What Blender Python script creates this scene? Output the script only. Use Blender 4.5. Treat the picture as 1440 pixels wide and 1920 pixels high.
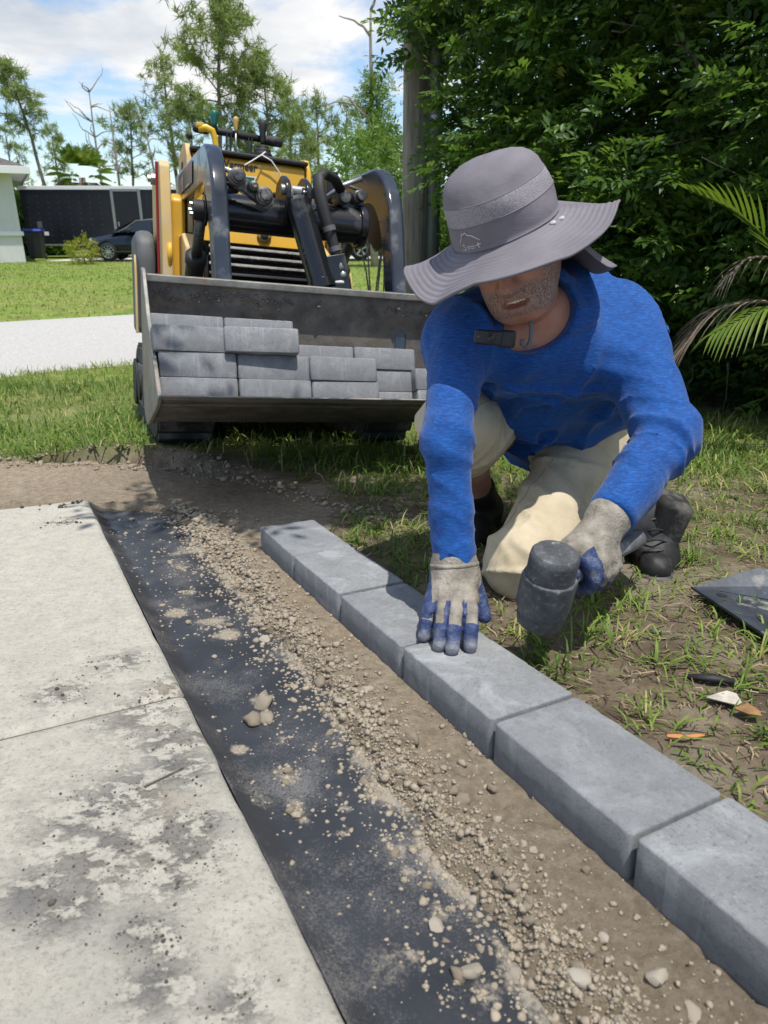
import bpy, math, random
import numpy as np
from mathutils import Matrix, Vector, Quaternion
R_ = math.radians
for o in list(bpy.data.objects): bpy.data.objects.remove(o)
SC = bpy.context.scene
COL = SC.collection

# ---------------------------------------------------------------- camera
cam_d = bpy.data.cameras.new('camera'); cam = bpy.data.objects.new('camera', cam_d); COL.objects.link(cam)
cam.location = (0, 0, 1.05); cam.rotation_euler = (R_(90 - 21.5), 0, 0)
cam_d.sensor_fit = 'VERTICAL'; cam_d.sensor_height = 36.0; cam_d.lens = 1335 / 1920 * 36
cam_d.clip_start = 0.02; cam_d.clip_end = 3000
cam_d.dof.use_dof = True; cam_d.dof.focus_distance = 1.65; cam_d.dof.aperture_fstop = 8.5
SC.camera = cam
SC.render.resolution_x = 768; SC.render.resolution_y = 1024

# ---------------------------------------------------------------- sky, clouds and sun
SUN = Vector((0.17, -0.19, 0.967)).normalized()
w = bpy.data.worlds.new('World'); SC.world = w; w.use_nodes = True
nt = w.node_tree; nt.nodes.clear()
sky = nt.nodes.new('ShaderNodeTexSky'); sky.sky_type = 'NISHITA'; sky.sun_disc = False
sky.sun_elevation = math.asin(SUN.z); sky.sun_rotation = math.atan2(SUN.x, SUN.y)
sky.air_density = 1.0; sky.dust_density = 0.3; sky.ozone_density = 2.0
bg1 = nt.nodes.new('ShaderNodeBackground'); bg1.inputs[1].default_value = 0.15
nt.links.new(sky.outputs[0], bg1.inputs[0])
tc = nt.nodes.new('ShaderNodeTexCoord')
sep = nt.nodes.new('ShaderNodeSeparateXYZ'); nt.links.new(tc.outputs['Generated'], sep.inputs[0])
zc = nt.nodes.new('ShaderNodeMath'); zc.operation = 'ADD'; zc.inputs[1].default_value = 0.16; nt.links.new(sep.outputs[2], zc.inputs[0])
dx = nt.nodes.new('ShaderNodeMath'); dx.operation = 'DIVIDE'; nt.links.new(sep.outputs[0], dx.inputs[0]); nt.links.new(zc.outputs[0], dx.inputs[1])
dy = nt.nodes.new('ShaderNodeMath'); dy.operation = 'DIVIDE'; nt.links.new(sep.outputs[1], dy.inputs[0]); nt.links.new(zc.outputs[0], dy.inputs[1])
cmb = nt.nodes.new('ShaderNodeCombineXYZ'); nt.links.new(dx.outputs[0], cmb.inputs[0]); nt.links.new(dy.outputs[0], cmb.inputs[1]); cmb.inputs[2].default_value = 3.7
def wnoise(scale, det, rough, off):
    m = nt.nodes.new('ShaderNodeMapping'); m.inputs['Location'].default_value = off; nt.links.new(cmb.outputs[0], m.inputs[0])
    n = nt.nodes.new('ShaderNodeTexNoise'); n.inputs['Scale'].default_value = scale; n.inputs['Detail'].default_value = det
    n.inputs['Roughness'].default_value = rough; n.inputs['Distortion'].default_value = 0.3; nt.links.new(m.outputs[0], n.inputs['Vector']); return n
def wramp(sock, stops):
    r = nt.nodes.new('ShaderNodeValToRGB'); e = r.color_ramp.elements
    e[0].position, e[0].color = stops[0][0], stops[0][1] + (1,); e[1].position, e[1].color = stops[1][0], stops[1][1] + (1,)
    for p, c in stops[2:]: k = e.new(p); k.color = c + (1,)
    nt.links.new(sock, r.inputs[0]); return r
CLOUD_OFF = (2.45, 0.35, 0)
n1 = wnoise(0.75, 9, 0.58, CLOUD_OFF)
cov = wramp(n1.outputs[0], [(0.515, (0, 0, 0)), (0.59, (1, 1, 1))])
n2 = wnoise(1.6, 7, 0.55, (5, 1, 2))
shade = wramp(n2.outputs[0], [(0.32, (0.60, 0.66, 0.74)), (0.56, (1.0, 1.0, 1.0))])
bg2 = nt.nodes.new('ShaderNodeBackground'); nt.links.new(shade.outputs[0], bg2.inputs[0]); bg2.inputs[1].default_value = 0.86
mx = nt.nodes.new('ShaderNodeMixShader'); nt.links.new(cov.outputs[0], mx.inputs[0]); nt.links.new(bg1.outputs[0], mx.inputs[1]); nt.links.new(bg2.outputs[0], mx.inputs[2])
wo = nt.nodes.new('ShaderNodeOutputWorld'); nt.links.new(mx.outputs[0], wo.inputs[0])
sd = bpy.data.lights.new('sun', 'SUN'); sd.energy = 4.2; sd.angle = R_(0.53); sd.color = (1.0, 0.955, 0.89)
sun = bpy.data.objects.new('sun', sd); COL.objects.link(sun)
sun.rotation_euler = SUN.to_track_quat('Z', 'Y').to_euler()
vs = SC.view_settings; vs.view_transform = 'Standard'; vs.look = 'None'; vs.exposure = 0.22; vs.gamma = 1.0; vs.use_curve_mapping = False

# ================================================================ helpers
rng = np.random.default_rng(7)
random.seed(7)
_T = np.random.default_rng(3).random(65536).astype(np.float32)
def _h(i, j, k, s):
    return _T[((i * 73856093) ^ (j * 19349663) ^ (k * 83492791) ^ (s * 2654435)) & 65535]
def vnoise(P, s=0):
    P = np.asarray(P, np.float32); f = np.floor(P); i = f.astype(np.int64); t = P - f; t = t * t * (3 - 2 * t)
    x, y, z = i[:, 0], i[:, 1], i[:, 2]; u, v, w_ = t[:, 0], t[:, 1], t[:, 2]
    def L(a, b, q): return a + (b - a) * q
    return L(L(L(_h(x, y, z, s), _h(x + 1, y, z, s), u), L(_h(x, y + 1, z, s), _h(x + 1, y + 1, z, s), u), v),
             L(L(_h(x, y, z + 1, s), _h(x + 1, y, z + 1, s), u), L(_h(x, y + 1, z + 1, s), _h(x + 1, y + 1, z + 1, s), u), v), w_) * 2 - 1
def fbm(P, o=4, s=0):
    P = np.asarray(P, np.float32); r = 0; a = .5
    for k in range(o): r = r + a * vnoise(P, s + k * 17); P = P * 2.03 + 11.3; a *= .5
    return r
def n2(x, y, sc, o=4, s=0): return fbm(np.stack([x * sc, y * sc, np.full_like(x, .37 + s)], 1), o, s)
def clodn(x, y, sc, s=0):
    """cellular bumps: a dome of random height in every cell of a jittered grid"""
    X, Y = x * sc, y * sc; i, j = np.floor(X).astype(np.int64), np.floor(Y).astype(np.int64); out = np.zeros_like(X)
    for a in (-1, 0, 1):
        for b in (-1, 0, 1):
            cx, cy = i + a, j + b; px, py = cx + _h(cx, cy, cx * 0, s), cy + _h(cx, cy, cx * 0 + 1, s); r = .25 + .55 * _h(cx, cy, cx * 0 + 2, s); d2 = ((X - px) ** 2 + (Y - py) ** 2) / (r * r)
            out = np.maximum(out, r * np.sqrt(np.maximum(0, 1 - d2)) * (_h(cx, cy, cx * 0 + 3, s) > .25))
    return out / sc
def sstep(a, b, x): t = np.clip((x - a) / (b - a), 0, 1); return t * t * (3 - 2 * t)

def props(o, label=None, cat=None, group=None, kind=None):
    if label: o['label'] = label
    if cat: o['category'] = cat
    if group: o['group'] = group
    if kind: o['kind'] = kind
    return o
def empty(name, loc=(0, 0, 0), rot=None, **k):
    o = bpy.data.objects.new(name, None); COL.objects.link(o); o.location = loc; o.empty_display_size = .1
    if rot is not None: o.rotation_euler = rot
    return props(o, **k)
def link(name, me, mat=None, parent=None, smooth=False, bevel=0, seg=2, **k):
    o = bpy.data.objects.new(name, me); COL.objects.link(o)
    if mat is not None and len(me.materials) == 0:
        for m in (mat if isinstance(mat, (list, tuple)) else [mat]): me.materials.append(m)
    if parent is not None: o.parent = parent
    if smooth: me.shade_smooth()
    if bevel:
        b = o.modifiers.new('bevel', 'BEVEL'); b.width = bevel; b.segments = seg; b.limit_method = 'ANGLE'; b.angle_limit = R_(38)
        me.shade_smooth()
        e = o.modifiers.new('wn', 'WEIGHTED_NORMAL'); e.keep_sharp = False
    return props(o, **k)
def copy_tree(o, parent=None):
    c = o.copy(); COL.objects.link(c)
    if parent is not None: c.parent = parent
    for ch in list(o.children): copy_tree(ch, c)
    return c
def fmesh(name, V, F, cols=None):
    """fast mesh: V (n,3), F (m,3) or (m,4)"""
    V = np.ascontiguousarray(V, np.float32); F = np.ascontiguousarray(F, np.int32)
    me = bpy.data.meshes.new(name); me.vertices.add(len(V)); me.vertices.foreach_set('co', V.ravel())
    m, k = F.shape; me.loops.add(m * k); me.loops.foreach_set('vertex_index', F.ravel())
    me.polygons.add(m); me.polygons.foreach_set('loop_start', np.arange(0, m * k, k, dtype=np.int32))
    if cols is not None:
        for nm, a in cols.items():
            at = me.attributes.new(nm, 'FLOAT', 'POINT'); at.data.foreach_set('value', np.ascontiguousarray(a, np.float32))
    me.update(calc_edges=True); me.validate(); return me

class MB:
    def __init__(s): s.v = []; s.f = []
    def add(s, V, F):
        n = len(s.v); s.v += [tuple(map(float, p)) for p in V]; s.f += [tuple(i + n for i in q) for q in F]; return s
    def box(s, c, d, R=None):
        P = np.array([[x, y, z] for z in (-.5, .5) for y in (-.5, .5) for x in (-.5, .5)]) * np.array(d)
        if R is not None: P = P @ np.array(R).T
        return s.add(P + np.array(c), [(0, 2, 3, 1), (4, 5, 7, 6), (0, 1, 5, 4), (2, 6, 7, 3), (0, 4, 6, 2), (1, 3, 7, 5)])
    def prism(s, poly, axis, a, b):
        """poly: 2D points in the two other axes (in xyz order), extruded along axis from a to b"""
        n = len(poly); V = []
        for t in (a, b):
            for p in poly:
                q = [p[0], p[1]]; q.insert(axis, t); V.append(q)
        area = sum(poly[i][0] * poly[(i + 1) % n][1] - poly[(i + 1) % n][0] * poly[i][1] for i in range(n))
        flip = (area > 0) ^ (axis == 1) ^ (a > b)
        F = [tuple(range(n))[::-1], tuple(range(n, 2 * n))] + [(i, (i + 1) % n, (i + 1) % n + n, i + n) for i in range(n)]
        if not flip: F = [q[::-1] for q in F]
        return s.add(V, F)
    def tube(s, pts, r, n=10, cap=True, flat=None):
        P = np.array(pts, float); m = len(P); r = np.broadcast_to(np.array(r, float), (m,))
        T = np.gradient(P, axis=0) if m > 2 else np.repeat((P[1] - P[0])[None], m, 0)
        T /= np.linalg.norm(T, axis=1)[:, None] + 1e-12
        up = np.array([0, 0, 1.]) if abs(T[0][2]) < .9 else np.array([1., 0, 0])
        V = []
        for i in range(m):
            a = np.cross(T[i], up); a /= np.linalg.norm(a) + 1e-12; b = np.cross(a, T[i]); up = b
            for k in range(n):
                t = 2 * math.pi * k / n; V.append(P[i] + r[i] * (math.cos(t) * a + math.sin(t) * b * (flat or 1)))
        F = [(i * n + k, i * n + (k + 1) % n, (i + 1) * n + (k + 1) % n, (i + 1) * n + k) for i in range(m - 1) for k in range(n)]
        if cap: F += [tuple(range(n))[::-1], tuple(range((m - 1) * n, m * n))]
        F = [q[::-1] for q in F]
        return s.add(V, F)
    def lathe(s, prof, org=(0, 0, 0), ax=(0, 0, 1), n=24, caps=True):
        """prof: (radius, height) list along axis"""
        ax = np.array(ax, float); ax /= np.linalg.norm(ax)
        u = np.cross(ax, [0, 0, 1.] if abs(ax[2]) < .9 else [1., 0, 0]); u /= np.linalg.norm(u); v = np.cross(ax, u)
        V = [np.array(org) + h * ax + r * (math.cos(2 * math.pi * k / n) * u + math.sin(2 * math.pi * k / n) * v) for r, h in prof for k in range(n)]
        m = len(prof)
        F = [(i * n + k, i * n + (k + 1) % n, (i + 1) * n + (k + 1) % n, (i + 1) * n + k) for i in range(m - 1) for k in range(n)]
        if caps: F += [tuple(range(n))[::-1], tuple(range((m - 1) * n, m * n))]
        return s.add(V, F)
    def cyl(s, a, b, r, n=20):
        a = np.array(a, float); b = np.array(b, float); L = np.linalg.norm(b - a)
        return s.lathe([(r, 0), (r, L)], a, b - a, n)
    def mesh(s, name='m'):
        me = bpy.data.meshes.new(name); me.from_pydata(s.v, [], s.f); me.update(); return me
    def build(s, name, mat, parent=None, **k): return link(name, s.mesh(name), mat, parent, **k)

# ---- signed distance fields -> surface nets
def sd_cap(p, a, b, ra, rb=None):
    a = np.array(a, np.float32); b = np.array(b, np.float32); rb = ra if rb is None else rb
    d = b - a; t = np.clip(((p - a) @ d) / (d @ d), 0, 1)
    return np.linalg.norm(p - a - t[:, None] * d, axis=1) - (ra + (rb - ra) * t)
def sd_ell(p, c, r, M=None):
    q = p - np.array(c, np.float32)
    if M is not None: q = q @ np.array(M, np.float32).T      # rows of M = local axes
    r = np.array(r, np.float32); k0 = np.linalg.norm(q / r, axis=1); k1 = np.linalg.norm(q / (r * r), axis=1) + 1e-9
    return k0 * (k0 - 1) / k1
def sd_box(p, c, h, M=None, rd=0.0):
    q = p - np.array(c, np.float32)
    if M is not None: q = q @ np.array(M, np.float32).T
    q = np.abs(q) - (np.array(h, np.float32) - rd)
    return np.linalg.norm(np.maximum(q, 0), axis=1) + np.minimum(q.max(1), 0) - rd
def smin(a, b, k): h = np.maximum(k - np.abs(a - b), 0) / k; return np.minimum(a, b) - h * h * k * .25
def smax(a, b, k): return -smin(-a, -b, k)
def nets(fn, lo, hi, st):
    lo = np.array(lo, np.float32); hi = np.array(hi, np.float32); n = np.ceil((hi - lo) / st).astype(int) + 1
    ax = [lo[i] + st * np.arange(n[i], dtype=np.float32) for i in range(3)]
    D = np.empty(n, np.float32)
    ch = max(1, int(400000 / (n[1] * n[2])))
    for i in range(0, n[0], ch):
        g = np.stack(np.meshgrid(ax[0][i:i + ch], ax[1], ax[2], indexing='ij'), -1); D[i:i + ch] = fn(g.reshape(-1, 3)).reshape(g.shape[:3])
    S = D < 0
    cs = [(a, b, c) for a in (0, 1) for b in (0, 1) for c in (0, 1)]
    sl = lambda A, c: A[c[0]:n[0] - 1 + c[0], c[1]:n[1] - 1 + c[1], c[2]:n[2] - 1 + c[2]]
    cnt = sum(sl(S, c).astype(np.int8) for c in cs); act = (cnt > 0) & (cnt < 8)
    I = np.argwhere(act); idx = np.full(act.shape, -1, np.int32); idx[act] = np.arange(len(I))
    acc = np.zeros((len(I), 3), np.float32); num = np.zeros(len(I), np.float32)
    val = {c: D[I[:, 0] + c[0], I[:, 1] + c[1], I[:, 2] + c[2]] for c in cs}
    for a in cs:
        for k in range(3):
            if a[k] == 0:
                b = list(a); b[k] = 1; b = tuple(b); va, vb = val[a], val[b]; m = (va < 0) != (vb < 0)
                t = np.where(m, va / (va - vb + 1e-20), 0); q = np.tile(np.array(a, np.float32), (len(I), 1)); q[:, k] += t
                acc[m] += q[m]; num[m] += 1
    V = lo + st * (I + acc / num[:, None]); F = []
    for k in range(3):
        i, j = [(1, 2), (2, 0), (0, 1)][k]
        s0 = [slice(1, -1)] * 3; s1 = [slice(1, -1)] * 3; s0[k] = slice(0, -1); s1[k] = slice(1, None)
        A, B = S[tuple(s0)], S[tuple(s1)]; E = np.argwhere(A != B)
        off = np.array([1, 1, 1]); off[k] = 0; E = E + off; inside = S[E[:, 0], E[:, 1], E[:, 2]]
        ei = np.zeros(3, int); ei[i] = 1; ej = np.zeros(3, int); ej[j] = 1
        g = lambda Q: idx[Q[:, 0], Q[:, 1], Q[:, 2]]
        q = np.stack([g(E - ei - ej), g(E - ej), g(E), g(E - ei)], 1)
        q[~inside] = q[~inside][:, ::-1]; F.append(q)
    F = np.concatenate(F); F = F[(F >= 0).all(1)]
    return V.astype(np.float32), F
def relax(V, F, it=2):
    E = np.concatenate([F[:, [0, 1]], F[:, [1, 2]], F[:, [2, 3]], F[:, [3, 0]]])
    for _ in range(it):
        A = np.zeros_like(V); c = np.zeros(len(V), np.float32)
        np.add.at(A, E[:, 0], V[E[:, 1]]); np.add.at(c, E[:, 0], 1)
        V = V * .5 + .5 * A / np.maximum(c, 1)[:, None]
    return V

# ---- node material helper
class G:
    def __init__(s, name, rough=.6, metal=0., spec=.5):
        s.m = bpy.data.materials.new(name); s.m.use_nodes = True; s.t = s.m.node_tree; s.b = s.t.nodes['Principled BSDF']
        s.b.inputs['Roughness'].default_value = rough; s.b.inputs['Metallic'].default_value = metal
        s.b.inputs['Specular IOR Level'].default_value = spec
    def nd(s, t): return s.t.nodes.new('ShaderNode' + t)
    def ln(s, a, b): s.t.links.new(a, b)
    def put(s, sock, v):
        if v is None: return
        if hasattr(v, 'is_output') or isinstance(v, bpy.types.NodeSocket): s.ln(v, sock)
        elif isinstance(v, (tuple, list)) and len(v) == 3 and sock.type == 'RGBA': sock.default_value = (*v, 1)
        else: sock.default_value = v
    def co(s, kind='Object', scale=(1, 1, 1), loc=None, rot=None):
        c = s.nd('TexCoord'); mp = s.nd('Mapping'); mp.inputs['Scale'].default_value = scale
        if rot: mp.inputs['Rotation'].default_value = rot
        s.ln(c.outputs[kind], mp.inputs[0])
        if loc is not None: s.put(mp.inputs['Location'], loc)
        return mp.outputs[0]
    def rnd(s):
        r = s.nd('ObjectInfo'); m = s.nd('VectorMath'); m.operation = 'SCALE'; m.inputs[0].default_value = (37, 91, 53); s.ln(r.outputs['Random'], m.inputs[3]); return m.outputs[0]
    def rand(s): return s.nd('ObjectInfo').outputs['Random']
    def attr(s, n): a = s.nd('Attribute'); a.attribute_name = n; return a.outputs['Fac']
    def noise(s, scale, det=4, rough=.55, vec=None, dist=0):
        n = s.nd('TexNoise'); n.inputs['Scale'].default_value = scale; n.inputs['Detail'].default_value = det; n.inputs['Roughness'].default_value = rough; n.inputs['Distortion'].default_value = dist
        s.ln(vec if vec is not None else s.co(), n.inputs['Vector']); return n.outputs[0]
    def vor(s, scale, vec=None, feat='F1', out='Distance'):
        n = s.nd('TexVoronoi'); n.feature = feat; n.inputs['Scale'].default_value = scale; s.ln(vec if vec is not None else s.co(), n.inputs['Vector']); return n.outputs[out]
    def ramp(s, fac, *st):
        r = s.nd('ValToRGB'); e = r.color_ramp.elements; g = lambda c: (c, c, c, 1) if not isinstance(c, (tuple, list)) else (*c, 1)
        e[0].position, e[0].color = st[0][0], g(st[0][1]); e[1].position, e[1].color = st[1][0], g(st[1][1])
        for p, c in st[2:]: k = e.new(p); k.color = g(c)
        s.ln(fac, r.inputs[0]); return r.outputs[0]
    def mix(s, fac, a, b, mode='MIX'):
        n = s.nd('Mix'); n.data_type = 'RGBA'; n.blend_type = mode; s.put(n.inputs[0], fac); s.put(n.inputs[6], a); s.put(n.inputs[7], b); return n.outputs[2]
    def math(s, op, a, b=None):
        n = s.nd('Math'); n.operation = op; s.put(n.inputs[0], a)
        if b is not None: s.put(n.inputs[1], b)
        return n.outputs[0]
    def bump(s, h, st=.5, dist=.01, prev=None):
        n = s.nd('Bump'); n.inputs['Strength'].default_value = st; n.inputs['Distance'].default_value = dist; s.ln(h, n.inputs['Height'])
        if prev is not None: s.ln(prev, n.inputs['Normal'])
        s.ln(n.outputs[0], s.b.inputs['Normal']); return n.outputs[0]
    def col(s, c): s.put(s.b.inputs['Base Color'], c); return s
    def rough(s, c): s.put(s.b.inputs['Roughness'], c); return s
def plain(name, c, rough=.6, metal=0., var=.25, sc=14, bump=.15, dust=None, dsc=4, dlo=.5, dhi=.7, bsc=60, bd=.003):
    """colour with mottling, optional dust / dirt and fine relief"""
    g = G(name, rough, metal); v = g.co('Object', loc=g.rnd())
    n = g.noise(sc, 5, .6, v)
    c2 = tuple(min(1, x * (1 + var)) for x in c); c1 = tuple(x * (1 - var) for x in c)
    k = g.ramp(n, (.3, c1), (.7, c2))
    if dust: 
        d = g.ramp(g.noise(dsc, 6, .65, v), (dlo, 0.), (dhi, 1.)); k = g.mix(d, k, dust); g.rough(g.mix(d, (rough,) * 3, (.85,) * 3))
    g.col(k)
    if bump: g.bump(g.noise(bsc, 4, .6, v), bump, bd)
    return g.m

# ================================================================ ground
SL = 0.0928; ZB = 0.427
def zs(x, y): return ZB - SL * y                                   # the sloping verge beside the driveway
M_T = np.array([-.38, 2.96, .18]); M_Y, M_R, M_P = R_(22.5), R_(5.6), R_(-6.5)   # where the loader stands
def rot(y, r, p):
    Rz = np.array([[math.cos(y), -math.sin(y), 0], [math.sin(y), math.cos(y), 0], [0, 0, 1]])
    Rx = np.array([[1, 0, 0], [0, math.cos(p), -math.sin(p)], [0, math.sin(p), math.cos(p)]])
    Ry = np.array([[math.cos(r), 0, math.sin(r)], [0, 1, 0], [-math.sin(r), 0, math.cos(r)]])
    return Rz @ Rx @ Ry
MR = rot(M_Y, M_R, M_P); MN = MR[:, 2]
def x_right(y): return np.interp(y, [-2, .1, .66, 1.78, 1.9, 2.07, 2.49, 2.765, 2.85, 2.9], [1.82, .71, .415, -.17, -.16, -.13, -.47, -.91, -3.2, -9])
def x_liner(y): return np.interp(y, [-.6, .2, .427, .563, .794, 1.009, 1.27, 1.524, 1.8, 2.0, 2.1, 2.16, 2.2], [.65, .28, .163, .098, -.015, -.108, -.24, -.369, -.50, -.60, -.68, -1.0, -2])
def work(x, y):                                                    # > 0 inside the dug strip
    return x_right(y) - x
def gz(x, y):
    x = np.asarray(x, float); y = np.asarray(y, float)
    a = zs(x, y); k = .12; h = np.maximum(k - np.abs(a), 0) / k; base = np.maximum(a, 0) + h * h * k * .25
    X = np.stack([x - M_T[0], y - M_T[1]], -1); c, s_ = math.cos(M_Y), math.sin(M_Y)
    lx = X[..., 0] * c + X[..., 1] * s_; ly = -X[..., 0] * s_ + X[..., 1] * c
    pz = M_T[2] - (MN[0] * X[..., 0] + MN[1] * X[..., 1]) / MN[2] - .012
    d = np.hypot(np.maximum(np.abs(lx) - .62, 0), np.maximum(np.abs(ly - .65) - .7, 0)); wgt = 1 - sstep(0, .5, d)
    base = base * (1 - wgt) + pz * wgt
    near = 1 - sstep(4, 9, np.hypot(x, y - 1))
    xf, yf = x.ravel(), y.ravel()
    base = base + (n2(xf, yf, 1.7, 3, 5) * .02 + n2(xf, yf, 9, 3, 6) * .010).reshape(x.shape) * near
    far = sstep(30, 200, np.hypot(x, y)); base = base + far * (n2(xf, yf, .01, 3, 9) * 1.0).reshape(x.shape)
    wk = sstep(-.02, np.where(y > 1.9, .30, .05), work(x, y)) * (1 - sstep(2.75, 2.9, y)) * sstep(-4.5, -4, x)
    base = np.where(near > 0, base + .018 * (1 - wk) * (y < 3.5) * (1 - sstep(2.6, 3.2, y)), base) - wk * .16
    return base
def axis_pts(lo, hi, st, far):
    a = list(np.arange(lo, hi + 1e-6, st)); d = st
    while a[-1] < far: d *= 1.25; a.append(a[-1] + d)
    d = st
    while a[0] > -far: d *= 1.25; a.insert(0, a[0] - d)
    return np.array(a)
ax_, ay_ = axis_pts(-2.6, 2.6, .035, 900), axis_pts(-.6, 5.2, .035, 900)
gx, gy = np.meshgrid(ax_, ay_, indexing='ij'); gzv = gz(gx, gy)
nx, ny = gx.shape; ii = np.arange(nx * ny).reshape(nx, ny)
GF = np.stack([ii[:-1, :-1], ii[1:, :-1], ii[1:, 1:], ii[:-1, 1:]], -1).reshape(-1, 4)
# how much turf covers each place (1 = lawn, 0 = bare soil)
ROAD_A, ROAD_D = np.array([-3.0, 5.564]), np.array([.845, .535]); ROAD_D = ROAD_D / np.linalg.norm(ROAD_D); ROAD_N = np.array([-ROAD_D[1], ROAD_D[0]])
def road_d(x, y): return (x - ROAD_A[0]) * ROAD_N[0] + (y - ROAD_A[1]) * ROAD_N[1]
ROAD_W = 3.85
def turf(x, y):
    x = np.asarray(x, float); y = np.asarray(y, float)
    far = sstep(-.05, .1, road_d(x, y) - ROAD_W)
    strip = sstep(-.02, .12, -work(x, y)) * sstep(2.15, 2.75, y + .12 * n2(x, y, 3, 2, 31) - .25 * sstep(.2, -.6, x))
    right = sstep(-.02, .1, -work(x, y)) * (1 - sstep(2.15, 2.75, y)) * sstep(-.22, .35, n2(x, y, 2.6, 3, 33)) * .75
    under = (1 - sstep(.0, .9, y - 3.4 + .9 * (2.0 - x))) * (x > .6)
    v = np.maximum(far, np.maximum(strip, right))
    hedge = sstep(-.3, .5, (x - 0.1) * .64 + (y - 5.4) * .77) * (1 - far)
    return v * (1 - .85 * hedge * (x > -.2))
gt = turf(gx.ravel(), gy.ravel()); gt = gt * np.where(gy.ravel() < 5.5, np.interp(gy.ravel(), [0, 2.4, 3.2, 5.5], [.12, .2, .65, .9]), 1)
g = G('ground_soil_turf', .95, 0, .2); v = g.co()
soil = g.ramp(g.noise(7, 8, .7, v), (.28, (.06, .044, .030)), (.5, (.155, .118, .082)), (.75, (.32, .268, .20)))
soil = g.mix(g.ramp(g.noise(2.1, 4, .6, v), (.55, 0.), (.72, 1.)), soil, (.26, .225, .175))
gr = g.ramp(g.noise(3.5, 6, .65, v), (.25, (.08, .12, .02)), (.5, (.17, .24, .042)), (.78, (.30, .33, .085)))
gr = g.mix(g.ramp(g.noise(.55, 5, .6, v), (.5, 0.), (.74, .7)), gr, (.26, .21, .10))
g.col(g.mix(g.attr('turf'), soil, gr)); g.bump(g.noise(60, 6, .7, v), .8, .02)
M_GROUND = g.m
ground = link('ground', fmesh('ground', np.stack([gx, gy, gzv], -1).reshape(-1, 3), GF, {'turf': gt}), M_GROUND, smooth=True, kind='structure')

# ---- road, a chip-sealed lane with a slab edge
g = G('road_chipseal', .9, 0, .3); v = g.co()
c = g.ramp(g.noise(45, 6, .75, v), (.3, (.30, .29, .275)), (.7, (.60, .585, .55)))
c = g.mix(g.ramp(g.noise(.6, 4, .6, v), (.4, 0.), (.8, .5)), c, (.42, .40, .37)); g.col(c); g.bump(g.noise(120, 4, .7, v), .6, .01)
M_ROAD = g.m
ts = np.arange(-40, 60.1, .5); rows = []
for dd, z in ((-.08, -.1), (-.02, .008), (.06, .018), (1.0, .028), (1.95, .034), (2.9, .028), (ROAD_W - .06, .018), (ROAD_W + .02, .008), (ROAD_W + .08, -.1)):
    P = ROAD_A + ts[:, None] * ROAD_D + (dd + .05 * n2(ts, ts * 0, 1.1, 3, int(dd * 10) + 40)[:, None] * (dd < .1 or dd > 3.7)) * ROAD_N
    rows.append(np.c_[P, np.full(len(ts), z)])
V = np.stack(rows, 1); a, b = V.shape[:2]; ii = np.arange(a * b).reshape(a, b)
link('road', fmesh('road', V.reshape(-1, 3), np.stack([ii[:-1, :-1], ii[:-1, 1:], ii[1:, 1:], ii[1:, :-1]], -1).reshape(-1, 4)[:, ::-1]), M_ROAD, smooth=True, kind='structure')

# ---- the concrete driveway: two poured slabs with a sawn joint
E1, E0 = np.array([-.028, .406]), np.array([-.94, 2.12]); ED = (E1 - E0) / np.linalg.norm(E1 - E0); EN = np.array([ED[1], -ED[0]])
if EN[0] > 0: EN = -EN
g = G('driveway_concrete', .92, 0, .25); v = g.co()
c = g.ramp(g.noise(30, 8, .75, v), (.25, (.41, .385, .32)), (.5, (.54, .508, .43)), (.8, (.645, .615, .53)))
c = g.mix(g.ramp(g.noise(130, 4, .9, v), (.52, 0.), (.66, .8)), c, (.235, .225, .20))
c = g.mix(g.ramp(g.noise(100, 4, .9, g.co(scale=(1, 1, 1), loc=(3, 1, 2))), (.55, 0.), (.70, .7)), c, (.64, .63, .575))
c = g.mix(g.ramp(g.noise(5, 5, .6, v), (.5, 0.), (.75, .45)), c, (.38, .37, .325))
st = g.attr('stain'); sn = g.math('MULTIPLY', st, g.ramp(g.noise(26, 8, .72, g.co(scale=(1.0, 1.5, 1), rot=(0, 0, -.55))), (.475, 0.), (.555, .9)))
tint = g.ramp(g.noise(9, 3, .5, v), (.35, (.17, .165, .165)), (.58, (.25, .225, .195)), (.72, (.40, .29, .18)))
c = g.mix(sn, c, tint); g.col(c)
g.bump(g.math('ADD', g.noise(180, 5, .9, v), g.math('MULTIPLY', sn, 1.2)), .8, .006)
M_CONC = g.m
STAIN = [(-.451, 1.049, .05), (-.515, .944, .05), (-.33, .96, .07), (-.36, .883, .07), (-.301, .815, .06), (-.315, .702, .07), (-.276, .755, .06), (-.359, .663, .06), (-.311, .603, .08), (-.265, .628, .07), (-.22, .645, .04), (-.366, .543, .045), (-.322, .529, .045), (-.225, .572, .04), (-.215, .603, .04), (-.204, .446, .04), (-.132, .425, .035), (-.223, .491, .03), (-.905, 1.862, .05), (-1.065, 2.153, .1), (-.24, .50, .03), (-.26, .84, .04)]
drv = empty('driveway', (0, 0, 0), kind='structure')
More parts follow.
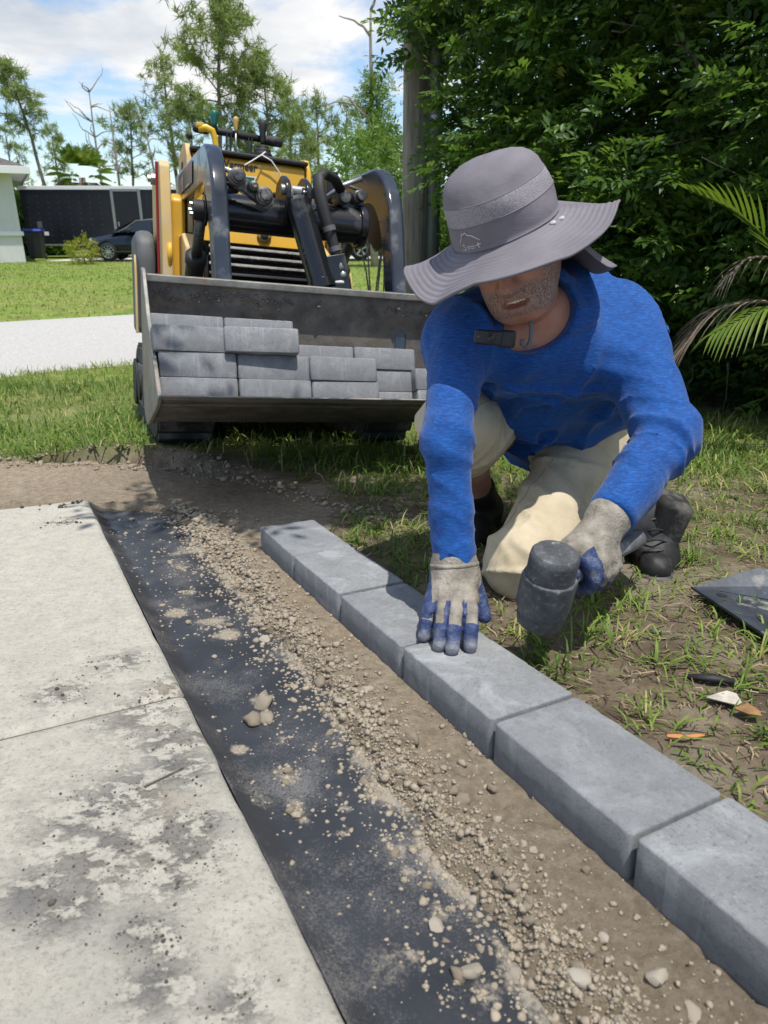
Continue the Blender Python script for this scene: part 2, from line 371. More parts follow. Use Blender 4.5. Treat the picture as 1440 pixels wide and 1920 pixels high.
def slab(s0, s1, t1):
    ss = np.r_[np.arange(s0, min(s1, 2.6), .012), np.arange(max(s0, 2.6), s1, .1), s1]; ss = np.unique(ss.round(4))
    prof = [(.0, -.12), (.0, -.05), (.0, .010), (.0012, .019), (.0045, .0255), (.010, .0287), (.017, .030)]
    tt = list(np.arange(.028, .9, .013)) + list(np.arange(.9, t1, .15)) + [t1]
    prof += [(t, .030) for t in tt] + [(t1, -.12)]
    Vs = []
    for k, (t, o) in enumerate(prof):
        wob = .0025 * fbm(np.stack([ss * 14, ss * 0 + 3, ss * 0], 1), 4, 4) * (t < .02)
        P = E0 + ss[:, None] * ED + (t + wob)[:, None] * EN
        of = np.full(len(ss), o)
        if o > .025: of -= .0035 * (np.maximum(0, .014 - (ss - s0)) / .014) ** 2 * 2 + .0035 * (np.maximum(0, .014 - (s1 - ss)) / .014) ** 2 * 2
        Vs.append(np.c_[P, zs(0, P[:, 1]) + of])
    Vs = np.stack(Vs, 1); a, b = Vs.shape[:2]; jj = np.arange(a * b).reshape(a, b)
    F = np.stack([jj[:-1, :-1], jj[1:, :-1], jj[1:, 1:], jj[:-1, 1:]], -1).reshape(-1, 4)
    V = Vs.reshape(-1, 3)
    # end faces
    stn = np.zeros(len(V))
    for x, y, r in STAIN: stn = np.maximum(stn, np.exp(-((V[:, 0] - x) ** 2 + (V[:, 1] - y) ** 2) / (.55 * r * r)))
    stn = np.clip(stn * 1.05 + .10 * np.exp(-((V[:, 0] + .3) ** 2 + (V[:, 1] - .65) ** 2) / .05) + .05 + .20 * n2(V[:, 0], V[:, 1], 7, 3, 47), 0, 1)
    me = fmesh('slab', V, F, {'stain': stn})
    return link('slab', me, M_CONC, drv, smooth=True)
SJ = 1.325
slab(0.0, SJ - .0018, 2.6); slab(SJ + .0018, 4.2, 2.6)
b = MB(); q0 = E0 + (SJ - .02) * ED; q1 = q0 + 2.6 * EN
bm = MB(); P = [E0 + (SJ - .01) * ED + .004 * EN, E0 + (SJ + .01) * ED + .004 * EN, E0 + (SJ + .01) * ED + 2.6 * EN, E0 + (SJ - .01) * ED + 2.6 * EN]
bm.add([(*p, zs(0, p[1]) + .0225) for p in P], [(0, 1, 2, 3)]); bm.build('joint_filler', plain('joint_dirt', (.16, .145, .12)), drv)

# ---- black plastic sheet in the trench
g = G('black_plastic_sheet', .45, 0, .35); v = g.co()
c = g.ramp(g.noise(6, 4, .5, v), (.3, (.026, .028, .032)), (.7, (.046, .049, .055)))
dust = g.ramp(g.math('MULTIPLY', g.attr('dust'), g.noise(120, 8, .85, v)), (.26, 0.), (.40, 1.))
fine = g.ramp(g.math('MULTIPLY', g.noise(300, 4, .9, v), g.noise(7, 5, .65, v)), (.25, 0.), (.38, .7))
c = g.mix(fine, c, (.20, .19, .18)); c = g.mix(g.math('MULTIPLY', dust, .8), c, (.33, .29, .23)); g.col(c)
g.rough(g.mix(dust, (.40,) * 3, (.95,) * 3)); g.bump(g.noise(18, 4, .5, v), .25, .01)
M_LINER = g.m
CLUST = [(-.53, 1.744, .057), (-.499, 1.603, .039), (-.445, 1.449, .029), (-.443, 1.332, .022), (-.36, 1.292, .047), (-.313, 1.23, .04), (-.238, 1.13, .023), (-.161, 1.034, .021), (-.12, 1.034, .017), (-.205, .991, .024), (-.2, .935, .023), (-.149, .877, .018), (-.213, .85, .01), (-.144, .806, .02), (-.126, .789, .016), (-.115, .726, .011), (-.102, .703, .014), (-.056, .723, .012), (.019, .652, .013), (-.014, .749, .009), (.025, .61, .012), (.058, .558, .018), (.08, .499, .018), (.092, .465, .017), (.038, .505, .016), (.056, .459, .019), (-.053, .679, .011), (0, .67, .008)]
ys = np.arange(-.5, 2.17, .012); ks = np.linspace(0, 1, 60)
x0 = E0[0] + (ys - E0[1]) / ED[1] * ED[0] + .002; x1 = np.minimum(x_liner(np.minimum(ys, 2.06)) + .10, x_right(ys) - .16)
X = x0[:, None] + ks[None] * (x1 - x0)[:, None]; Y = np.repeat(ys[:, None], 60, 1)
def liner_off(x, y):
    e = np.maximum(0, 1 - (x - (E0[0] + (y - E0[1]) / ED[1] * ED[0])) / .05)
    return -.013 + .026 * e * e + .006 * n2(x, y, 5, 3, 51) + .002 * n2(x, y, 22, 2, 52)
Z = zs(X, Y) + liner_off(X.ravel(), Y.ravel()).reshape(X.shape)
dst = np.zeros(X.size); xf, yf = X.ravel(), Y.ravel()
for x, y, r in CLUST: dst = np.maximum(dst, np.exp(-((xf - x) ** 2 + (yf - y) ** 2) / (1.3 * r * r + .0002)))
d_edge = x_liner(yf) - xf; dst = np.maximum(dst, .9 * np.exp(-np.abs(d_edge) / .035)); dst = np.maximum(dst, .5 * np.exp(-((xf - .02) ** 2 + (yf - .5) ** 2) / .012))
dst = np.maximum(dst, .45 * np.exp(-((xf + .15) ** 2 + (yf - .75) ** 2) / .012)) * np.clip(.72 + 1.3 * n2(xf, yf, 16, 4, 57), 0, 1.2) + .16 * n2(xf, yf, 6, 3, 55) + .02
jj = np.arange(X.size).reshape(X.shape)
F = np.stack([jj[:-1, :-1], jj[:-1, 1:], jj[1:, 1:], jj[1:, :-1]], -1).reshape(-1, 4)[:, ::-1]
liner = link('plastic_sheet', fmesh('plastic_sheet', np.stack([X, Y, Z], -1).reshape(-1, 3), F, {'dust': np.clip(dst, 0, 1)}), M_LINER, smooth=True,
             label='black plastic sheet lying in the trench beside the concrete driveway', cat='plastic sheet')
so = liner.modifiers.new('thick', 'SOLIDIFY'); so.thickness = .0015; so.offset = -1

# ---- raked sandy soil bed under and beside the pavers
def soil_off(xf, yf):
    edge = x_liner(yf) + .045 * n2(xf, yf, 8, 3, 61) + .022 * n2(xf, yf, 30, 3, 62)
    dl = xf - edge                                                   # distance right of the ragged edge of the soil
    rid = np.exp(-((dl - .05) / .060) ** 2)
    lump = np.maximum(0, n2(xf, yf, 26, 4, 63) + .08); lump2 = np.abs(n2(xf, yf, 60, 3, 64)); fine = np.maximum(0, n2(xf, yf, 85, 3, 73) + .05)
    wx_, wy_ = xf + .006 * n2(xf, yf, 45, 2, 74), yf + .006 * n2(xf, yf, 45, 2, 75); cb = .9 * clodn(wx_, wy_, 42, 3) + .8 * clodn(wx_, wy_, 85, 4) + .7 * clodn(wx_, wy_, 150, 5)
    band = np.clip(np.exp(-((dl - .045) / .055) ** 2) * 1.1 + .22 * sstep(-.25, .35, n2(xf, yf, 6, 3, 76)) * (dl > 0) + .5 * sstep(2.0, 2.3, yf), 0, 1)
    crack = sstep(.10, .0, np.abs(n2(xf, yf, 9, 4, 69)))
    rough = .35 + .65 * sstep(.30, .05, dl)
    off = -.003 + .004 * n2(xf, yf, 5, 3, 65) + rid * (.003 + .016 * lump + .006 * lump2) + rough * (.0030 * n2(xf, yf, 40, 4, 66) + .004 * fine) + .6 * band * cb - .007 * crack * (dl > .04) * sstep(1.15, .6, yf)
    off = off * sstep(-.03, .03, dl) - .040 * sstep(.035, -.035, dl)
    far_ = sstep(2.0, 2.25, yf); off = off + far_ * (.006 * n2(xf, yf, 7, 4, 67) + .012 * np.maximum(0, n2(xf, yf, 24, 4, 68)) + .006 * fine)
    return off - .11 * sstep(-.01, -.07, x_right(yf) - xf + .02 * n2(xf, yf, 9, 3, 70)) + .012 * sstep(.14, .0, x_right(yf) - xf) * (yf > 1.85), dl
rows_ = np.r_[np.arange(.36, 1.25, .0034), np.arange(1.25, 1.95, .006), np.arange(1.95, 2.95, .011)]; ku = np.linspace(0, 1, 170)
xl_ = np.interp(rows_, [.3, 1.98, 2.12], [0, 0, 1]); xl_ = (x_liner(np.minimum(rows_, 2.0)) - .10) * (1 - xl_) + -2.9 * xl_
xr_ = np.maximum(x_right(rows_) + .03, np.where(rows_ > 1.8, .1, -9))
sx = xl_[:, None] + ku[None] * (xr_ - xl_)[:, None]; sy = np.repeat(rows_[:, None], 170, 1); xf, yf = sx.ravel(), sy.ravel()
off, dl = soil_off(xf, yf); soilz = zs(xf, yf) + off
jj = np.arange(sx.size).reshape(sx.shape); F = np.stack([jj[:-1, :-1], jj[:-1, 1:], jj[1:, 1:], jj[1:, :-1]], -1).reshape(-1, 4)
shade_tone = np.clip(sstep(1.70, 2.3, yf + .35 * n2(xf, yf, 3, 4, 71)) * sstep(-1.35, -.45, xf + .5 * n2(xf, yf, 2.5, 4, 72)) * .85 + .5 * sstep(1.0, .45, yf) * sstep(.05, .3, dl), 0, 1)  # tree shade painted into the far soil; plain darker tone toward the front
g = G('sandy_soil', .95, 0, .2); v = g.co()
c = g.ramp(g.noise(48, 9, .78, v), (.30, (.20, .155, .107)), (.5, (.375, .308, .222)), (.70, (.54, .468, .36)))
c = g.mix(g.ramp(g.noise(3, 4, .6, v), (.45, 0.), (.75, .5)), c, (.34, .26, .17))
c = g.mix(g.math('MULTIPLY', g.attr('shade_tone'), .72), c, (.085, .070, .055))
c = g.mix(g.ramp(g.vor(95, v), (.02, .5), (.10, 0.)), c, (.52, .46, .37))
g.col(c); g.bump(g.noise(110, 8, .8, v), 1.0, .012)
M_SOIL = g.m
soil_bed = link('soil_bed', fmesh('soil_bed', np.c_[xf, yf, soilz], F, {'shade_tone': shade_tone}), M_SOIL, smooth=True, kind='structure')
def soil_at(x, y):
    x = np.atleast_1d(x).astype(float); y = np.atleast_1d(y).astype(float); s_ = zs(x, y) + soil_off(x, y)[0]; l_ = zs(x, y) + liner_off(x, y)
    return np.where((np.asarray(x) < x_liner(np.asarray(y)) + .06) & (np.asarray(y) < 2.12), np.maximum(s_, l_), s_)

# ---- clods, pebbles and crumbs
import bmesh
def ico(sub):
    bm_ = bmesh.new(); bmesh.ops.create_icosphere(bm_, subdivisions=sub, radius=1); bm_.verts.ensure_lookup_table()
    V = np.array([v.co[:] for v in bm_.verts]); F = np.array([[v.index for v in f.verts] for f in bm_.faces]); bm_.free(); return V, F
I1, I2 = ico(1), ico(2)
def rock(I, seed, rough=.35, flat=.7, ang=1.0):
    V, F = I; n = fbm(V * 1.7 * ang + seed * 7.1, 3, seed); P = V * (1 + rough * n[:, None] * 2.2)
    r_ = np.random.default_rng(seed)                                  # a few fracture planes make it angular
    for k in range(7):
        d = r_.normal(size=3); d /= np.linalg.norm(d); h = P @ d; c_ = r_.uniform(.45, .8); P = P - np.maximum(h - c_, 0)[:, None] * d * .85
    P[:, 2] *= flat; return P, F
g = G('clod_soil', .95, 0, .2); v = g.co(loc=g.rnd())
cc = g.ramp(g.noise(60, 6, .7, v), (.3, (.195, .16, .116)), (.7, (.41, .35, .265)))
cc = g.mix(g.ramp(g.rand(), (.7, 0.), (.98, .7)), cc, (.44, .39, .31)); g.col(cc); g.bump(g.noise(220, 4, .7, v), .7, .003); M_CLOD = g.m
g = G('pale_stone', .8, 0, .3); v = g.co(loc=g.rnd())
g.col(g.mix(g.rand(), g.ramp(g.noise(80, 5, .7, v), (.3, (.28, .245, .195)), (.7, (.48, .44, .37))), (.31, .27, .21))); g.bump(g.noise(160, 4, .7, v), .4, .003); M_STONE = g.m
clod_me = []
for k in range(7):
    V, F = rock(I2, k + 1, .42, .72); me = fmesh('clod', V, F); me.materials.append(M_CLOD); clod_me.append(me)
stone_me = []
for k in range(4):
    V, F = rock(I2, k + 31, .26, .55); me = fmesh('stone', V, F); me.materials.append(M_STONE); me.shade_smooth(); me.set_sharp_from_angle(angle=R_(35)); stone_me.append(me)
BIG = [(-.342, 1.473, .013), (-.233, 1.211, .014), (-.112, 1.154, .01), (-.146, 1.154, .008), (-.316, 1.139, .007), (-.201, .975, .017), (-.205, .923, .016), (-.186, .931, .014), (-.11, 1.036, .017), (-.072, .956, .014), (-.027, .992, .011), (-.044, .863, .008), (.056, .542, .01), (.086, .486, .014), (.073, .483, .01), (.185, .464, .014), (.097, .576, .007), (-.014, .735, .005), (-.121, .717, .008), (.043, .857, .012), (.099, .712, .013), (.091, .737, .009), (.074, .782, .008), (.147, .754, .008), (.164, .843, .007), (.176, .633, .006), (.165, .642, .007), (.221, .51, .007), (.155, .556, .008), (.14, .57, .008), (.26, .469, .014), (.283, .439, .011), (.231, .605, .007), (.026, .782, .007), (.004, .794, .006), (.166, 1.009, .007), (-.17, 1.234, .01), (.227, .717, .007), (-.029, .776, .007), (-.135, .8, .008), (-.135, .776, .006), (-.316, 1.272, .009), (-.633, 2.099, .016)]
PALE = {1, 4, 9, 10, 12, 13, 15, 16, 17, 25, 26, 27, 30, 31, 33, 34}
def put_rock(name, me, x, y, r, par, sink=.35):
    o = link(name, me, None, par); z = float(soil_at(np.array([x]), np.array([y]))[0])
    o.location = (x, y, z + r * (.62 - sink)); o.scale = (r * random.uniform(.9, 1.25), r * random.uniform(.8, 1.05), r * random.uniform(.8, 1.1)); o.rotation_euler = (random.uniform(-.3, .3), random.uniform(-.3, .3), random.uniform(0, 6.28)); return o
for k, (x, y, r) in enumerate(BIG):
    if k in PALE: put_rock('stone', stone_me[k % 4], x, y, r, soil_bed)
    else: put_rock('clod', clod_me[k % 7], x, y, r * 1.1, soil_bed)
for k in range(85):
    y = .38 + 1.65 * random.random() ** 1.25; x = float(x_liner(np.array(y))) + random.gauss(.03, .034); r = random.uniform(.0035, .0085) * (.75 + .35 * y)
    put_rock('clod', clod_me[k % 7], x, y, r, soil_bed)
# fine crumbs, too small and too many to pick apart
def crumbs(name, pts, rad, mat, parent=None, I=I1, flat=.7, base=None):
    Vs, Fs, n = [], [], 0; T = [rock(I, 60 + k, .4, flat) for k in range(6)]
    for k in range(len(pts)):
        V, F = T[k % 6]; a = random.uniform(0, 6.28); c_, s_ = math.cos(a), math.sin(a); Q = V * rad[k]
        Q = np.c_[Q[:, 0] * c_ - Q[:, 1] * s_, Q[:, 0] * s_ + Q[:, 1] * c_, Q[:, 2]] + pts[k]; Vs.append(Q); Fs.append(F + n); n += len(V)
    return link(name, fmesh(name, np.concatenate(Vs), np.concatenate(Fs)), mat, parent, kind='stuff')
px_, py_, pr_ = [], [], []
for k in range(15000):
    y = .36 + 1.75 * rng.random() ** 1.35; u_ = rng.random(); x = x_liner(np.array(y)) + (rng.normal(.030, .030) if u_ < .78 else (rng.normal(-.02, .03) if u_ < .90 else rng.uniform(.03, .22))); px_.append(float(x)); py_.append(y); pr_.append(rng.gamma(1.35, .00105) + .0005)
for x, y, r in CLUST:
    for k in range(int(30 + 1100 * r)):
        a, q = rng.random() * 6.283, abs(rng.normal(0, r * .85)); px_.append(x + q * math.cos(a)); py_.append(y + q * math.sin(a)); pr_.append(rng.gamma(1.7, .0008) + .0005)
for k in range(1500):
    y = .36 + 1.7 * rng.random(); x = rng.uniform(E0[0] + (y - E0[1]) / ED[1] * ED[0] + .02, float(x_liner(np.array(y)))); px_.append(x); py_.append(y); pr_.append(rng.gamma(1.5, .0007) + .0005)
px_, py_, pr_ = map(np.array, (px_, py_, pr_)); pr_ = np.minimum(pr_, .008) * (.7 + .45 * py_)
ok = px_ < x_right(py_) - .17; px_, py_, pr_ = px_[ok], py_[ok], pr_[ok]
crumbs('loose_crumbs', np.c_[px_, py_, soil_at(px_, py_) + pr_ * .35], pr_, M_CLOD, soil_bed)
# earth dropped on the driveway
px_, py_, pr_ = [], [], []
for x, y, r in STAIN:
    for k in range(70 if y < 1.5 else 90):
        px_.append(x + rng.normal(0, r * .7)); py_.append(y + rng.normal(0, r * .55)); pr_.append((rng.gamma(1.2, .0005) + .0003) * (.6 + .6 * y))
for k in range(170): px_.append(-1.0 + rng.normal(0, .07)); py_.append(2.13 + rng.normal(0, .05)); pr_.append(rng.gamma(1.8, .0025) + .001)
px_, py_, pr_ = map(np.array, (px_, py_, pr_))
tt = (px_ - E0[0]) * EN[0] + (py_ - E0[1]) * EN[1]; ss = (px_ - E0[0]) * ED[0] + (py_ - E0[1]) * ED[1]; ok = (tt > .015) & (ss > .02); px_, py_, pr_ = px_[ok], py_[ok], pr_[ok]
M_DARKCLOD = plain('dark_earth', (.075, .066, .058), .95, var=.5, sc=60, bump=.6)
crumbs('dropped_earth', np.c_[px_, py_, zs(0, py_) + .030 + pr_ * .3], pr_, M_DARKCLOD, drv)
# soil crumbs on the bank below the turf
k = 900; bx = rng.uniform(-2.4, .1, k); by = np.interp(-bx, [-.1, .13, .47, .91, 2.4], [1.95, 2.07, 2.47, 2.74, 2.83]) + rng.normal(-.02, .045, k); br = rng.gamma(2.0, .0022, k) + .0015
crumbs('bank_crumbs', np.c_[bx, by, np.maximum(soil_at(bx, by), gz(bx, by)) + br * .3], br, M_CLOD, soil_bed)

# ---- the row of edging pavers
g = G('paver_concrete', .88, 0, .3); v = g.co('Object', loc=g.rnd())
c = g.ramp(g.noise(22, 6, .6, v), (.3, (.235, .243, .246)), (.7, (.335, .344, .345)))
c = g.mix(g.ramp(g.noise(190, 4, .9, v), (.54, 0.), (.68, .75)), c, (.42, .43, .435)); c = g.mix(g.ramp(g.noise(150, 4, .9, g.co('Object', loc=(5, 2, 8))), (.34, .7), (.46, 0.)), c, (.105, .108, .115))
eff = g.ramp(g.noise(9, 8, .74, v, .5), (.50, 0.), (.68, .8)); c = g.mix(eff, c, (.50, .52, .52))
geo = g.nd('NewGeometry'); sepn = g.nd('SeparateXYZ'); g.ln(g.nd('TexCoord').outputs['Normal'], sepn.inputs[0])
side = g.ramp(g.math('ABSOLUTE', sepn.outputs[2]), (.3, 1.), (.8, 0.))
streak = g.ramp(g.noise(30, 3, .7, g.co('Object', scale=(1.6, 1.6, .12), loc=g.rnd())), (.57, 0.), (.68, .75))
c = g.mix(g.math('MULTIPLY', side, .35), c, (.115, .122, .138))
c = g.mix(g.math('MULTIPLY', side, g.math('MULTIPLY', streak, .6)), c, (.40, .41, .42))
c = g.mix(g.ramp(g.rand(), (0., 0.), (1., .5)), c, (.18, .185, .20))
g.col(c); g.bump(g.noise(210, 5, .9, v), .8, .004); M_PAVER = g.m
def paver_mesh(L, W, T, seed=0, ch=.0035, worn=.0015):
    """a cast block: chamfered top arris, slightly worn edges"""
    hx, hy = L / 2, W / 2
    def ringp(ox, oy, z):
        P = []; nL, nW = 26, 16
        X0, Y0 = hx - ox, hy - oy; r = .004
        for i in range(nL): P.append((-X0 + r + (2 * X0 - 2 * r) * i / (nL - 1), -Y0, z))
        for i in range(nW): P.append((X0, -Y0 + r + (2 * Y0 - 2 * r) * i / (nW - 1), z))
        for i in range(nL): P.append((X0 - r - (2 * X0 - 2 * r) * i / (nL - 1), Y0, z))
        for i in range(nW): P.append((-X0, Y0 - r - (2 * Y0 - 2 * r) * i / (nW - 1), z))
        return np.array(P)
    rings = [ringp(.0015, .0015, 0), ringp(0, 0, .003), ringp(0, 0, T * .5), ringp(0, 0, T - ch), ringp(ch * .35, ch * .35, T - ch * .45), ringp(ch, ch, T - .0004), ringp(ch + .004, ch + .004, T)]
    m = len(rings[0])
    for k, r in enumerate(rings):
        if k in (3, 4, 5): r += (worn * fbm(r * 130 + seed * 9, 3, seed))[:, None] * np.array([1, 1, 1])
        if k in (1, 2): r += (.0004 * fbm(r * 60 + seed * 5, 3, seed))[:, None]
    V = np.concatenate(rings + [np.array([[0, 0, T]]), np.array([[0, 0, 0]])]); F = []
    for k in range(len(rings) - 1):
        for i in range(m): F.append((k * m + i, k * m + (i + 1) % m, (k + 1) * m + (i + 1) % m, (k + 1) * m + i))
    t = (len(rings) - 1) * m; top = tuple(t + i for i in range(m)); bot = tuple(range(m))[::-1]
    me = bpy.data.meshes.new('paver'); me.from_pydata([tuple(p) for p in V[:-2]], [], F + [top, bot]); me.materials.append(M_PAVER); me.update(); me.shade_smooth()
    me.set_sharp_from_angle(angle=R_(50)) if hasattr(me, 'set_sharp_from_angle') else None
    return me
PVL, PVW, PVT = .2520, .152, .084
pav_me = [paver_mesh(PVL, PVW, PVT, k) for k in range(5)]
def frame_to(o, org, ex, ez):
    ex = Vector(ex).normalized(); ez = Vector(ez).normalized(); ey = ez.cross(ex).normalized(); ez = ex.cross(ey)
    o.matrix_world = Matrix(((ex.x, ey.x, ez.x, org[0]), (ex.y, ey.y, ez.y, org[1]), (ex.z, ey.z, ez.z, org[2]), (0, 0, 0, 1)))
LJ = [(-.328, 1.725), (-.2115, 1.4965), (-.0905, 1.2695), (.031, 1.0405), (.1525, .8155), (.2745, .5885), (.3965, .361), (.52, .137)]
WHICH = ['at the far end of the row, nearest the loader', 'second from the far end of the row', 'that the fingertips of the flat glove rest beside', 'directly in front of the pressing glove', 'two places past the pressing glove, dusty blue grey', 'after the dusty one, running out of the picture', 'last in the row before the camera']
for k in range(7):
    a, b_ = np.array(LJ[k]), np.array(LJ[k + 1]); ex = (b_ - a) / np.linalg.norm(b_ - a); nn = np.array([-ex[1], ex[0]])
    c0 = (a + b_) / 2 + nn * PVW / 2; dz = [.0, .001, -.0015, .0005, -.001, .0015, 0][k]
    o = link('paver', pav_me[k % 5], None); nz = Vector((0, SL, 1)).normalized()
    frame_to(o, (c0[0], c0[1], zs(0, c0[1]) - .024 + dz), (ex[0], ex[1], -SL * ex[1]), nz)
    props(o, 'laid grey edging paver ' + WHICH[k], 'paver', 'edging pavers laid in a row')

# ================================================================ compact track loader
M_YEL = plain('loader_yellow_paint', (.70, .40, .035), .38, var=.07, sc=6, bump=.04, dust=(.50, .40, .24), dsc=5, dlo=.56, dhi=.85)
M_TAN = plain('dusty_yellow_paint', (.62, .43, .16), .6, var=.1, sc=9, bump=.05, dust=(.52, .45, .33), dsc=7, dlo=.45, dhi=.75)
M_BLK = plain('loader_black_paint', (.012, .013, .016), .22, var=.3, sc=8, bump=.03, dust=(.16, .15, .14), dsc=6, dlo=.58, dhi=.85)
M_ARM = plain('loader_arm_paint', (.036, .045, .062), .16, var=.3, sc=5, bump=.03, dust=(.30, .29, .28), dsc=5, dlo=.52, dhi=.85)  # blue-grey base colour imitates sky reflected in the glossy arms
M_RUB = plain('track_rubber', (.022, .022, .024), .75, var=.3, sc=20, bump=.4, dust=(.16, .15, .13), dsc=9, dlo=.5, dhi=.75)
M_MATT = plain('matt_black', (.018, .018, .019), .65, var=.3, sc=30, bump=.1)
M_STEEL = plain('zinc_steel', (.36, .36, .35), .45, .8, var=.15, sc=30, bump=.1)
M_DSTEEL = plain('dark_fitting_steel', (.10, .10, .10), .45, .7, var=.4, sc=50, bump=.2, dust=(.3, .29, .27), dsc=20, dlo=.5, dhi=.7)
M_RED = plain('red_reflector', (.22, .01, .012), .3, var=.1)
M_GREY = plain('grey_plastic', (.11, .115, .12), .6, var=.15, sc=8, bump=.08)
M_WHITE = plain('white_plastic', (.72, .72, .70), .5, var=.05)
M_GREEN = plain('green_knob', (.008, .12, .085), .35, var=.1)
M_TANK = plain('tan_knob', (.55, .35, .10), .45, var=.1)
g = G('worn_bucket_steel', .6, .25, .4); v = g.co()
c = g.ramp(g.noise(9, 7, .65, v), (.25, (.06, .055, .05)), (.5, (.135, .122, .11)), (.75, (.25, .22, .19)))
c = g.mix(g.ramp(g.noise(4, 6, .7, g.co(scale=(1, 1, 3))), (.5, 0.), (.7, .7)), c, (.20, .155, .11))
c = g.mix(g.ramp(g.noise(60, 4, .8, v), (.6, 0.), (.75, .6)), c, (.33, .31, .28)); g.col(c)
g.rough(g.ramp(g.noise(12, 4, .6, v), (.3, .42), (.7, .85))); g.bump(g.noise(45, 6, .7, v), .5, .006); M_BUCKET = g.m
g = G('bucket_edge_steel', .55, .35, .4); v = g.co()
c = g.ramp(g.noise(14, 6, .65, v), (.3, (.17, .165, .15)), (.7, (.36, .345, .31))); c = g.mix(g.ramp(g.noise(7, 5, .6, v), (.55, 0.), (.7, .8)), c, (.22, .13, .075))
g.col(c); g.bump(g.noise(60, 6, .7, v), .5, .005); M_BEDGE = g.m

LD = empty('track_loader', label='yellow and black compact track loader with its bucket full of pavers', cat='loader')
LD.matrix_world = Matrix(((*MR[0], M_T[0]), (*MR[1], M_T[1]), (*MR[2], M_T[2]), (0, 0, 0, 1)))
# -- tracks
def track_path(n=64):
    P = []
    y0, y1, h = .20, 1.10, .20
    per = []
    for k in range(n):
        u = k / n * (2 * (y1 - y0) + 2 * math.pi * h)
        if u < y1 - y0: per.append((y0 + u, 0, math.pi * 1.5))
        elif u < y1 - y0 + math.pi * h: a = -math.pi / 2 + (u - (y1 - y0)) / h; per.append((y1 + h * math.cos(a), h + h * math.sin(a), a))
        elif u < 2 * (y1 - y0) + math.pi * h: per.append((y1 - (u - (y1 - y0) - math.pi * h), 2 * h, math.pi / 2))
        else: a = math.pi / 2 + (u - 2 * (y1 - y0) - math.pi * h) / h; per.append((y0 + h * math.cos(a), h + h * math.sin(a), a))
    return per
TP = track_path()
lug_mb = MB().prism([(-.028, 0), (.028, 0), (.020, .022), (-.020, .022)], 0, -.108, .108); lug_me = lug_mb.mesh('lug'); lug_me.materials.append(M_RUB)
for s in (-1, 1):
    cx = s * .45; mb = MB(); inn = [(y - .02 * math.cos(a), z - .02 * math.sin(a)) for y, z, a in TP]
    mb.prism([(p[0], p[1]) for p in inn], 0, cx - .115, cx + .115)
    tr = mb.build('track', M_RUB, LD, bevel=.008)
    for k in range(0, 64, 2):
        y, z, a = TP[k]; o = link('lug', lug_me, None, tr); o.location = (cx, y - .021 * math.cos(a), z - .021 * math.sin(a)); o.rotation_euler = (a - math.pi / 2, 0, 0)
    MB().prism([(.16, .10), (1.14, .10), (1.14, .30), (.16, .30)], 0, cx + s * .117, cx + s * .123).build('side_guard', M_GREY, LD, bevel=.02)
    for y in (.22, .5, .8, 1.08): MB().cyl((cx + s * .12, y, .2), (cx + s * .135, y, .2), .075 if y in (.5, .8) else .12, 24).build('wheel', M_MATT, LD, bevel=.006)
# -- chassis and hood
MB().box((0, .74, .36), (.66, 1.2, .44)).build('chassis', M_MATT, LD, bevel=.01)
MB().box((-.02, .11, .135), (.62, .03, .035)).build('front_bar', M_YEL, LD, bevel=.006)
MB().prism([(.74, .60), (.74, .985), (.80, 1.03), (1.3, 1.03), (1.3, .60)], 0, -.27, .27).build('engine_cover', M_MATT, LD, bevel=.012)
MB().prism([(.715, .895), (.735, .99), (.80, 1.04), (.80, 1.02), (.745, .98), (.727, .895)], 0, -.275, .275).build('hood_panel', M_YEL, LD, bevel=.004)
for k, z in enumerate((.868, .83, .79, .745, .70, .66)):
    MB().box((0, .722, z), (.5, .03, .017), Matrix.Rotation(R_(-25), 3, 'X')).build('grille_slat', M_DSTEEL if k < 3 else M_BLK, LD, bevel=.003)
for s in (-1, 1):
    MB().prism([(.60, .58), (.66, .86), (.80, .93), (1.2, .93), (1.2, .58)], 0, s * .285, s * .365).build('side_panel', M_TAN, LD, bevel=.012)
    MB().tube([(s * .33, .60, .60), (s * .33, .655, .86)], .018, 10).build('rib', M_TAN, LD, smooth=True)
# -- console
con = MB().prism([(.93, .93), (.95, 1.315), (.975, 1.335), (1.22, 1.335), (1.22, .93)], 0, -.288, .288).build('console', M_YEL, LD, bevel=.008)
MB().box((0, 1.055, 1.3465), (.60, .25, .02)).build('console_rim', M_MATT, LD, bevel=.006)
for s in (-1, 1):
    MB().prism([(.92, .95), (.935, 1.30), (.99, 1.375), (1.06, 1.39), (1.24, 1.36), (1.24, .95)], 0, s * .293, s * .318).build('console_cheek', M_TAN if s < 0 else M_YEL, LD, bevel=.004)
MB().box((-.3195, 1.09, 1.29), (.004, .05, .03)).build('cheek_slot', M_MATT, LD)
MB().prism([(.965, 1.06), (1.05, 1.06), (1.05, 1.20), (.965, 1.20)][::1], 0, .20, .285).build('panel_recess', M_MATT, LD, bevel=.01)
bar = MB().tube([(-.245, 1.03, 1.462), (-.15, 1.03, 1.4605), (.155, 1.03, 1.452)], .0165, 14).build('grab_bar', M_MATT, LD, smooth=True)
for a, b_ in ((-.275, -.19), (.07, .185)):
    MB().lathe([(.0, 0), (.018, .003), (.0235, .012), (.0235, b_ - a - .012), (.018, b_ - a - .003), (0, b_ - a)], (a, 1.03, 1.462 - (a + .245) * .025), (1, 0, -.025), 18, caps=False).build('grip', M_RUB, bar, smooth=True)
for x in (-.105, -.085, .005, .022): MB().box((x, 1.03, 1.40), (.006, .03, .115)).build('bar_bracket', M_MATT, LD, bevel=.001)
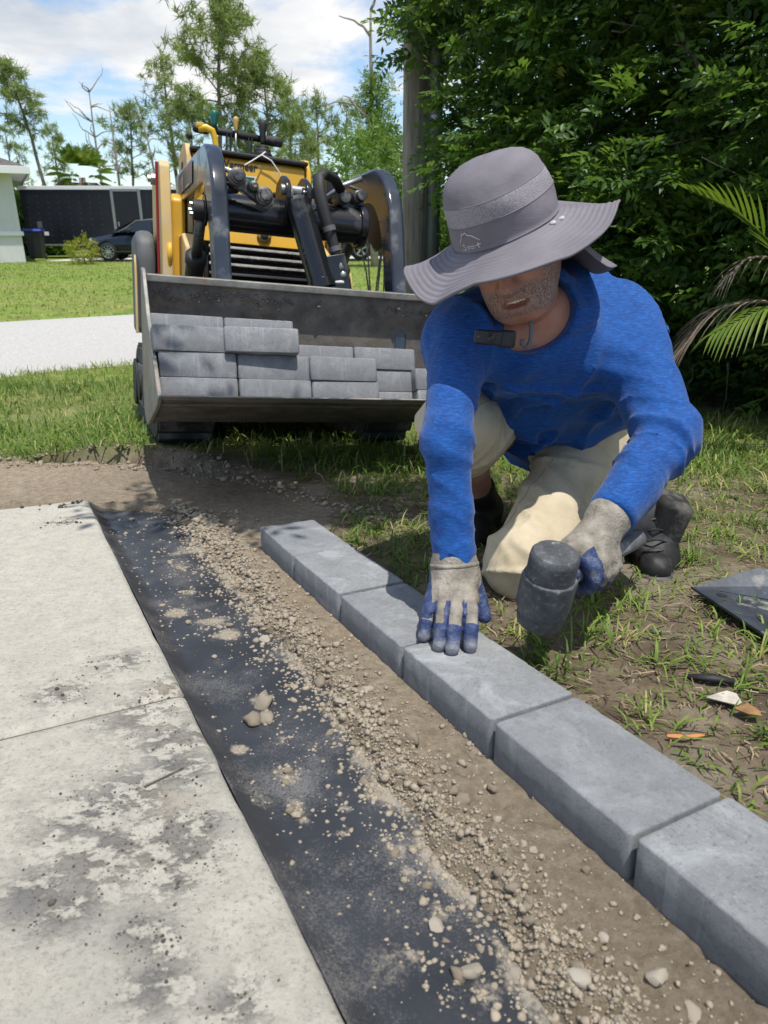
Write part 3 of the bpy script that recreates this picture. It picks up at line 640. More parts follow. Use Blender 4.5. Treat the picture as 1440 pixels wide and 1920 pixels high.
def lever(name, x, y, z0, z1, mat, prof, r=.005):
    o = MB().tube([(x, y, z0), (x, y, z1)], r, 8).build(name, M_STEEL, LD, smooth=True); MB().lathe(prof, (x, y, z1 - .004), (0, 0, 1), 20, caps=False).build('knob', mat, o, smooth=True)
lever('lever', -.172, 1.0, 1.345, 1.467, M_GREEN, [(0, 0), (.0135, .002), (.015, .02), (.0215, .058), (.0205, .072), (.013, .083), (0, .087)], .006)
lever('lever', -.064, 1.0, 1.345, 1.467, M_TANK, [(0, 0), (.008, .001), (.0095, .01), (.014, .05), (.014, .062), (.0085, .069), (0, .071)])
lever('lever', -.295, 1.0, 1.345, 1.40, M_MATT, [(0, 0), (.012, .004), (.017, .017), (.012, .030), (0, .034)])
joy = MB().lathe([(.0, 0), (.060, 0), (.058, .012), (.045, .016), (.052, .026), (.050, .032), (.038, .036), (.044, .046), (.040, .052), (.028, .056), (.033, .064), (.028, .070), (.018, .074)], (.073, 1.0, 1.345), (0, 0, 1), 22, caps=False).build('joystick', M_MATT, LD, smooth=True)
MB().lathe([(.0, .07), (.012, .07), (.0115, .095), (.019, .15), (.0215, .172), (.017, .19), (.0, .198)], (.073, 1.0, 1.345), (0, 0, 1), 20, caps=False).build('knob', M_MATT, joy, smooth=True)
yl = MB(); yp = [(-.262, .915, 1.432), (-.225, .905, 1.436), (-.197, .900, 1.425), (-.186, .90, 1.395), (-.180, .90, 1.345), (-.173, .905, 1.30)]
yl.tube(yp, [.016, .015, .014, .013, .012, .018], 10, flat=1.2); yl.box((-.255, .912, 1.446), (.035, .03, .018)); yl.cyl((-.173, .92, 1.298), (-.173, .86, 1.298), .022, 16)
yl.build('safety_lever', plain('bright_yellow_paint', (.68, .42, .015), .35, var=.05), LD, bevel=.003)
MB().box((-.187, .935, 1.30), (.02, .03, .06)).build('lever_bracket', M_MATT, LD)
# -- lettering and badge on the console front
def text_mesh(s, size, ext=.0015, off=0.0):
    cu = bpy.data.curves.new('t', 'FONT'); cu.body = s; cu.size = size; cu.extrude = ext; cu.offset = off; cu.align_x = 'LEFT'; cu.space_character = 1.02
    o = bpy.data.objects.new('t', cu); COL.objects.link(o); dg = bpy.context.evaluated_depsgraph_get(); me = bpy.data.meshes.new_from_object(o.evaluated_get(dg)); bpy.data.objects.remove(o); return me
M_INK = plain('decal_black', (.012, .012, .014), .5, var=.05)
me = text_mesh('Vermeer', .052, .001, .0013); o = link('lettering', me, M_INK, con); o.rotation_euler = (R_(87), 0, 0); o.location = (-.135, .9465, 1.279); o.scale = (.88, 1, 1)
o = MB().lathe([(.0055, 0), (.0055, .001)], (.046, .9475, 1.307), (0, -1, .05), 16).build('registered_mark', M_WHITE, con)
tr_ = MB().add([(-.055, .944, 1.253), (.035, .944, 1.253), (-.012, .942, 1.19)], [(0, 1, 2)][::1]); tr_.build('badge_edge', M_WHITE, con)
tr_ = MB().add([(-.043, .9425, 1.2475), (.023, .9425, 1.2475), (-.012, .9405, 1.20)], [(0, 1, 2)]); tr_.build('badge', M_GREEN, con)
em = MB().lathe([(.034, 0), (.036, .002), (.0, .004)], (.02, .716, .945), (0, -1, .2), 24, caps=False).build('hood_badge', M_TANK, LD, smooth=True); em.scale = (1, 1, 1)
MB().lathe([(.020, 0), (.018, .005), (0, .006)], (.02, .713, .944), (0, -1, .2), 18, caps=False).build('hood_badge_mark', M_MATT, LD, smooth=True)
# -- towers, fenders
for s in (-1, 1):
    x0, x1 = s * .405, s * .455
    MB().prism([(.82, .56), (.80, .9), (.86, 1.235), (.90, 1.262), (1.0, 1.27), (1.25, 1.25), (1.3, .56)], 0, x0, x1).build('tower', M_TAN, LD, bevel=.008)
    MB().prism([(.9, .56), (.9, 1.10), (.96, 1.13), (1.3, 1.13), (1.3, .56)], 0, s * .33, s * .404).build('tower_inner', M_YEL, LD, bevel=.02)
    MB().box((s * .4615, .93, .93), (.012, .012, .66)).build('reflector_strip', M_RED, LD, bevel=.002)
    MB().prism([(1.0, .45), (.96, .80), (.99, .91), (1.06, .955), (1.35, .955), (1.35, .45)], 0, s * .470, s * .563).build('fender', M_GREY, LD, bevel=.03)
    MB().prism([(.95, .45), (.94, .75), (.98, .83), (1.0, .45)], 0, s * .565, s * .575).build('fender_edge', M_TAN, LD, bevel=.003)
    pin = MB().cyl((s * .45, .99, 1.19), (s * .485, .99, 1.19), .028, 8).build('pivot_pin', M_STEEL, LD, bevel=.003); MB().cyl((s * .484, .99, 1.19), (s * .498, .99, 1.19), .017, 6).build('bolt_head', M_STEEL, pin)
    MB().tube([(s * .42, .815, .78), (s * .42, .80, .82), (s * .42, .805, .88)], .012, 8).build('latch', M_YEL, LD, smooth=True)
# -- lift arms
def round_poly(poly, r, n=5):
    out = []; m = len(poly)
    for i in range(m):
        p0, p1, p2 = np.array(poly[i - 1]), np.array(poly[i]), np.array(poly[(i + 1) % m]); rr = r[i] if isinstance(r, list) else r
        a = (p0 - p1) / np.linalg.norm(p0 - p1); b2 = (p2 - p1) / np.linalg.norm(p2 - p1); d = min(rr, .45 * np.linalg.norm(p0 - p1), .45 * np.linalg.norm(p2 - p1))
        for k in range(n + 1): t = k / n; out.append(tuple((1 - t) ** 2 * (p1 + a * d) + 2 * t * (1 - t) * p1 + t * t * (p1 + b2 * d)))
    return out
ARM = round_poly([(1.13, 1.10), (1.13, 1.245), (.16, 1.205), (.02, 1.06), (-.095, .60), (-.105, .40), (.0, .40), (.015, .60), (.105, .93), (.22, 1.065)], [.03, .03, .16, .12, .1, .03, .03, .1, .1, .12], 7)
for s in (-1, 1):
    dx_ = .05 if s < 0 else .055; xa, xb = (s * .335 + dx_, s * .399 + dx_)
    arm = MB().prism(ARM, 0, xa, xb).build('lift_arm', M_ARM, LD, bevel=.014, seg=3)
    MB().prism(round_poly([(.10, .90), (.14, 1.03), (.30, 1.09), (.36, 1.07), (.30, .96), (.20, .84)], .05), 0, s * .345 + dx_, s * .375 + dx_).build('gusset', M_ARM, arm, bevel=.006)
    MB().prism(round_poly([(.04, 1.0), (.10, 1.15), (.55, 1.17), (.75, 1.12), (.40, 1.02), (.18, .86), (.09, .86)], .06), 0, s * .338 + dx_, s * .342 + dx_).build('arm_plate', M_MATT, arm)
    MB().lathe([(.06, -.006), (.06, .006), (.035, .006), (.035, -.006)], (s * .39 + dx_, .235, .955), (s, 0, 0), 24, caps=False).build('pin_boss', M_BLK, arm, bevel=.002)
    MB().cyl((s * .375 + dx_, .24, .955), (s * .44 + dx_, .24, .955), .040, 24).build('pin', M_MATT, arm, bevel=.004)
    for k in range(3): a = k * 2.1; MB().cyl((s * .44 + dx_, .24 + .022 * math.cos(a), .955 + .022 * math.sin(a)), (s * .452 + dx_, .24 + .022 * math.cos(a), .955 + .022 * math.sin(a)), .009, 6).build('pin_bolt', M_STEEL, arm)
    cyl = MB().lathe([(.0, 0), (.036, 0), (.040, .006), (.040, .30), (.046, .305), (.046, .345), (.030, .35), (.0, .35)], (s * (.385 if s < 0 else .31) + dx_ * .6 * (s < 0), .64, .56), (0, -.34, .31), 22, caps=False).build('lift_cylinder', M_MATT, LD, smooth=True)
    MB().cyl((s * (.385 if s < 0 else .31) + dx_ * .6 * (s < 0), .385, .79), (s * (.385 if s < 0 else .31) + dx_ * .6 * (s < 0), .25, .92), .023, 16).build('cylinder_rod', M_DSTEEL, cyl, smooth=True)
la = [o for o in LD.children if o.name.startswith('lift_arm')][0]
# sticker strip on the outer face of the arm
MB().add([(-.3532, .50, 1.105), (-.3532, .98, 1.125), (-.3532, .98, 1.215), (-.3532, .50, 1.2)], [(0, 1, 2, 3)]).build('sticker', plain('sticker_grey', (.09, .09, .09), .35, var=.1), la)
MB().add([(-.3540, .58, 1.172), (-.3540, .68, 1.176), (-.3540, .68, 1.200), (-.3540, .58, 1.196)], [(0, 1, 2, 3)]).build('warning_label', plain('label_red', (.5, .10, .08), .5, var=.1), la)
for k in range(7):
    y = .80 + k * .022; MB().add([(-.3541, y, 1.118), (-.3541, y + .012, 1.118), (-.3541, y + .016 + .004 * (k % 2), 1.19), (-.3541, y + .004, 1.19)], [(0, 1, 2, 3)]).build('sticker_stroke', M_WHITE, la)
MB().add([(-.3541, .60, 1.114), (-.3541, .72, 1.118), (-.3541, .72, 1.123), (-.3541, .60, 1.119)], [(0, 1, 2, 3)]).build('sticker_line', M_WHITE, la)
MB().add([(-.3541, .90, 1.19), (-.3541, .94, 1.192), (-.3541, .94, 1.212), (-.3541, .90, 1.21)], [(0, 1, 2, 3)]).build('sticker_spot', plain('label_orange', (.6, .25, .04), .5, var=.1), la)
# -- cross tube, bucket cylinder
tube = MB().lathe([(.0, 0), (.09, 0), (.09, .03), (.073, .03), (.073, .61), (.09, .61), (.09, .64), (0, .64)], (-.318, .15, .945), (1, 0, 0), 28, caps=False).build('cross_tube', M_BLK, LD, bevel=.004)
for x in (-.062, .022): MB().prism(round_poly([(.19, .93), (.16, 1.075), (.07, 1.10), (-.005, 1.06), (-.02, 1.00), (.06, .90)], .03), 0, x, x + .022).build('clevis_plate', M_BLK, tube, bevel=.005)
MB().cyl((-.075, .03, 1.035), (.06, .03, 1.035), .020, 18).build('clevis_pin', M_STEEL, tube, bevel=.002)
d = np.array([.098, -.085, -.36]); d = d / np.linalg.norm(d); p0 = np.array([-.012, .02, 1.01])
bc = MB().lathe([(.0, .0), (.030, .0), (.052, .02), (.052, .335), (.0575, .338), (.0575, .372), (.046, .374), (.046, .36), (.0, .36)], p0, d, 28, caps=False).build('bucket_cylinder', M_BLK, LD, smooth=True)
bc.data.set_sharp_from_angle(angle=R_(40))
for s in (-1, 1): MB().tube([p0 + [s * .03, .0, .035], p0 + d * .02 + [s * .026, 0, 0]], .014, 10).build('rod_eye', M_STEEL if s < 0 else M_BLK, bc, smooth=True)
MB().cyl(p0 + d * .35, p0 + d * .45, .026, 16).build('cylinder_rod', M_DSTEEL, bc, smooth=True)
MB().box((.155, -.055, .68), (.085, .05, .24), Matrix.Rotation(R_(-13), 3, 'Y')).build('cylinder_mount', M_BLK, LD, bevel=.006)
# -- hydraulic couplers and hoses
man = MB(); man.box((-.203, .03, 1.020), (.15, .05, .05), Matrix.Rotation(R_(27), 3, 'Y')); man = man.build('coupler_block', M_DSTEEL, LD, bevel=.006)
for x, z, r in ((-.255, 1.050, .033), (-.195, 1.022, .020), (-.150, .993, .034)):
    q = MB().lathe([(r, 0), (r, .028), (r * .86, .032), (r * .86, .046), (r * .7, .048), (r * .62, .06), (r * .40, .062), (.0, .060)], (x, .012, z), (.02, -1, .03), 22, caps=False).build('coupler', M_DSTEEL, man, smooth=True); q.data.set_sharp_from_angle(angle=R_(35))
MB().prism([(-.16, .995), (-.105, 1.005), (-.10, .975), (-.13, .95), (-.175, .965)], 1, .02, .035).build('coupler_bracket', M_DSTEEL, man, bevel=.004)
for k, (z, x2) in enumerate(((1.085, -.262), (1.05, -.25), (1.03, -.24))): MB().tube([(-.33, .28, z + .045), (-.31, .15, z + .03), (x2, .03, z - .012)], .010 if k < 2 else .007, 10).build('steel_line', M_STEEL if k < 2 else M_MATT, LD, smooth=True)
MB().tube([(-.24, .06, 1.02), (-.29, .06, 1.01), (-.305, .06, .98), (-.30, .06, .90)], .016, 10).build('hose', M_MATT, LD, smooth=True)
rb = MB().prism([(.18, .95), (.34, .95), (.325, 1.085), (.215, 1.085)], 1, .155, .175).build('coupler_mount', M_BLK, LD, bevel=.006)
for x, z, r in ((.215, 1.048, .030), (.29, 1.062, .026)):
    q = MB().lathe([(r * .8, -.03), (r, -.02), (r, .03), (r * .82, .034), (r * .82, .06), (r * .6, .062), (.0, .060)], (x, .15, z), (.12, -1, .05), 22, caps=False).build('coupler', M_DSTEEL, rb, smooth=True); q.data.set_sharp_from_angle(angle=R_(35))
MB().tube([(.13, .14, 1.03), (.22, .13, 1.10), (.30, .12, 1.135)], .010, 8).build('steel_line', M_STEEL, LD, smooth=True)
MB().tube([(.215, .17, 1.09), (.27, .20, 1.115), (.34, .20, 1.10)], .007, 8).build('steel_line', M_STEEL, LD, smooth=True)
MB().box((.20, .25, 1.10), (.035, .035, .12)).build('stop_post', M_BLK, LD, bevel=.004); MB().box((.20, .25, 1.165), (.06, .05, .012)).build('stop_cap', M_BLK, LD, bevel=.003)
hp = [(.20, .10, 1.075), (.16, .06, 1.105), (.105, .03, 1.115), (.072, .0, 1.09), (.072, -.02, 1.03), (.088, -.03, .96), (.115, -.04, .88), (.135, -.05, .81), (.148, -.06, .765)]
hs = MB().tube(hp, [.022, .023, .024, .026, .027, .026, .024, .022, .018], 12, flat=.8).build('hose_sleeve', M_MATT, LD, smooth=True)
for p, a in ((0.106, .905), (.132, .83)): MB().lathe([(.026, 0), (.026, .02)], (p, -.045, a), (.3, -.1, -1), 14, caps=False).build('hose_tape', M_GREY, hs, smooth=True)
MB().lathe([(.015, 0), (.019, .004), (.019, .03), (.014, .034), (.014, .044), (.018, .048), (.018, .066), (.0, .07)], (.147, -.06, .772), (.10, -.05, -.30), 14, caps=False).build('hose_fitting', M_STEEL, hs, smooth=True)
MB().cyl((.168, -.068, .69), (.115, -.065, .687), .017, 8).build('hose_elbow', M_STEEL, hs, bevel=.002)
MB().tube([(.2, .24, 1.07), (.0, .26, 1.06), (-.06, .28, 1.05)], .012, 8).build('hose', M_MATT, LD, smooth=True)
for k in range(3): MB().tube([(.06, .5, 1.03 - k * .05), (.27, .5, 1.04 - k * .05)], .012, 8).build('steel_line', M_TAN, LD, smooth=True)
# white cable tie hanging on the joystick
MB().tube([(.073, .935, 1.375), (.05, .92, 1.355), (-.01, .88, 1.31), (-.06, .80, 1.27)], .0035, 6).tube([(.05, .92, 1.355), (.10, .92, 1.335), (.145, .925, 1.285), (.165, .925, 1.225)], .0035, 6).build('cable_tie', M_WHITE, LD, smooth=True)
# -- bucket
prof_i = round_poly([(-.62, .262), (-.20, .140), (-.095, .215), (-.098, .52), (-.130, .60), (-.135, .650)], [.001, .09, .12, .05, .04, .001], 6)[6:-6]
prof_i = [(-.62, .262)] + prof_i + [(-.135, .650)]
P = np.array(prof_i); T = np.gradient(P, axis=0); T /= np.linalg.norm(T, axis=1)[:, None]; Nn = np.c_[T[:, 1], -T[:, 0]]
outer = P + Nn * .012; poly = [tuple(p) for p in P] + [tuple(p) for p in outer[::-1]]
BK = MB().prism(poly, 0, -.608, .608).build('bucket', M_BUCKET, LD, bevel=.003)
MB().box((0, -.141, .650), (1.216, .036, .026), Matrix.Rotation(R_(8), 3, 'X')).build('bucket_rim', M_BEDGE, BK, bevel=.004)
MB().prism([(-.665, .273), (-.55, .2385), (-.55, .228), (-.668, .268)], 0, -.622, .622).build('cutting_edge', M_BEDGE, BK, bevel=.002)
for s in (-1, 1):
    MB().prism(round_poly([(-.655, .262), (-.60, .232), (-.20, .118), (-.07, .185), (-.082, .54), (-.115, .685), (-.165, .675), (-.30, .52)], [.01, .02, .06, .08, .04, .01, .03, .2], 5), 0, s * .610, s * .624).build('side_plate', M_BEDGE, BK, bevel=.003)
MB().tube([(-.6, -.105, .575), (.6, -.105, .575)], .012, 8).build('bend_line', M_BUCKET, BK, smooth=True)
# clinging mud under the rim
px_ = rng.uniform(-.6, .6, 700); keep = n2(px_, px_ * 0, 5, 3, 90) > -.12; px_ = px_[keep]
mud = np.c_[px_, np.full(len(px_), -.128) + rng.normal(0, .004, len(px_)), .60 + rng.normal(0, .014, len(px_))]
Mw = lambda p: M_T + np.asarray(p) @ MR.T
crumbs('dried_mud', mud, rng.gamma(1.6, .0018, len(px_)) + .001, plain('dried_mud', (.15, .125, .10), .95, var=.4, sc=50, bump=.6), BK)
# -- pavers in the bucket (each a thing of its own)
Lp = np.array([0, -.62, .262]); th = math.atan2(.122, .42); fy = np.array([0, math.cos(th), -math.sin(th)]); fn = np.array([0, math.sin(th), math.cos(th)])
Tk = PVT + .0012
LOAD = [(-.478, 0, .085, 0, 'against the side plate, lowest in front'), (-.478, 1, .085, 0, 'against the side plate, second layer up'), (-.496, 2, .080, 1.5, 'topmost of the front stack by the side plate'),
        (-.220, 0, .085, 0, 'bottom layer, second from the side plate'), (-.221, 1, .090, 0, 'half shaded by the jutting block above'), (-.262, 2, .055, -3, 'jutting forward, skewed, on the second stack'),
        (.036, 0, .085, 0, 'bottom layer, third from the side plate'), (.030, 1, .080, 1, 'topmost of the third front stack'),
        (-.485, 0, .245, 0, None), (-.485, 1, .245, 0, None), (-.485, 2, .245, 0, None), (-.488, 3, .235, 0, 'back row, topmost beside the side plate'),
        (-.226, 0, .245, 0, None), (-.226, 1, .245, 0, None), (-.226, 2, .245, 0, None), (-.23, 3, .238, 0, 'back row, topmost, second from the side plate'),
        (.030, 0, .245, 0, None), (.030, 1, .245, 0, None), (.005, 2, .245, 0, 'peeping out behind the middle stack'),
        (.285, 0, .245, 0, 'back row bottom, beyond the middle stack'), (.275, 1, .245, 0, 'back row, shaded by the block above'), (.262, 2, .238, 0, 'back row, topmost at the step'),
        (.54 - .04, 0, .20, 0, 'bottom layer beside the worker\'s blue sleeve'), (.495, 1, .20, 0, 'second layer beside the worker\'s blue sleeve')]
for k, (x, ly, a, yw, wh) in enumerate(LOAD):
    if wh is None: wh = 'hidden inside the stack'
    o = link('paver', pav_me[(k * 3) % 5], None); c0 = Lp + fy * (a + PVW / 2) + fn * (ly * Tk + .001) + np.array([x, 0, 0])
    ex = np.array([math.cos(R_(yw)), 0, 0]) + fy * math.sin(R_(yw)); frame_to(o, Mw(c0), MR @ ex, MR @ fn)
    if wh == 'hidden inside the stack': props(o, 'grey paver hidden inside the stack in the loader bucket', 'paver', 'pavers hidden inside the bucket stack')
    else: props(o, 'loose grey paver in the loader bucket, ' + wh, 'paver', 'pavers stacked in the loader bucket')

# ================================================================ the worker
g = G('skin', .55, 0, .4); v = g.co()
c = g.ramp(g.noise(18, 4, .6, v), (.3, (.42, .19, .12)), (.7, (.57, .29, .20)))
c = g.mix(g.math('MULTIPLY', g.attr('lips'), .7), c, (.46, .15, .12))
bd = g.math('MULTIPLY', g.attr('beard'), g.ramp(g.noise(380, 3, .85, v), (.36, .45), (.58, 1.)))
c = g.mix(g.math('MULTIPLY', bd, .8), c, g.ramp(g.noise(330, 2, .8, g.co(loc=(4, 2, 1))), (.44, (.055, .042, .036)), (.60, (.40, .37, .34))))
g.col(c); g.b.inputs['Subsurface Weight'].default_value = .12; g.b.inputs['Subsurface Radius'].default_value = (.01, .004, .002)
g.bump(g.math('ADD', g.noise(260, 3, .7, v), g.math('MULTIPLY', bd, 1.5)), .45, .002); M_SKIN = g.m
g = G('blue_heather_jersey', .8, 0, .25); v = g.co(scale=(1, 1, 7), rot=(0, R_(8), 0))
h1 = g.noise(75, 5, .7, v); c = g.ramp(h1, (.36, (.004, .026, .12)), (.54, (.008, .075, .30)), (.68, (.022, .15, .47)))
c = g.mix(.35, c, g.ramp(g.noise(10, 4, .6, g.co()), (.3, (.005, .05, .215)), (.7, (.010, .095, .35)))); g.col(c)
g.b.inputs['Sheen Weight'].default_value = .15
rd = lambda sc, ro, d, lo: g.math('SUBTRACT', 1.0, g.math('MINIMUM', g.math('MULTIPLY', g.math('ABSOLUTE', g.math('SUBTRACT', g.noise(sc, 2, .5, g.co(scale=(1, 1, .55), rot=ro, loc=lo), d), .5)), 9.), 1.0))
bp_ = g.bump(g.noise(11, 3, .5, g.co(scale=(1, 1, .5), rot=(.3, .5, 0)), .6), .35, .02); g.bump(g.noise(420, 2, .6, v), .25, .0015, bp_); M_SHIRT = g.m
g = G('khaki_cotton', .85, 0, .25); v = g.co()
c = g.ramp(g.noise(11, 6, .6, v), (.3, (.46, .385, .26)), (.7, (.62, .545, .40)))
c = g.mix(g.math('MULTIPLY', g.attr('dirt'), g.ramp(g.noise(22, 6, .7, v), (.35, 0.), (.6, .9))), c, (.22, .15, .085)); g.col(c)
rd = lambda sc, ro, d, lo: g.math('SUBTRACT', 1.0, g.math('MINIMUM', g.math('MULTIPLY', g.math('ABSOLUTE', g.math('SUBTRACT', g.noise(sc, 2, .5, g.co(scale=(1, 1, .6), rot=ro, loc=lo), d), .5)), 9.), 1.0))
bp_ = g.bump(g.math('ADD', rd(6, (.5, .3, .2), 1.0, (0, 0, 0)), g.math('MULTIPLY', rd(12, (-.5, .6, .3), .8, (3, 1, 2)), .5)), .25, .009); g.bump(g.noise(700, 2, .6, v), .25, .001, bp_); M_KHAKI = g.m
g = G('coated_glove', .8, 0, .3); v = g.co()
knit = g.ramp(g.noise(30, 5, .6, v), (.3, (.16, .14, .112)), (.7, (.38, .345, .29)))
blue = g.ramp(g.noise(55, 5, .65, v), (.28, (.022, .032, .08)), (.50, (.042, .068, .17)), (.68, (.18, .185, .21)))
ct = g.ramp(g.math('ADD', g.attr('coat'), g.math('MULTIPLY', g.math('SUBTRACT', g.noise(60, 3, .6, v), .5), .35)), (.46, 0.), (.54, 1.))
c = g.mix(ct, knit, blue); c = g.mix(g.math('MULTIPLY', g.attr('tip'), .75), c, (.25, .25, .26)); g.col(c); g.rough(g.mix(ct, (.9,) * 3, (.5,) * 3))
bp_ = g.bump(g.noise(85, 5, .65, v, .6), .8, .006); g.bump(g.noise(900, 1, .5, v), .3, .0008, bp_); M_GLOVE = g.m
M_BOOT = plain('black_boot', (.012, .012, .013), .6, var=.3, sc=30, bump=.3, dust=(.10, .09, .08), dsc=9, dlo=.55, dhi=.85)
M_SOLE = plain('boot_sole', (.018, .018, .018), .8, var=.3, sc=40, bump=.3, dust=(.22, .2, .17), dsc=15, dlo=.5, dhi=.8)

A3 = lambda *p: np.array(p, np.float32)
def unit(v): v = np.asarray(v, float); return v / np.linalg.norm(v)
PV, NB = A3(.49, 1.90, .56), A3(.335, 1.525, .875)
SR, SLh = A3(.150, 1.460, .845), A3(.525, 1.590, .835)
ER, WR = A3(.114, 1.235, .700), A3(.128, 1.165, .483)
EL, WL = A3(.560, 1.362, .675), A3(.402, 1.178, .578)
HR, HL = A3(.40, 1.93, .545), A3(.565, 1.85, .525)
KR, AR = A3(.165, 1.565, .640), A3(.275, 1.86, .33)
KL, AL = A3(.315, 1.425, .372), A3(.655, 1.64, .37)
# head frame
def hframe(pitch, roll, yaw):
    p, r, y = map(R_, (pitch, roll, yaw)); s = np.array([1, 0, 0.]); f = np.array([0, -math.cos(p), -math.sin(p)]); u = np.array([0, -math.sin(p), math.cos(p)])
    u2 = u * math.cos(r) - s * math.sin(r); s2 = s * math.cos(r) + u * math.sin(r); Rz = np.array([[math.cos(y), -math.sin(y), 0], [math.sin(y), math.cos(y), 0], [0, 0, 1]])
    return Rz @ s2, Rz @ f, Rz @ u2
HS, HF, HU = hframe(19, 18, -18); FO = -.012; HC = np.array([.238, 1.435, 1.028]); HM = np.stack([HS, HF, HU])
hp_ = lambda a, b, c: (HC + a * HS + b * HF + c * HU).astype(np.float32)
WK = empty('person', (.42, 1.62, zs(0, 1.62)), label='kneeling man in blue long-sleeved shirt, khaki trousers and wide-brimmed hat pressing a paver', cat='person')
def wchild(name, V, F, mat, parent=None, cols=None, smooth=True, **k):
    me = fmesh(name, V, F, cols); o = link(name, me, mat, None, smooth=smooth, **k); p = parent or WK; o.parent = p
    o.matrix_parent_inverse = Matrix.Translation(p.matrix_world.translation).inverted() if p is WK else Matrix.Identity(4); return o
bpy.context.view_layer.update()

# ---- body (head, neck and limbs as one skin)
def sdf_head(p):
    q = (p - HC.astype(np.float32)) @ HM.T.astype(np.float32)       # side, forward, up
    a = np.abs(q[:, 0]); qs = np.c_[a, q[:, 1], q[:, 2]].astype(np.float32)
    d = sd_ell(q, (0, -.012, .035), (.076, .096, .100))
    d = smin(d, sd_ell(q, (0, .030, -.045), (.062, .062, .075)), .04)          # mid face
    d = smin(d, sd_ell(q, (0, .050, -.098), (.040, .036, .030)), .05)          # chin
    d = smin(d, sd_cap(qs, A3(.056, -.005, -.055), A3(.028, .05, -.093), .018, .018), .045)   # jaw
    d = smin(d, sd_ell(qs, (.040, .058, -.020), (.024, .022, .020)), .03)      # cheekbones
    d = smin(d, sd_ell(q, (0, .085, .018), (.052, .018, .014)), .025)          # brow
    d = smax(d, -sd_ell(qs, (.031, .097, -.001), (.019, .018, .012)), .016)    # eye sockets
    n = smin(sd_cap(q, A3(0, .088, .008), A3(0, .117, -.033 + FO * .7), .0085, .0125), sd_ell(qs, (.0125, .103, -.037 + FO * .7), (.0095, .011, .009)), .012)
    d = smin(d, n, .014)
    d = smin(d, sd_ell(q, (0, .081, -.062 + FO), (.032, .018, .024)), .03)          # muzzle
    d = smin(d, sd_cap(qs, A3(0, .097, -.0565 + FO), A3(.026, .081, -.0575 + FO), .0046, .0022), .008)
    d = smin(d, sd_cap(qs, A3(0, .0955, -.0765 + FO), A3(.022, .082, -.070 + FO), .0062, .003), .008)
    d = smax(d, -sd_ell(q, (.004, .101, -.0665 + FO), (.0265, .018, .0072)), .004)   # parted lips
    d = smax(d, -sd_cap(qs, A3(.019, .101, -.038 + FO), A3(.037, .080, -.066 + FO), .0006, .0006), .008)   # smile folds
    d = smax(d, -sd_ell(q, (0, .088, -.088 + FO), (.022, .0065, .004)), .008)
    e = sd_ell(qs, (.080, -.012, -.008), (.010, .020, .032)); e = smax(e, -sd_ell(qs, (.090, -.006, -.004), (.008, .012, .018)), .006)
    d = smin(d, e, .012)
    d = smin(d, sd_cap(p, hp_(0, -.012, -.075), NB + A3(0, .02, -.02), .057, .064), .04)
    return d
V, F = nets(sdf_head, np.minimum(HC, NB) - [.14, .16, .07], np.maximum(HC, NB) + [.12, .13, .16], .0028); V = relax(V, F, 1)
q = (V - HC) @ HM.T; ax = np.abs(q[:, 0])
beard = sstep(-.030, -.050, q[:, 2] + .25 * ax) * sstep(-.002, .022, q[:, 1]) * sstep(-.136, -.118, q[:, 2] - .35 * (q[:, 1] - .03))
beard = np.maximum(beard * (1 - .85 * np.exp(-((q[:, 0] / .024) ** 2 + ((q[:, 2] + .066 - FO) / .012) ** 2))), .9 * np.exp(-((ax - .065) / .012) ** 2) * sstep(.03, .0, q[:, 2]) * (q[:, 2] > -.06))
lips = np.exp(-((q[:, 0] / .025) ** 4 + ((q[:, 2] + .066 - FO) / .0135) ** 4)) * (q[:, 1] > .078)
def sdf_limbs(p):
    d = sd_cap(p, NB, PV, .085, .08)
    for a, b, ra, rb in ((SR, ER, .045, .036), (ER, WR, .036, .027), (SLh, EL, .045, .036), (EL, WL, .036, .027), (HR, KR, .075, .052), (KR, KR + .32 * (AR - KR), .050, .050), (KR + .3 * (AR - KR), AR, .052, .036), (HL, KL, .075, .05), (KL, AL, .05, .034), (SR, SLh, .05, .05)):
        d = smin(d, sd_cap(p, a, b, ra, rb), .03)
    return d
V2, F2 = nets(sdf_limbs, (-.0, 1.08, .27), (.78, 2.06, .96), .010)
V2 = relax(V2, F2, 1)
body = wchild('body', np.concatenate([V, V2]), np.concatenate([F, F2 + len(V)]), M_SKIN, cols={'beard': np.r_[np.clip(beard, 0, 1), np.zeros(len(V2))], 'lips': np.r_[np.clip(lips, 0, 1), np.zeros(len(V2))]})
# eyes, teeth
M_EYE = plain('eye_white', (.55, .5, .46), .3, var=.05); M_TEETH = plain('teeth', (.72, .68, .58), .3, var=.05); M_IRIS = plain('iris', (.05, .06, .06), .2, var=.1)
for s in (-1, 1):
    e = MB().lathe([(0.0001, -.011)] + [(.011 * math.sin(t), -.011 * math.cos(t)) for t in np.linspace(.2, 2.94, 10)] + [(.0001, .011)], hp_(s * .031, .081, -.001), HF, 16, caps=False).build('eye', M_EYE, smooth=True); e.parent = body
    i = MB().lathe([(.0052, .0098), (.004, .0104), (0.0001, .0107)], hp_(s * .031, .081, -.001), unit(HF - .35 * HU - .1 * HS), 14, caps=False).build('iris', M_IRIS, smooth=True); i.parent = e
    lid = MB().lathe([(.0118, .0), (.0112, .005), (.008, .0088)], hp_(s * .031, .0815, .0005), unit(HF * .75 + HU * .65), 14, caps=False).build('eyelid', M_SKIN, smooth=True); lid.parent = body
tm = MB()
for k in range(-3, 4): tm.box(hp_(.003 + k * .0052, .0965 - abs(k) * .0016, -.0625 + FO), (.0050, .004, .0070), HM.T)
t = tm.build('teeth', M_TEETH, bevel=.001); t.parent = body

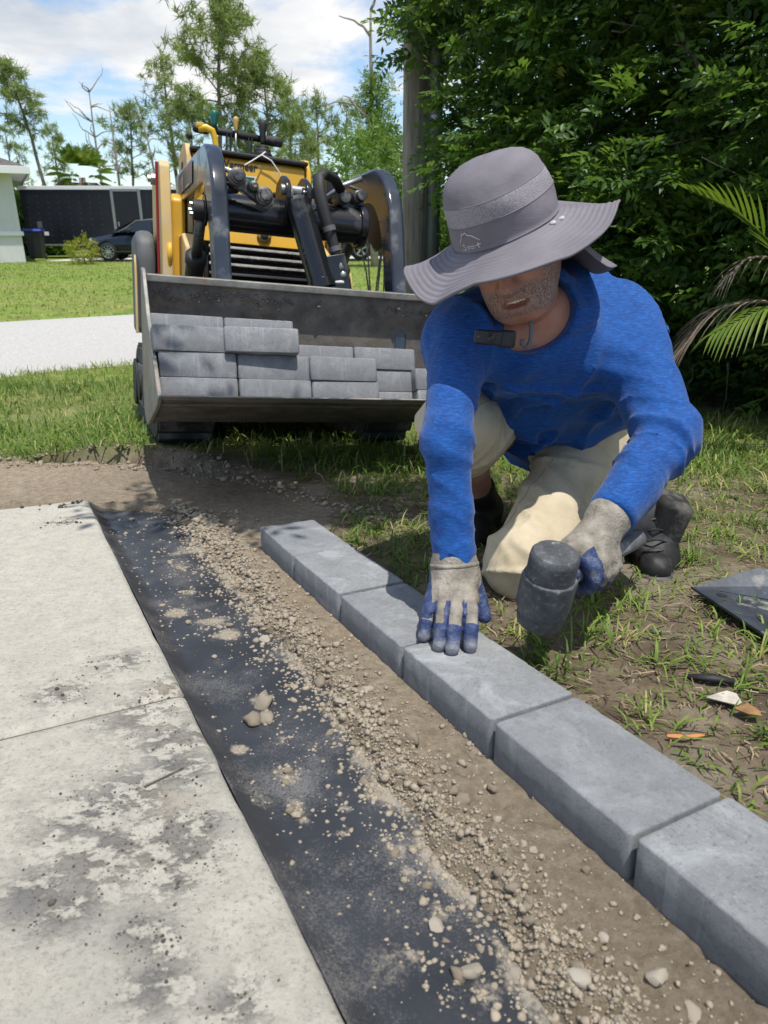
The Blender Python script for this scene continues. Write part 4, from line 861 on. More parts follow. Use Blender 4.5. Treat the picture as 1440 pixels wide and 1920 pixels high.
# ---- shirt
tz = unit(NB - PV); ta = unit(SLh - SR); ta = unit(ta - tz * (ta @ tz)); tb = np.cross(tz, ta)     # spine, across, depth
TM = np.stack([ta, tb, tz]).astype(np.float32)
def limb_t(p, a, b): d = (b - a); L = np.linalg.norm(d); return ((p - a) @ (d / L)), L
def folds(p, a, b, f, s, warp=.5):
    """creases running round a limb"""
    t, L = limb_t(p, a, b); w_ = fbm(p * 9, 2, s); return np.sin((t / L) * f + w_ * 5 * warp + 1.2 * np.sin(p[:, 0] * 31 + p[:, 2] * 17)) * .5 + .5
def sdf_shirt(p):
    q = (p - PV) @ TM.T; L = float(np.linalg.norm(NB - PV)); t = np.clip(q[:, 2] / L, 0, 1)
    wx = np.interp(t, [0, .3, .6, .85, 1.0], [.160, .168, .185, .165, .075]).astype(np.float32); wy = np.interp(t, [0, .3, .6, .85, 1.0], [.120, .135, .128, .098, .070]).astype(np.float32)
    zz = np.maximum(q[:, 2] - L, 0) + np.minimum(q[:, 2], 0); r = np.sqrt((q[:, 0] / wx) ** 2 + (q[:, 1] / wy) ** 2 + (zz / .09) ** 2)
    d = (r - 1) * np.minimum(wx, wy) * .95
    d = smin(d, sd_cap(p, SR + A3(.02, .01, -.005), SLh + A3(-.02, .01, -.005), .068, .072), .08)
    d = smin(d, sd_cap(p, NB + A3(.05, .085, .0), SLh + A3(-.045, .06, .035), .085, .075), .06); d = smin(d, sd_cap(p, NB + A3(.03, .09, -.01), SR + A3(.06, .06, .02), .075, .06), .06)
    d = smin(d, sd_cap(p, NB + A3(-.0, .0, -.012), (SR + SLh) / 2 + A3(0, 0, -.02), .082, .09), .05)
    ra = smin(sd_cap(p, SR, ER, .060, .040), sd_cap(p, ER, WR + (ER - WR) * .04, .039, .0385), .03)
    la_ = smin(sd_cap(p, SLh, EL, .070, .056), sd_cap(p, EL, WL + (EL - WL) * .06, .054, .043), .03)
    # crease displacement: sharp ridges between soft hollows
    rg = lambda n: np.maximum(0, 1 - np.abs(n) * 2.6) ** 1.4
    tr_, Lr = limb_t(p, ER, WR); tu_, Lu = limb_t(p, SR, ER)
    e1 = np.exp(-((tr_ / .07) ** 2))
    ra = ra - .006 * rg(vnoise(np.c_[(p @ A3(.3, .3, 1)) * 26 + 9 * (p[:, 0] - .1), p[:, 0] * 7, p[:, 1] * 7], 61)) * (.55 + .5 * e1) - .005 * rg(vnoise(np.c_[tr_ * 30 + p[:, 0] * 22, p[:, 0] * 10, p[:, 1] * 6], 62)) * sstep(.04, .14, tr_)
    tl_, Ll = limb_t(p, EL, WL); e2 = np.exp(-(((tl_ - .04) / .09) ** 2))
    la_ = la_ - .0075 * rg(vnoise(np.c_[tl_ * 40 - p[:, 2] * 9, p[:, 0] * 8, p[:, 2] * 8], 63)) * (.25 + e2) - .008 * rg(vnoise(np.c_[(p @ A3(.7, .2, .7)) * 17, p[:, 1] * 8, (p @ A3(.7, 0, -.7)) * 6], 64))
    qq = (p - NB) @ np.stack([unit(ta * .8 + tz), tb, unit(tz - .8 * ta)]).T.astype(np.float32); q3 = (p - NB) @ np.stack([unit(ta * .5 - tz), tb, unit(tz + .5 * ta)]).T.astype(np.float32)
    d = d - .021 * rg(vnoise(qq * A3(4, 5, 15) + .8 * fbm(p * 6, 2, 12)[:, None], 21)) - .016 * rg(vnoise(q3 * A3(4, 5, 14) + .8 * fbm(p * 6, 2, 13)[:, None], 22)) - .008 * np.maximum(0, vnoise(q * A3(9, 9, 7), 23))
    d = smin(d, ra, .035); d = smin(d, la_, .045)
    d = smin(d, sd_ell(p, PV + A3(-.03, -.10, .055), (.155, .10, .10)), .06); d = smax(d, -(q[:, 2] + .050 - .10 * sstep(-.02, .12, q[:, 0]) + .012 * np.sin(q[:, 0] * 22)), .012)                                      # hem
    hem = np.abs(q[:, 2] + .0) ; 
    # open neckline: a scoop round the neck
    nd = unit(HC - NB - .05 * HU); qn = p - (NB + A3(*(nd * .048)) + A3(-.012, -.050, -.012)); d = smax(d, -sd_ell(qn @ np.stack([ta, np.cross(nd, ta), nd]).T.astype(np.float32), (0, 0, 0), (.078, .082, .055)), .010)
    # cuffs
    for a, b in ((ER, WR), (EL, WL)):
        dd = unit(b - a).astype(np.float32); tt_ = (p - b) @ dd; near = np.linalg.norm(p - b, axis=1) < .12
        d = np.where(near, smax(d, tt_ - .006, .006), d)
    return d
V, F = nets(sdf_shirt, (.0, 1.05, .44), (.72, 2.06, 1.0), .0050); V = relax(V, F, 3)
shirt = wchild('shirt', V, F, M_SHIRT)
# neckband and shoulder seam
nd = unit(HC - NB - .05 * HU)
rim = []
for k in range(64):
    t = k / 64 * 2 * math.pi; rim.append(NB + nd * .044 + np.array([-.012, -.050, -.012]) + .079 * math.cos(t) * ta + .083 * math.sin(t) * np.cross(nd, ta))

# ---- trousers
def sdf_pants(p):
    d = sd_cap(p, HR + A3(0, .03, .02), HL + A3(0, .04, .02), .118, .122)
    d = smin(d, sd_cap(p, PV, PV + A3(*(tz * .07)), .128, .125), .05); d = smin(d, sd_cap(p, HL + A3(-.02, -.06, .03), PV + A3(-.05, -.10, .03), .10, .10), .06)
    tk, Lk = limb_t(p, HL, KL)
    l = sd_cap(p, HL, KL, .118, .080); ca = unit(AL - KL).astype(np.float32); l = smin(l, smax(sd_cap(p, KL, KL + .6 * (AL - KL), .077, .066), (p - (KL + A3(*(ca * .24)))) @ ca, .01), .03); l = smin(l, sd_ell(p, KL + A3(-.012, -.022, -.006), (.070, .066, .066)), .05)
    rg = lambda n: np.maximum(0, 1 - np.abs(n) * 3.0) ** 1.4
    l = l - .009 * rg(vnoise(np.c_[(p @ A3(.2, .5, .8)) * 19, (p @ A3(.9, -.3, .1)) * 6, p[:, 0] * 4], 31)) * sstep(.0, .2, tk) - .007 * rg(vnoise(np.c_[(p @ A3(.8, .2, .5)) * 15, p[:, 2] * 6, p[:, 1] * 6], 32))
    tr_, Lr = limb_t(p, HR, KR)
    r = smin(sd_cap(p, HR, KR, .106, .084), sd_cap(p, KR, KR + .27 * (AR - KR), .084, .080), .03)
    r = r - .008 * rg(vnoise(np.c_[(p @ A3(.3, .5, -.8)) * 22, p[:, 0] * 7, p[:, 2] * 5], 34))
    sh = unit(AR - KR).astype(np.float32); r = smax(r, (p - (KR + A3(*(sh * .115)))) @ sh, .008)
    d = smin(smin(d, l, .05), r, .04)
    gr_ = p[:, 2] - (.427 - .0928 * p[:, 1] + .006); d = smax(d, -gr_, .02)
    return d
V, F = nets(sdf_pants, (.02, 1.28, .25), (.76, 2.10, .78), .0062); V = relax(V, F, 1)
dirt = np.clip(sstep(.36, .295, V[:, 2]) * (V[:, 0] < .5) * 1.0 + .6 * sstep(.05, .5, n2(V[:, 0], V[:, 2], 9, 3, 40)), 0, 1)
pants = wchild('trousers', V, F, M_KHAKI, cols={'dirt': dirt})
# stitched seams lying on the cloth
def on_surf(fn, p, it=12):
    p = np.array(p, np.float32)
    for _ in range(it):
        e = 1e-3; d = fn(p); gr_ = np.stack([fn(p + A3(*(e * np.eye(3)[k]))) - fn(p - A3(*(e * np.eye(3)[k]))) for k in range(3)], 1) / (2 * e); p = p - (d / (np.sum(gr_ ** 2, 1) + 1e-6))[:, None] * gr_
    return p
def seam(fn, a, b, mat, par, r=.0012, lift=.0003, n=30, bow=None):
    t = np.linspace(0, 1, n)[:, None]; P = np.array(a) * (1 - t) + np.array(b) * t
    if bow is not None: P = P + np.array(bow) * (4 * t * (1 - t))
    P = on_surf(fn, P); o = MB().tube(P, r, 6).build('seam', mat, smooth=True); o.parent = par; return o
M_THREAD = plain('seam_thread', (.33, .27, .18), .8); M_BTHREAD = plain('shirt_seam', (.004, .05, .22), .8)
for a, b, bw in (((.16, 1.47, .69), (.36, 1.70, .72), None), ((.26, 1.46, .44), (.44, 1.66, .55), None), ((.27, 1.36, .33), (.36, 1.37, .30), (0, -.02, 0)), ((.20, 1.62, .52), (.13, 1.52, .56), (-.0, -.05, -.03))): seam(sdf_pants, a, b, M_THREAD, pants, bow=bw)
0 and seam(sdf_shirt, (.455, 1.50, .90), (.50, 1.50, .72), M_BTHREAD, shirt, .0016, bow=(.04, -.02, .02)); 0 and seam(sdf_shirt, (.36, 1.50, .95), (.47, 1.54, .93), M_BTHREAD, shirt, .0014)
0 and seam(sdf_shirt, (.19, 1.40, .90), (.21, 1.38, .76), M_BTHREAD, shirt, .0016, bow=(-.03, -.02, .0))
hemP = [KR + unit(AR - KR) * .098 + .083 * (math.cos(t) * unit(np.cross(unit(AR - KR), [0, 0, 1.])) + math.sin(t) * np.cross(unit(AR - KR), unit(np.cross(unit(AR - KR), [0, 0, 1.])))) for t in np.linspace(0, 6.283, 50)]
o = MB().tube(on_surf(sdf_pants, hemP), .0013, 6).build('seam', M_THREAD, smooth=True); o.parent = pants

# ---- boots
def boot(name, ankle, toe, up, shin, lo, hi, gnd=True):
    ankle, toe = np.asarray(ankle), np.asarray(toe); fwd = unit(toe - ankle + up * 0); sole_n = -np.asarray(up)
    def fn(p):
        heel = ankle + sole_n * .075 - fwd * .045; ball = toe + sole_n * .0 - fwd * .06
        d = sd_cap(p, A3(*heel), A3(*(ball)), .040, .044); d = smin(d, sd_cap(p, A3(*ball), A3(*(toe - fwd * .02)), .044, .038), .03)
        d = smin(d, sd_cap(p, A3(*ankle), A3(*(heel + fwd * .02)), .050, .042), .03); d = smin(d, sd_cap(p, A3(*ankle), A3(*(ankle + unit(shin) * .12)), .049, .050), .03)
        d = smin(d, sd_cap(p, A3(*ankle), A3(*ball), .042, .040), .03)
        return d - .003 * np.maximum(0, vnoise(p * 55, 44))
    V, F = nets(fn, lo, hi, .005); return wchild(name, V, F, M_BOOT)
BR = boot('boot', AR, AR + np.array([-.06, -.17, -.055]), np.array([0, 0, 1.]), KR - AR, (.06, 1.56, .19), (.42, 2.02, .50))
# toe-tucked boot of the kneeling leg: toes on the ground, heel in the air
def fnb(p):
    toe, ball, heel, ank = A3(.628, 1.488, .322), A3(.655, 1.56, .315), A3(.685, 1.665, .395), A3(.655, 1.63, .40)
    d = sd_cap(p, toe, ball, .036, .045); d = smin(d, sd_cap(p, ball, heel, .047, .043), .03); d = smin(d, sd_cap(p, ball, ank, .045, .048), .03); d = smin(d, sd_cap(p, ank, KL + .55 * (AL - KL), .052, .056), .04)
    d = smax(d, -(p[:, 2] - (.427 - .0928 * p[:, 1] - .004)), .01); return d - .003 * np.maximum(0, vnoise(p * 55, 45))
V, F = nets(fnb, (.44, 1.40, .22), (.80, 1.78, .50), .005); BL = wchild('boot', V, F, M_BOOT)
def fsl(p):
    return sd_box(p, (.680, 1.60, .392), (.040, .055, .070), np.array(Matrix.Rotation(R_(-14), 3, 'Y') @ Matrix.Rotation(R_(10), 3, 'Z')), .016)
V, F = nets(fsl, (.60, 1.50, .29), (.80, 1.70, .50), .005); pad = wchild('sole', V, F, M_SOLE, BL); pad.matrix_parent_inverse = Matrix.Identity(4)

def fso(p):
    toe, ball = A3(.628, 1.480, .300), A3(.655, 1.565, .296); d = sd_cap(p, toe, ball, .040, .049); gz_ = p[:, 2] - (.427 - .0928 * p[:, 1]); return smax(smax(d, gz_ - .026, .004), -(gz_ - .002), .003)
V, F = nets(fso, (.56, 1.42, .25), (.74, 1.63, .36), .0035); o = wchild('boot_welt', V, F, plain('boot_welt', (.05, .05, .05), .8, var=.3, sc=40, bump=.3, dust=(.25, .22, .19), dsc=15, dlo=.45, dhi=.75), BL); o.matrix_parent_inverse = Matrix.Identity(4)
for k in range(5):
    z_ = .335 + k * .018; o = MB().tube([(.600 + .004 * k, 1.497 + .018 * k, z_), (.628 + .003 * k, 1.478 + .02 * k, z_ + .012), (.660 + .003 * k, 1.50 + .018 * k, z_)], .0025, 6).build('lace', M_SOLE, smooth=True); o.parent = BL
# ---- gloves
def chain(p, pts, rs):
    d = None
    for k in range(len(pts) - 1):
        e = sd_cap(p, A3(*pts[k]), A3(*pts[k + 1]), rs[k], rs[k + 1]); d = e if d is None else smin(d, e, .004)
    return d
def finger_pts(m, t, lift, up):
    m, t = np.array(m), np.array(t); up = np.array(up); return [m, m * .60 + t * .40 + up * lift, m * .28 + t * .72 + up * lift * .75, t]
up = np.array([0, -.25, .97])
FR = {'index': finger_pts((.151, 1.106, .449), (.145, 1.030, .4015), .016, up), 'middle': finger_pts((.127, 1.100, .452), (.114, 1.022, .4025), .017, up), 'ring': finger_pts((.106, 1.106, .449), (.093, 1.034, .401), .016, up), 'pinky': finger_pts((.086, 1.118, .441), (.070, 1.068, .3985), .012, up)}
THR = [(.158, 1.155, .470), (.172, 1.140, .432), (.180, 1.118, .408)]
rr = {'index': (.0145, .0135, .0128, .0115), 'middle': (.0145, .0135, .0128, .0117), 'ring': (.014, .0130, .0123, .0112), 'pinky': (.013, .0122, .0115, .0105)}
Wr = np.array([.1275, 1.163, .486])
def sdf_gr(p):
    d = None
    for k in FR:
        e = chain(p, FR[k], rr[k]); e = e - .0016 * np.maximum(0, vnoise(p * A3(60, 60, 130), 55)); d = e if d is None else np.minimum(d, e)
    palm = None
    for k, r0 in (('index', .0150), ('middle', .0155), ('ring', .0150), ('pinky', .0140)):
        e = sd_cap(p, A3(*(Wr + (np.array(FR[k][0]) - [.118, 1.107, .448]) * .55)), A3(*FR[k][0]), .0215, r0); palm = e if palm is None else smin(palm, e, .022)
    palm = palm - .0012 * np.maximum(0, vnoise(p * 60, 51)); d = smin(d, palm, .008)
    d = smin(d, chain(p, THR, (.017, .0145, .0125)), .010)
    cuff = sd_cap(p, A3(*Wr), A3(*(Wr + unit(ER - Wr) * .03)), .0365, .036); d = smin(d, cuff, .02)
    top = Wr + unit(ER - Wr) * .035; rim_ = np.abs(sd_cap(p, A3(*(Wr + unit(ER - Wr) * .018)), A3(*(Wr + unit(ER - Wr) * .020)), .040, .040)) - .004
    return d
V, F = nets(sdf_gr, (.03, .98, .375), (.215, 1.24, .56), .0021); V = relax(V, F, 1)
coat = np.zeros(len(V)); tip = np.zeros(len(V)); hn = unit(np.array([0, -.55, .83]))
for k in FR:
    m, t = A3(*FR[k][0]), A3(*FR[k][3]); tt_, L = limb_t(V, m, t); dd = chain(V, FR[k], rr[k]); on = dd < .006; off_ = (V - (m + (tt_ / L)[:, None] * (t - m))) @ hn
    side = np.abs((V - (m + (tt_ / L)[:, None] * (t - m)))[:, 0])
    cv = np.maximum(sstep(.60, .72, tt_ / L), sstep(.0085, .0125, side) * sstep(.05, .2, tt_ / L)); coat = np.where(on, np.maximum(coat, cv), coat); tip = np.where(on, np.maximum(tip, sstep(.86, 1.04, tt_ / L)), tip)
tt_, L = limb_t(V, A3(*THR[0]), A3(*THR[2])); on = chain(V, THR, (.017, .0145, .0125)) < .004; coat = np.where(on, np.maximum(coat, sstep(.45, .7, tt_ / L)), coat)
coat = np.maximum(coat, sstep(.020, .008, V[:, 0] - .070) * (V[:, 2] > .43) * (V[:, 2] < .50)); coat = np.maximum(coat, sstep(-.002, -.012, (V - A3(.12, 1.125, .462)) @ hn) * (V[:, 2] < .48))
glR = wchild('glove', V, F, M_GLOVE, cols={'coat': np.clip(coat, 0, 1), 'tip': tip}, label='grey and blue glove pressed flat on the paver')
cu = unit(ER - Wr); e1 = unit(np.cross(cu, [0, 1., 0])); e2 = np.cross(cu, e1); cc_ = Wr + cu * .004
o = MB().tube([cc_ + 0.0385 * (math.cos(t) * e1 * 1.05 + math.sin(t) * e2) for t in np.linspace(0, 6.283, 40)], .0048, 8).build('cuff_roll', M_GLOVE, smooth=True); o.parent = glR

# ---- mallet and the hand that grips it
MC = np.array([.2715, 1.055, .500]); mh = unit((.76, .64, .05)); ma = unit(np.array([.08, -.17, .98])); ma = unit(ma - mh * (ma @ mh)); me2 = np.cross(mh, ma)
GC = MC + mh * .122
def arcp(s, r, a0, a1, n): return [GC + mh * s + r * (math.sin(a) * ma + math.cos(a) * me2) for a in np.linspace(a0, a1, n)]
FLg = {k: arcp(s, r, R_(118), R_(-105), 7) for k, s, r in (('index', -.040, .033), ('middle', -.016, .035), ('ring', .007, .034), ('pinky', .028, .031))}
KN = {k: FLg[k][0] for k in FLg}
THL = [GC + mh * .0 + ma * .040 - me2 * .022, GC - mh * .040 + ma * .030 - me2 * .030, GC - mh * .066 + ma * .020 - me2 * .012, GC - mh * .072 + ma * .014 + me2 * .012]
def sdf_gl(p):
    d = None
    for k in FLg:
        r0 = .0145 if k != 'pinky' else .0125; e = chain(p, FLg[k], np.linspace(r0, r0 * .82, 7)); d = e if d is None else smin(d, e, .003)
    Pm = GC + ma * .034 - me2 * .016
    d = smin(d, sd_cap(p, A3(*WL), A3(*(Pm + mh * .012)), .034, .034), .02); d = smin(d, sd_cap(p, A3(*(Pm - mh * .030)), A3(*(Pm + mh * .030)), .024, .027), .025)
    d = smin(d, chain(p, THL, (.018, .0155, .014, .012)), .008); d = smin(d, sd_cap(p, A3(*WL), A3(*(WL + unit(EL - WL) * .03)), .036, .036), .02)
    return d - .0016 * np.maximum(0, vnoise(p * 60, 53))
V, F = nets(sdf_gl, np.minimum(GC, WL) - .085, np.maximum(GC, WL) + .085, .0022); V = relax(V, F, 1)
coat = np.zeros(len(V)); q = (V - GC); ang = np.degrees(np.arctan2(q @ ma, q @ me2)); rad = np.hypot(q @ ma, q @ me2); sx_ = q @ mh
on = (rad < .056)
coat = np.where(on & (sx_ < -.026) & (sx_ > -.058), sstep(88, 70, ang) * (ang > -140), coat); coat = np.where(on & (sx_ >= -.026), sstep(-8, -28, ang) * (ang > -150), coat)
dth = chain(V, THL, (.018, .0155, .014, .012)); tq, Lq = limb_t(V, A3(*THL[0]), A3(*THL[3])); coat = np.where((dth < .004), np.maximum(coat, sstep(.55, .75, tq / Lq)), coat)
glL = wchild('glove', V, F, M_GLOVE, cols={'coat': np.clip(coat, 0, 1), 'tip': np.zeros(len(V))}, label='grey and blue glove gripping the mallet handle')
g = G('black_rubber_mallet', .62, 0, .4); v = g.co()
c = g.ramp(g.noise(22, 7, .7, v), (.3, (.035, .037, .041)), (.55, (.085, .09, .096)), (.75, (.20, .205, .21))); c = g.mix(g.ramp(g.noise(90, 4, .8, v), (.58, 0.), (.7, .6)), c, (.32, .32, .31)); g.col(c); g.bump(g.noise(60, 5, .7, v), .5, .004); M_MALLET = g.m
ML = empty('mallet', MC, label='black rubber mallet held over the soil by the worker\'s hand', cat='mallet')
ML.rotation_euler = Matrix((tuple(mh), tuple(np.cross(ma, mh)), tuple(ma))).transposed().to_euler()
hd = MB().lathe([(0.0, -.078), (.030, -.078), (.0385, -.071), (.0405, -.060), (.0405, -.034), (.0405, .034), (.0405, .058), (.0395, .066), (.036, .0705), (.0, .0715)], (0, 0, 0), (0, 0, 1), 32, caps=False).build('mallet_head', M_MALLET, ML, smooth=True)
hd.data.set_sharp_from_angle(angle=R_(50))
MB().lathe([(.0405, .026), (.0455, .024), (.0462, .018), (.0462, -.038), (.0452, -.044), (.0405, -.046)], (0, 0, 0), (0, 0, 1), 10, caps=False).build('mallet_band', M_MALLET, hd, bevel=.0015)
MB().box((.040, 0, -.006), (.030, .040, .044)).build('mallet_socket', M_MALLET, hd, bevel=.006, seg=3)
hnd = MB().tube([(.03, 0, -.002), (.06, 0, -.002), (.10, 0, 0), (.20, 0, 0), (.27, 0, 0)], [.021, .018, .0165, .017, .018], 16).build('handle', plain('grey_handle', (.12, .125, .135), .55, var=.3, sc=40, bump=.3, dust=(.35, .34, .33), dsc=25, dlo=.5, dhi=.7), ML, smooth=True)

# ---- hat
g = G('mauve_grey_nylon', .7, 0, .3); v = g.co()
c = g.ramp(g.noise(9, 4, .6, v), (.3, (.150, .138, .156)), (.7, (.205, .190, .212)))
mesh_ = g.attr('mesh'); dots = g.ramp(g.vor(420, v), (.25, 0.), (.5, 1.)); c = g.mix(g.math('MULTIPLY', mesh_, g.math('MULTIPLY', dots, .45)), c, (.42, .39, .42)); g.col(c)
bp_ = g.bump(g.noise(28, 5, .6, v), .3, .006); g.bump(dots, .25, .0006, bp_); M_HAT = g.m
HT0 = HC + HU * .030 - HF * .004
hatp = lambda th, r, h, rx=1.0, ry=1.06: HT0 + HU * h + r * (math.cos(th) * rx * HS + math.sin(th) * ry * HF)
NTH = 128; rows = []; msh = []
crown = [(.1, .000), (.1005, .012), (.1, .030), (.0985, .046), (.0985, .0475), (.0965, .062), (.0935, .078), (.0925, .0795), (.088, .093), (.080, .105), (.068, .1155), (.050, .1235), (.028, .1285), (.010, .1300), (.0004, .1302)]
def brim_pt(th, u):
    """u 0 (crown) .. 1 (edge): drooping brim, dipped in front, curled up on the wearer's left"""
    r = .1 + .102 * u; he = float(np.interp(math.degrees(th) % 360, [0, 5, 20, 35, 50, 65, 80, 95, 110, 125, 140, 155, 170, 185, 210, 240, 270, 300, 320, 335, 350, 360], [-.022, -.018, -.024, -.025, -.031, -.025, -.019, -.015, -.025, -.036, -.029, -.006, -.005, -.02, -.04, -.045, -.05, -.05, -.05, -.045, -.032, -.022]))
    h = he * (u ** 1.5) - .006 * math.sin(math.pi * u) + .0025 * u * math.sin(7 * th + 1) + .003 * u * u * math.sin(4 * th + 2.2)
    h += .0010 * math.sin(u * 62) * (u < .96) * min(1, u * 6)
    if th > math.pi: r -= .015 * u * abs(math.sin(th))
    return hatp(th, r, h)
ths = [2 * math.pi * k / NTH for k in range(NTH)]
V, F, mk = [], [], []
nb = 44
for j in range(nb, -1, -1):
    for th in ths: V.append(brim_pt(th, j / nb)); mk.append(0.)
for r, h in crown[1:]:
    for th in ths:
        wob = 1 + .010 * math.sin(3 * th + h * 50) + .012 * math.sin(5 * th - h * 70) * (h < .09); top = .06 * r * math.sin(th * 2 + 1) * (h > .09)
        V.append(hatp(th, r * wob, h + top)); mk.append(1. if .047 < h < .079 else 0.)
nr = nb + len(crown)
for j in range(nr - 1):
    for k in range(NTH): F.append((j * NTH + k, j * NTH + (k + 1) % NTH, (j + 1) * NTH + (k + 1) % NTH, (j + 1) * NTH + k))
hat = wchild('hat', np.array(V), np.array(F), M_HAT, cols={'mesh': np.array(mk)})
so = hat.modifiers.new('t', 'SOLIDIFY'); so.thickness = .0028; so.offset = 0
M_HSEAM = plain('hat_piping', (.16, .145, .17), .7, var=.1); M_HLIGHT = plain('hat_embroidery', (.60, .58, .60), .6, var=.05); M_STRAP = plain('grey_strap', (.14, .15, .16), .7, var=.2)
def hchild(mb, name, mat, **k): o = mb.build(name, mat, **k); o.parent = hat; return o
hchild(MB().tube([brim_pt(th, 1.0) for th in ths + [0]], .0030, 8), 'brim_binding', M_HAT, smooth=True)
for h, r in ((.0472, .0997), (.0788, .0940), (.004, .1015)): hchild(MB().tube([hatp(th, r * (1 + .010 * math.sin(3 * th + h * 50) + .012 * math.sin(5 * th - h * 70) * (h < .09)), h) for th in ths + [0]], .0011, 6), 'piping', M_HSEAM, smooth=True)
for th in (.35, .53): q0 = brim_pt(th, .16 if th < .5 else .12); n_ = unit(HU + .2 * HF); hchild(MB().lathe([(.0055, -.001), (.0055, .0015), (.004, .0022), (.0001, .0024)], q0 + n_ * .002, n_, 16, caps=False), 'snap', plain('snap_button', (.42, .44, .46), .5, var=.05), smooth=True)
# embroidered mountain and word
def em(pts, r=.00085):
    P = [hatp(th, .1012 * (1 + .010 * math.sin(3 * th + h * 50) + .012 * math.sin(5 * th - h * 70)) + .0006, h) for th, h in pts]; hchild(MB().tube(P, r, 5), 'embroidery', M_HLIGHT, smooth=True)
t0 = 2.02; kx = -.0125   # radians per unit, reading left to right
E_ = lambda pts: [(t0 + kx * x, .0085 + y * .00108) for x, y in pts]
em(E_([(-19, 8), (-15, 17), (-12, 19), (-7, 29), (-5, 27), (-1, 30), (3, 25), (8, 24), (19, 14)]))
for st in ([(-9, 9), (-13, 10), (-15, 8), (-9, 4), (-11, 0), (-17, 1)], [(-6, -6), (-4, 7), (-1, 7), (0, 3), (-5, 2)], [(5, 7), (2, 6), (2, 2), (5, 2), (6, 6), (5, 7)], [(8, 2), (9, 7), (9, 5), (12, 7)], [(15, 11), (14, 3), (16, 2)], [(12.5, 7), (19, 8)]): em(E_(st))
# neck flap and chin strap
flP = []
for i in range(15):
    for j in range(9):
        th = math.pi * (2.06 - .74 * i / 14); u_ = j / 8; a = hatp(th, .098 + .034 * u_ + .012 * math.sin(i * .9) * u_, -.006 - .150 * u_ * (1 - 1.2 * max(0, .22 - i / 14))); a = a + HS * .035 * u_ * u_ * (1 - i / 14) + .006 * math.sin(i * 1.3 + j * .6) * HU * u_; flP.append(a)
flF = [(i * 9 + j, (i + 1) * 9 + j, (i + 1) * 9 + j + 1, i * 9 + j + 1) for i in range(14) for j in range(8)]
fl = link('neck_flap', fmesh('neck_flap', np.array(flP), np.array(flF)), M_HAT, hat, smooth=True); m_ = fl.modifiers.new('s', 'SUBSURF'); m_.levels = 2; m_.render_levels = 2; so = fl.modifiers.new('t', 'SOLIDIFY'); so.thickness = .002
st_ = [hp_(-.078, .012, .02), hp_(-.074, .015, -.03), hp_(-.050, .035, -.085), hp_(-.012, .058, -.118), hp_(.008, .064, -.124), hp_(.040, .045, -.105), hp_(.072, .018, -.05), hp_(.080, .01, .02)]
hchild(MB().tube(st_, .0032, 8, flat=.6), 'chin_strap', M_STRAP, smooth=True)
hang = hp_(.010, .064, -.124); hchild(MB().tube([hang, hang + [.005, -.006, -.022], hang + [.004, -.010, -.044], hang + [-.003, -.012, -.056], hang + [-.011, -.012, -.050], hang + [-.012, -.012, -.040]], [.005, .0075, .007, .0065, .006, .0055], 8, flat=.6), 'strap_end', M_STRAP, smooth=True)
# ---- small action camera clipped at the neckline
CM = empty('action_camera', (.188, 1.313, .872), rot=(R_(-8), R_(4), R_(-6)), label='small black clip-on camera fastened at the blue shirt\'s neckline', cat='camera')
M_CAM = plain('camera_black', (.012, .012, .013), .45, var=.2, sc=40, bump=.1)
cb = MB().box((0, 0, 0), (.050, .018, .027)).build('camera_body', M_CAM, CM, bevel=.005, seg=3)
MB().box((.034, .008, .0), (.032, .020, .032)).build('mount', M_CAM, CM, bevel=.006)
ln_ = MB().box((.004, -.0095, 0), (.022, .002, .020)).build('lens_frame', M_CAM, CM, bevel=.001)
MB().lathe([(.0085, 0), (.008, .002), (.0055, .002), (.0045, .0005), (.0001, .0008)], (.005, -.0108, 0), (0, -1, 0), 20, caps=False).build('lens', plain('lens_glass', (.006, .006, .008), .08, var=.1), ln_, smooth=True)
MB().cyl((-.018, -.0085, .0), (-.018, -.0098, .0), .0018, 10).build('indicator', M_GREY, CM)

# ================================================================ across the road
M_WALL = plain('painted_stucco', (.62, .62, .61), .85, var=.05, sc=3, bump=.2, bsc=90)
M_TRIM = plain('white_trim', (.78, .78, .77), .6, var=.04)
M_SHING = plain('roof_shingle', (.10, .09, .085), .9, var=.4, sc=6, bump=.5, bsc=12, bd=.02)
M_GLASS = G('window_glass', .05, 0, .6); M_GLASS.col((.02, .025, .03)); M_GLASS = M_GLASS.m
M_CONC2 = plain('pale_concrete', (.52, .50, .46), .9, var=.12, sc=2, bump=.2)
# house: corner at (-12.9, 27.5), walls run away to the left and back
H0 = empty('house', (-13.0, 27.4, 0), rot=(0, 0, R_(27)), label='pale grey stucco house with white fascia and gutter downpipe', cat='house')
MB().box((-6, 4.5, 1.5), (12, 9, 3.0)).build('wall', M_WALL, H0, bevel=.01)
MB().box((-6, -.03, .98), (12.06, .10, .14)).box((.03, 4.5, .98), (.10, 9.0, .14)).build('band', M_TRIM, H0, bevel=.01)
rf = MB(); ov = .55
rf.add([(-12 - ov, -ov, 3.12), (ov, -ov, 3.12), (ov, 9 + ov, 3.12), (-12 - ov, 9 + ov, 3.12), (-8, 4.5, 5.0), (-4, 4.5, 5.0)], [(0, 1, 5, 4), (1, 2, 5), (2, 3, 4, 5), (3, 0, 4), (3, 2, 1, 0)]); rf = rf.build('roof', M_SHING, H0)
MB().box((-6, -ov - .02, 3.02), (12 + 2 * ov + .1, .05, .24)).box((ov + .02, 4.5, 3.02), (.05, 9 + 2 * ov, .24)).build('fascia', M_TRIM, rf, bevel=.008)
MB().box((-6, 4.5, 2.985), (12 + 2 * ov - .05, 9 + 2 * ov - .05, .03)).build('soffit', M_TRIM, rf)
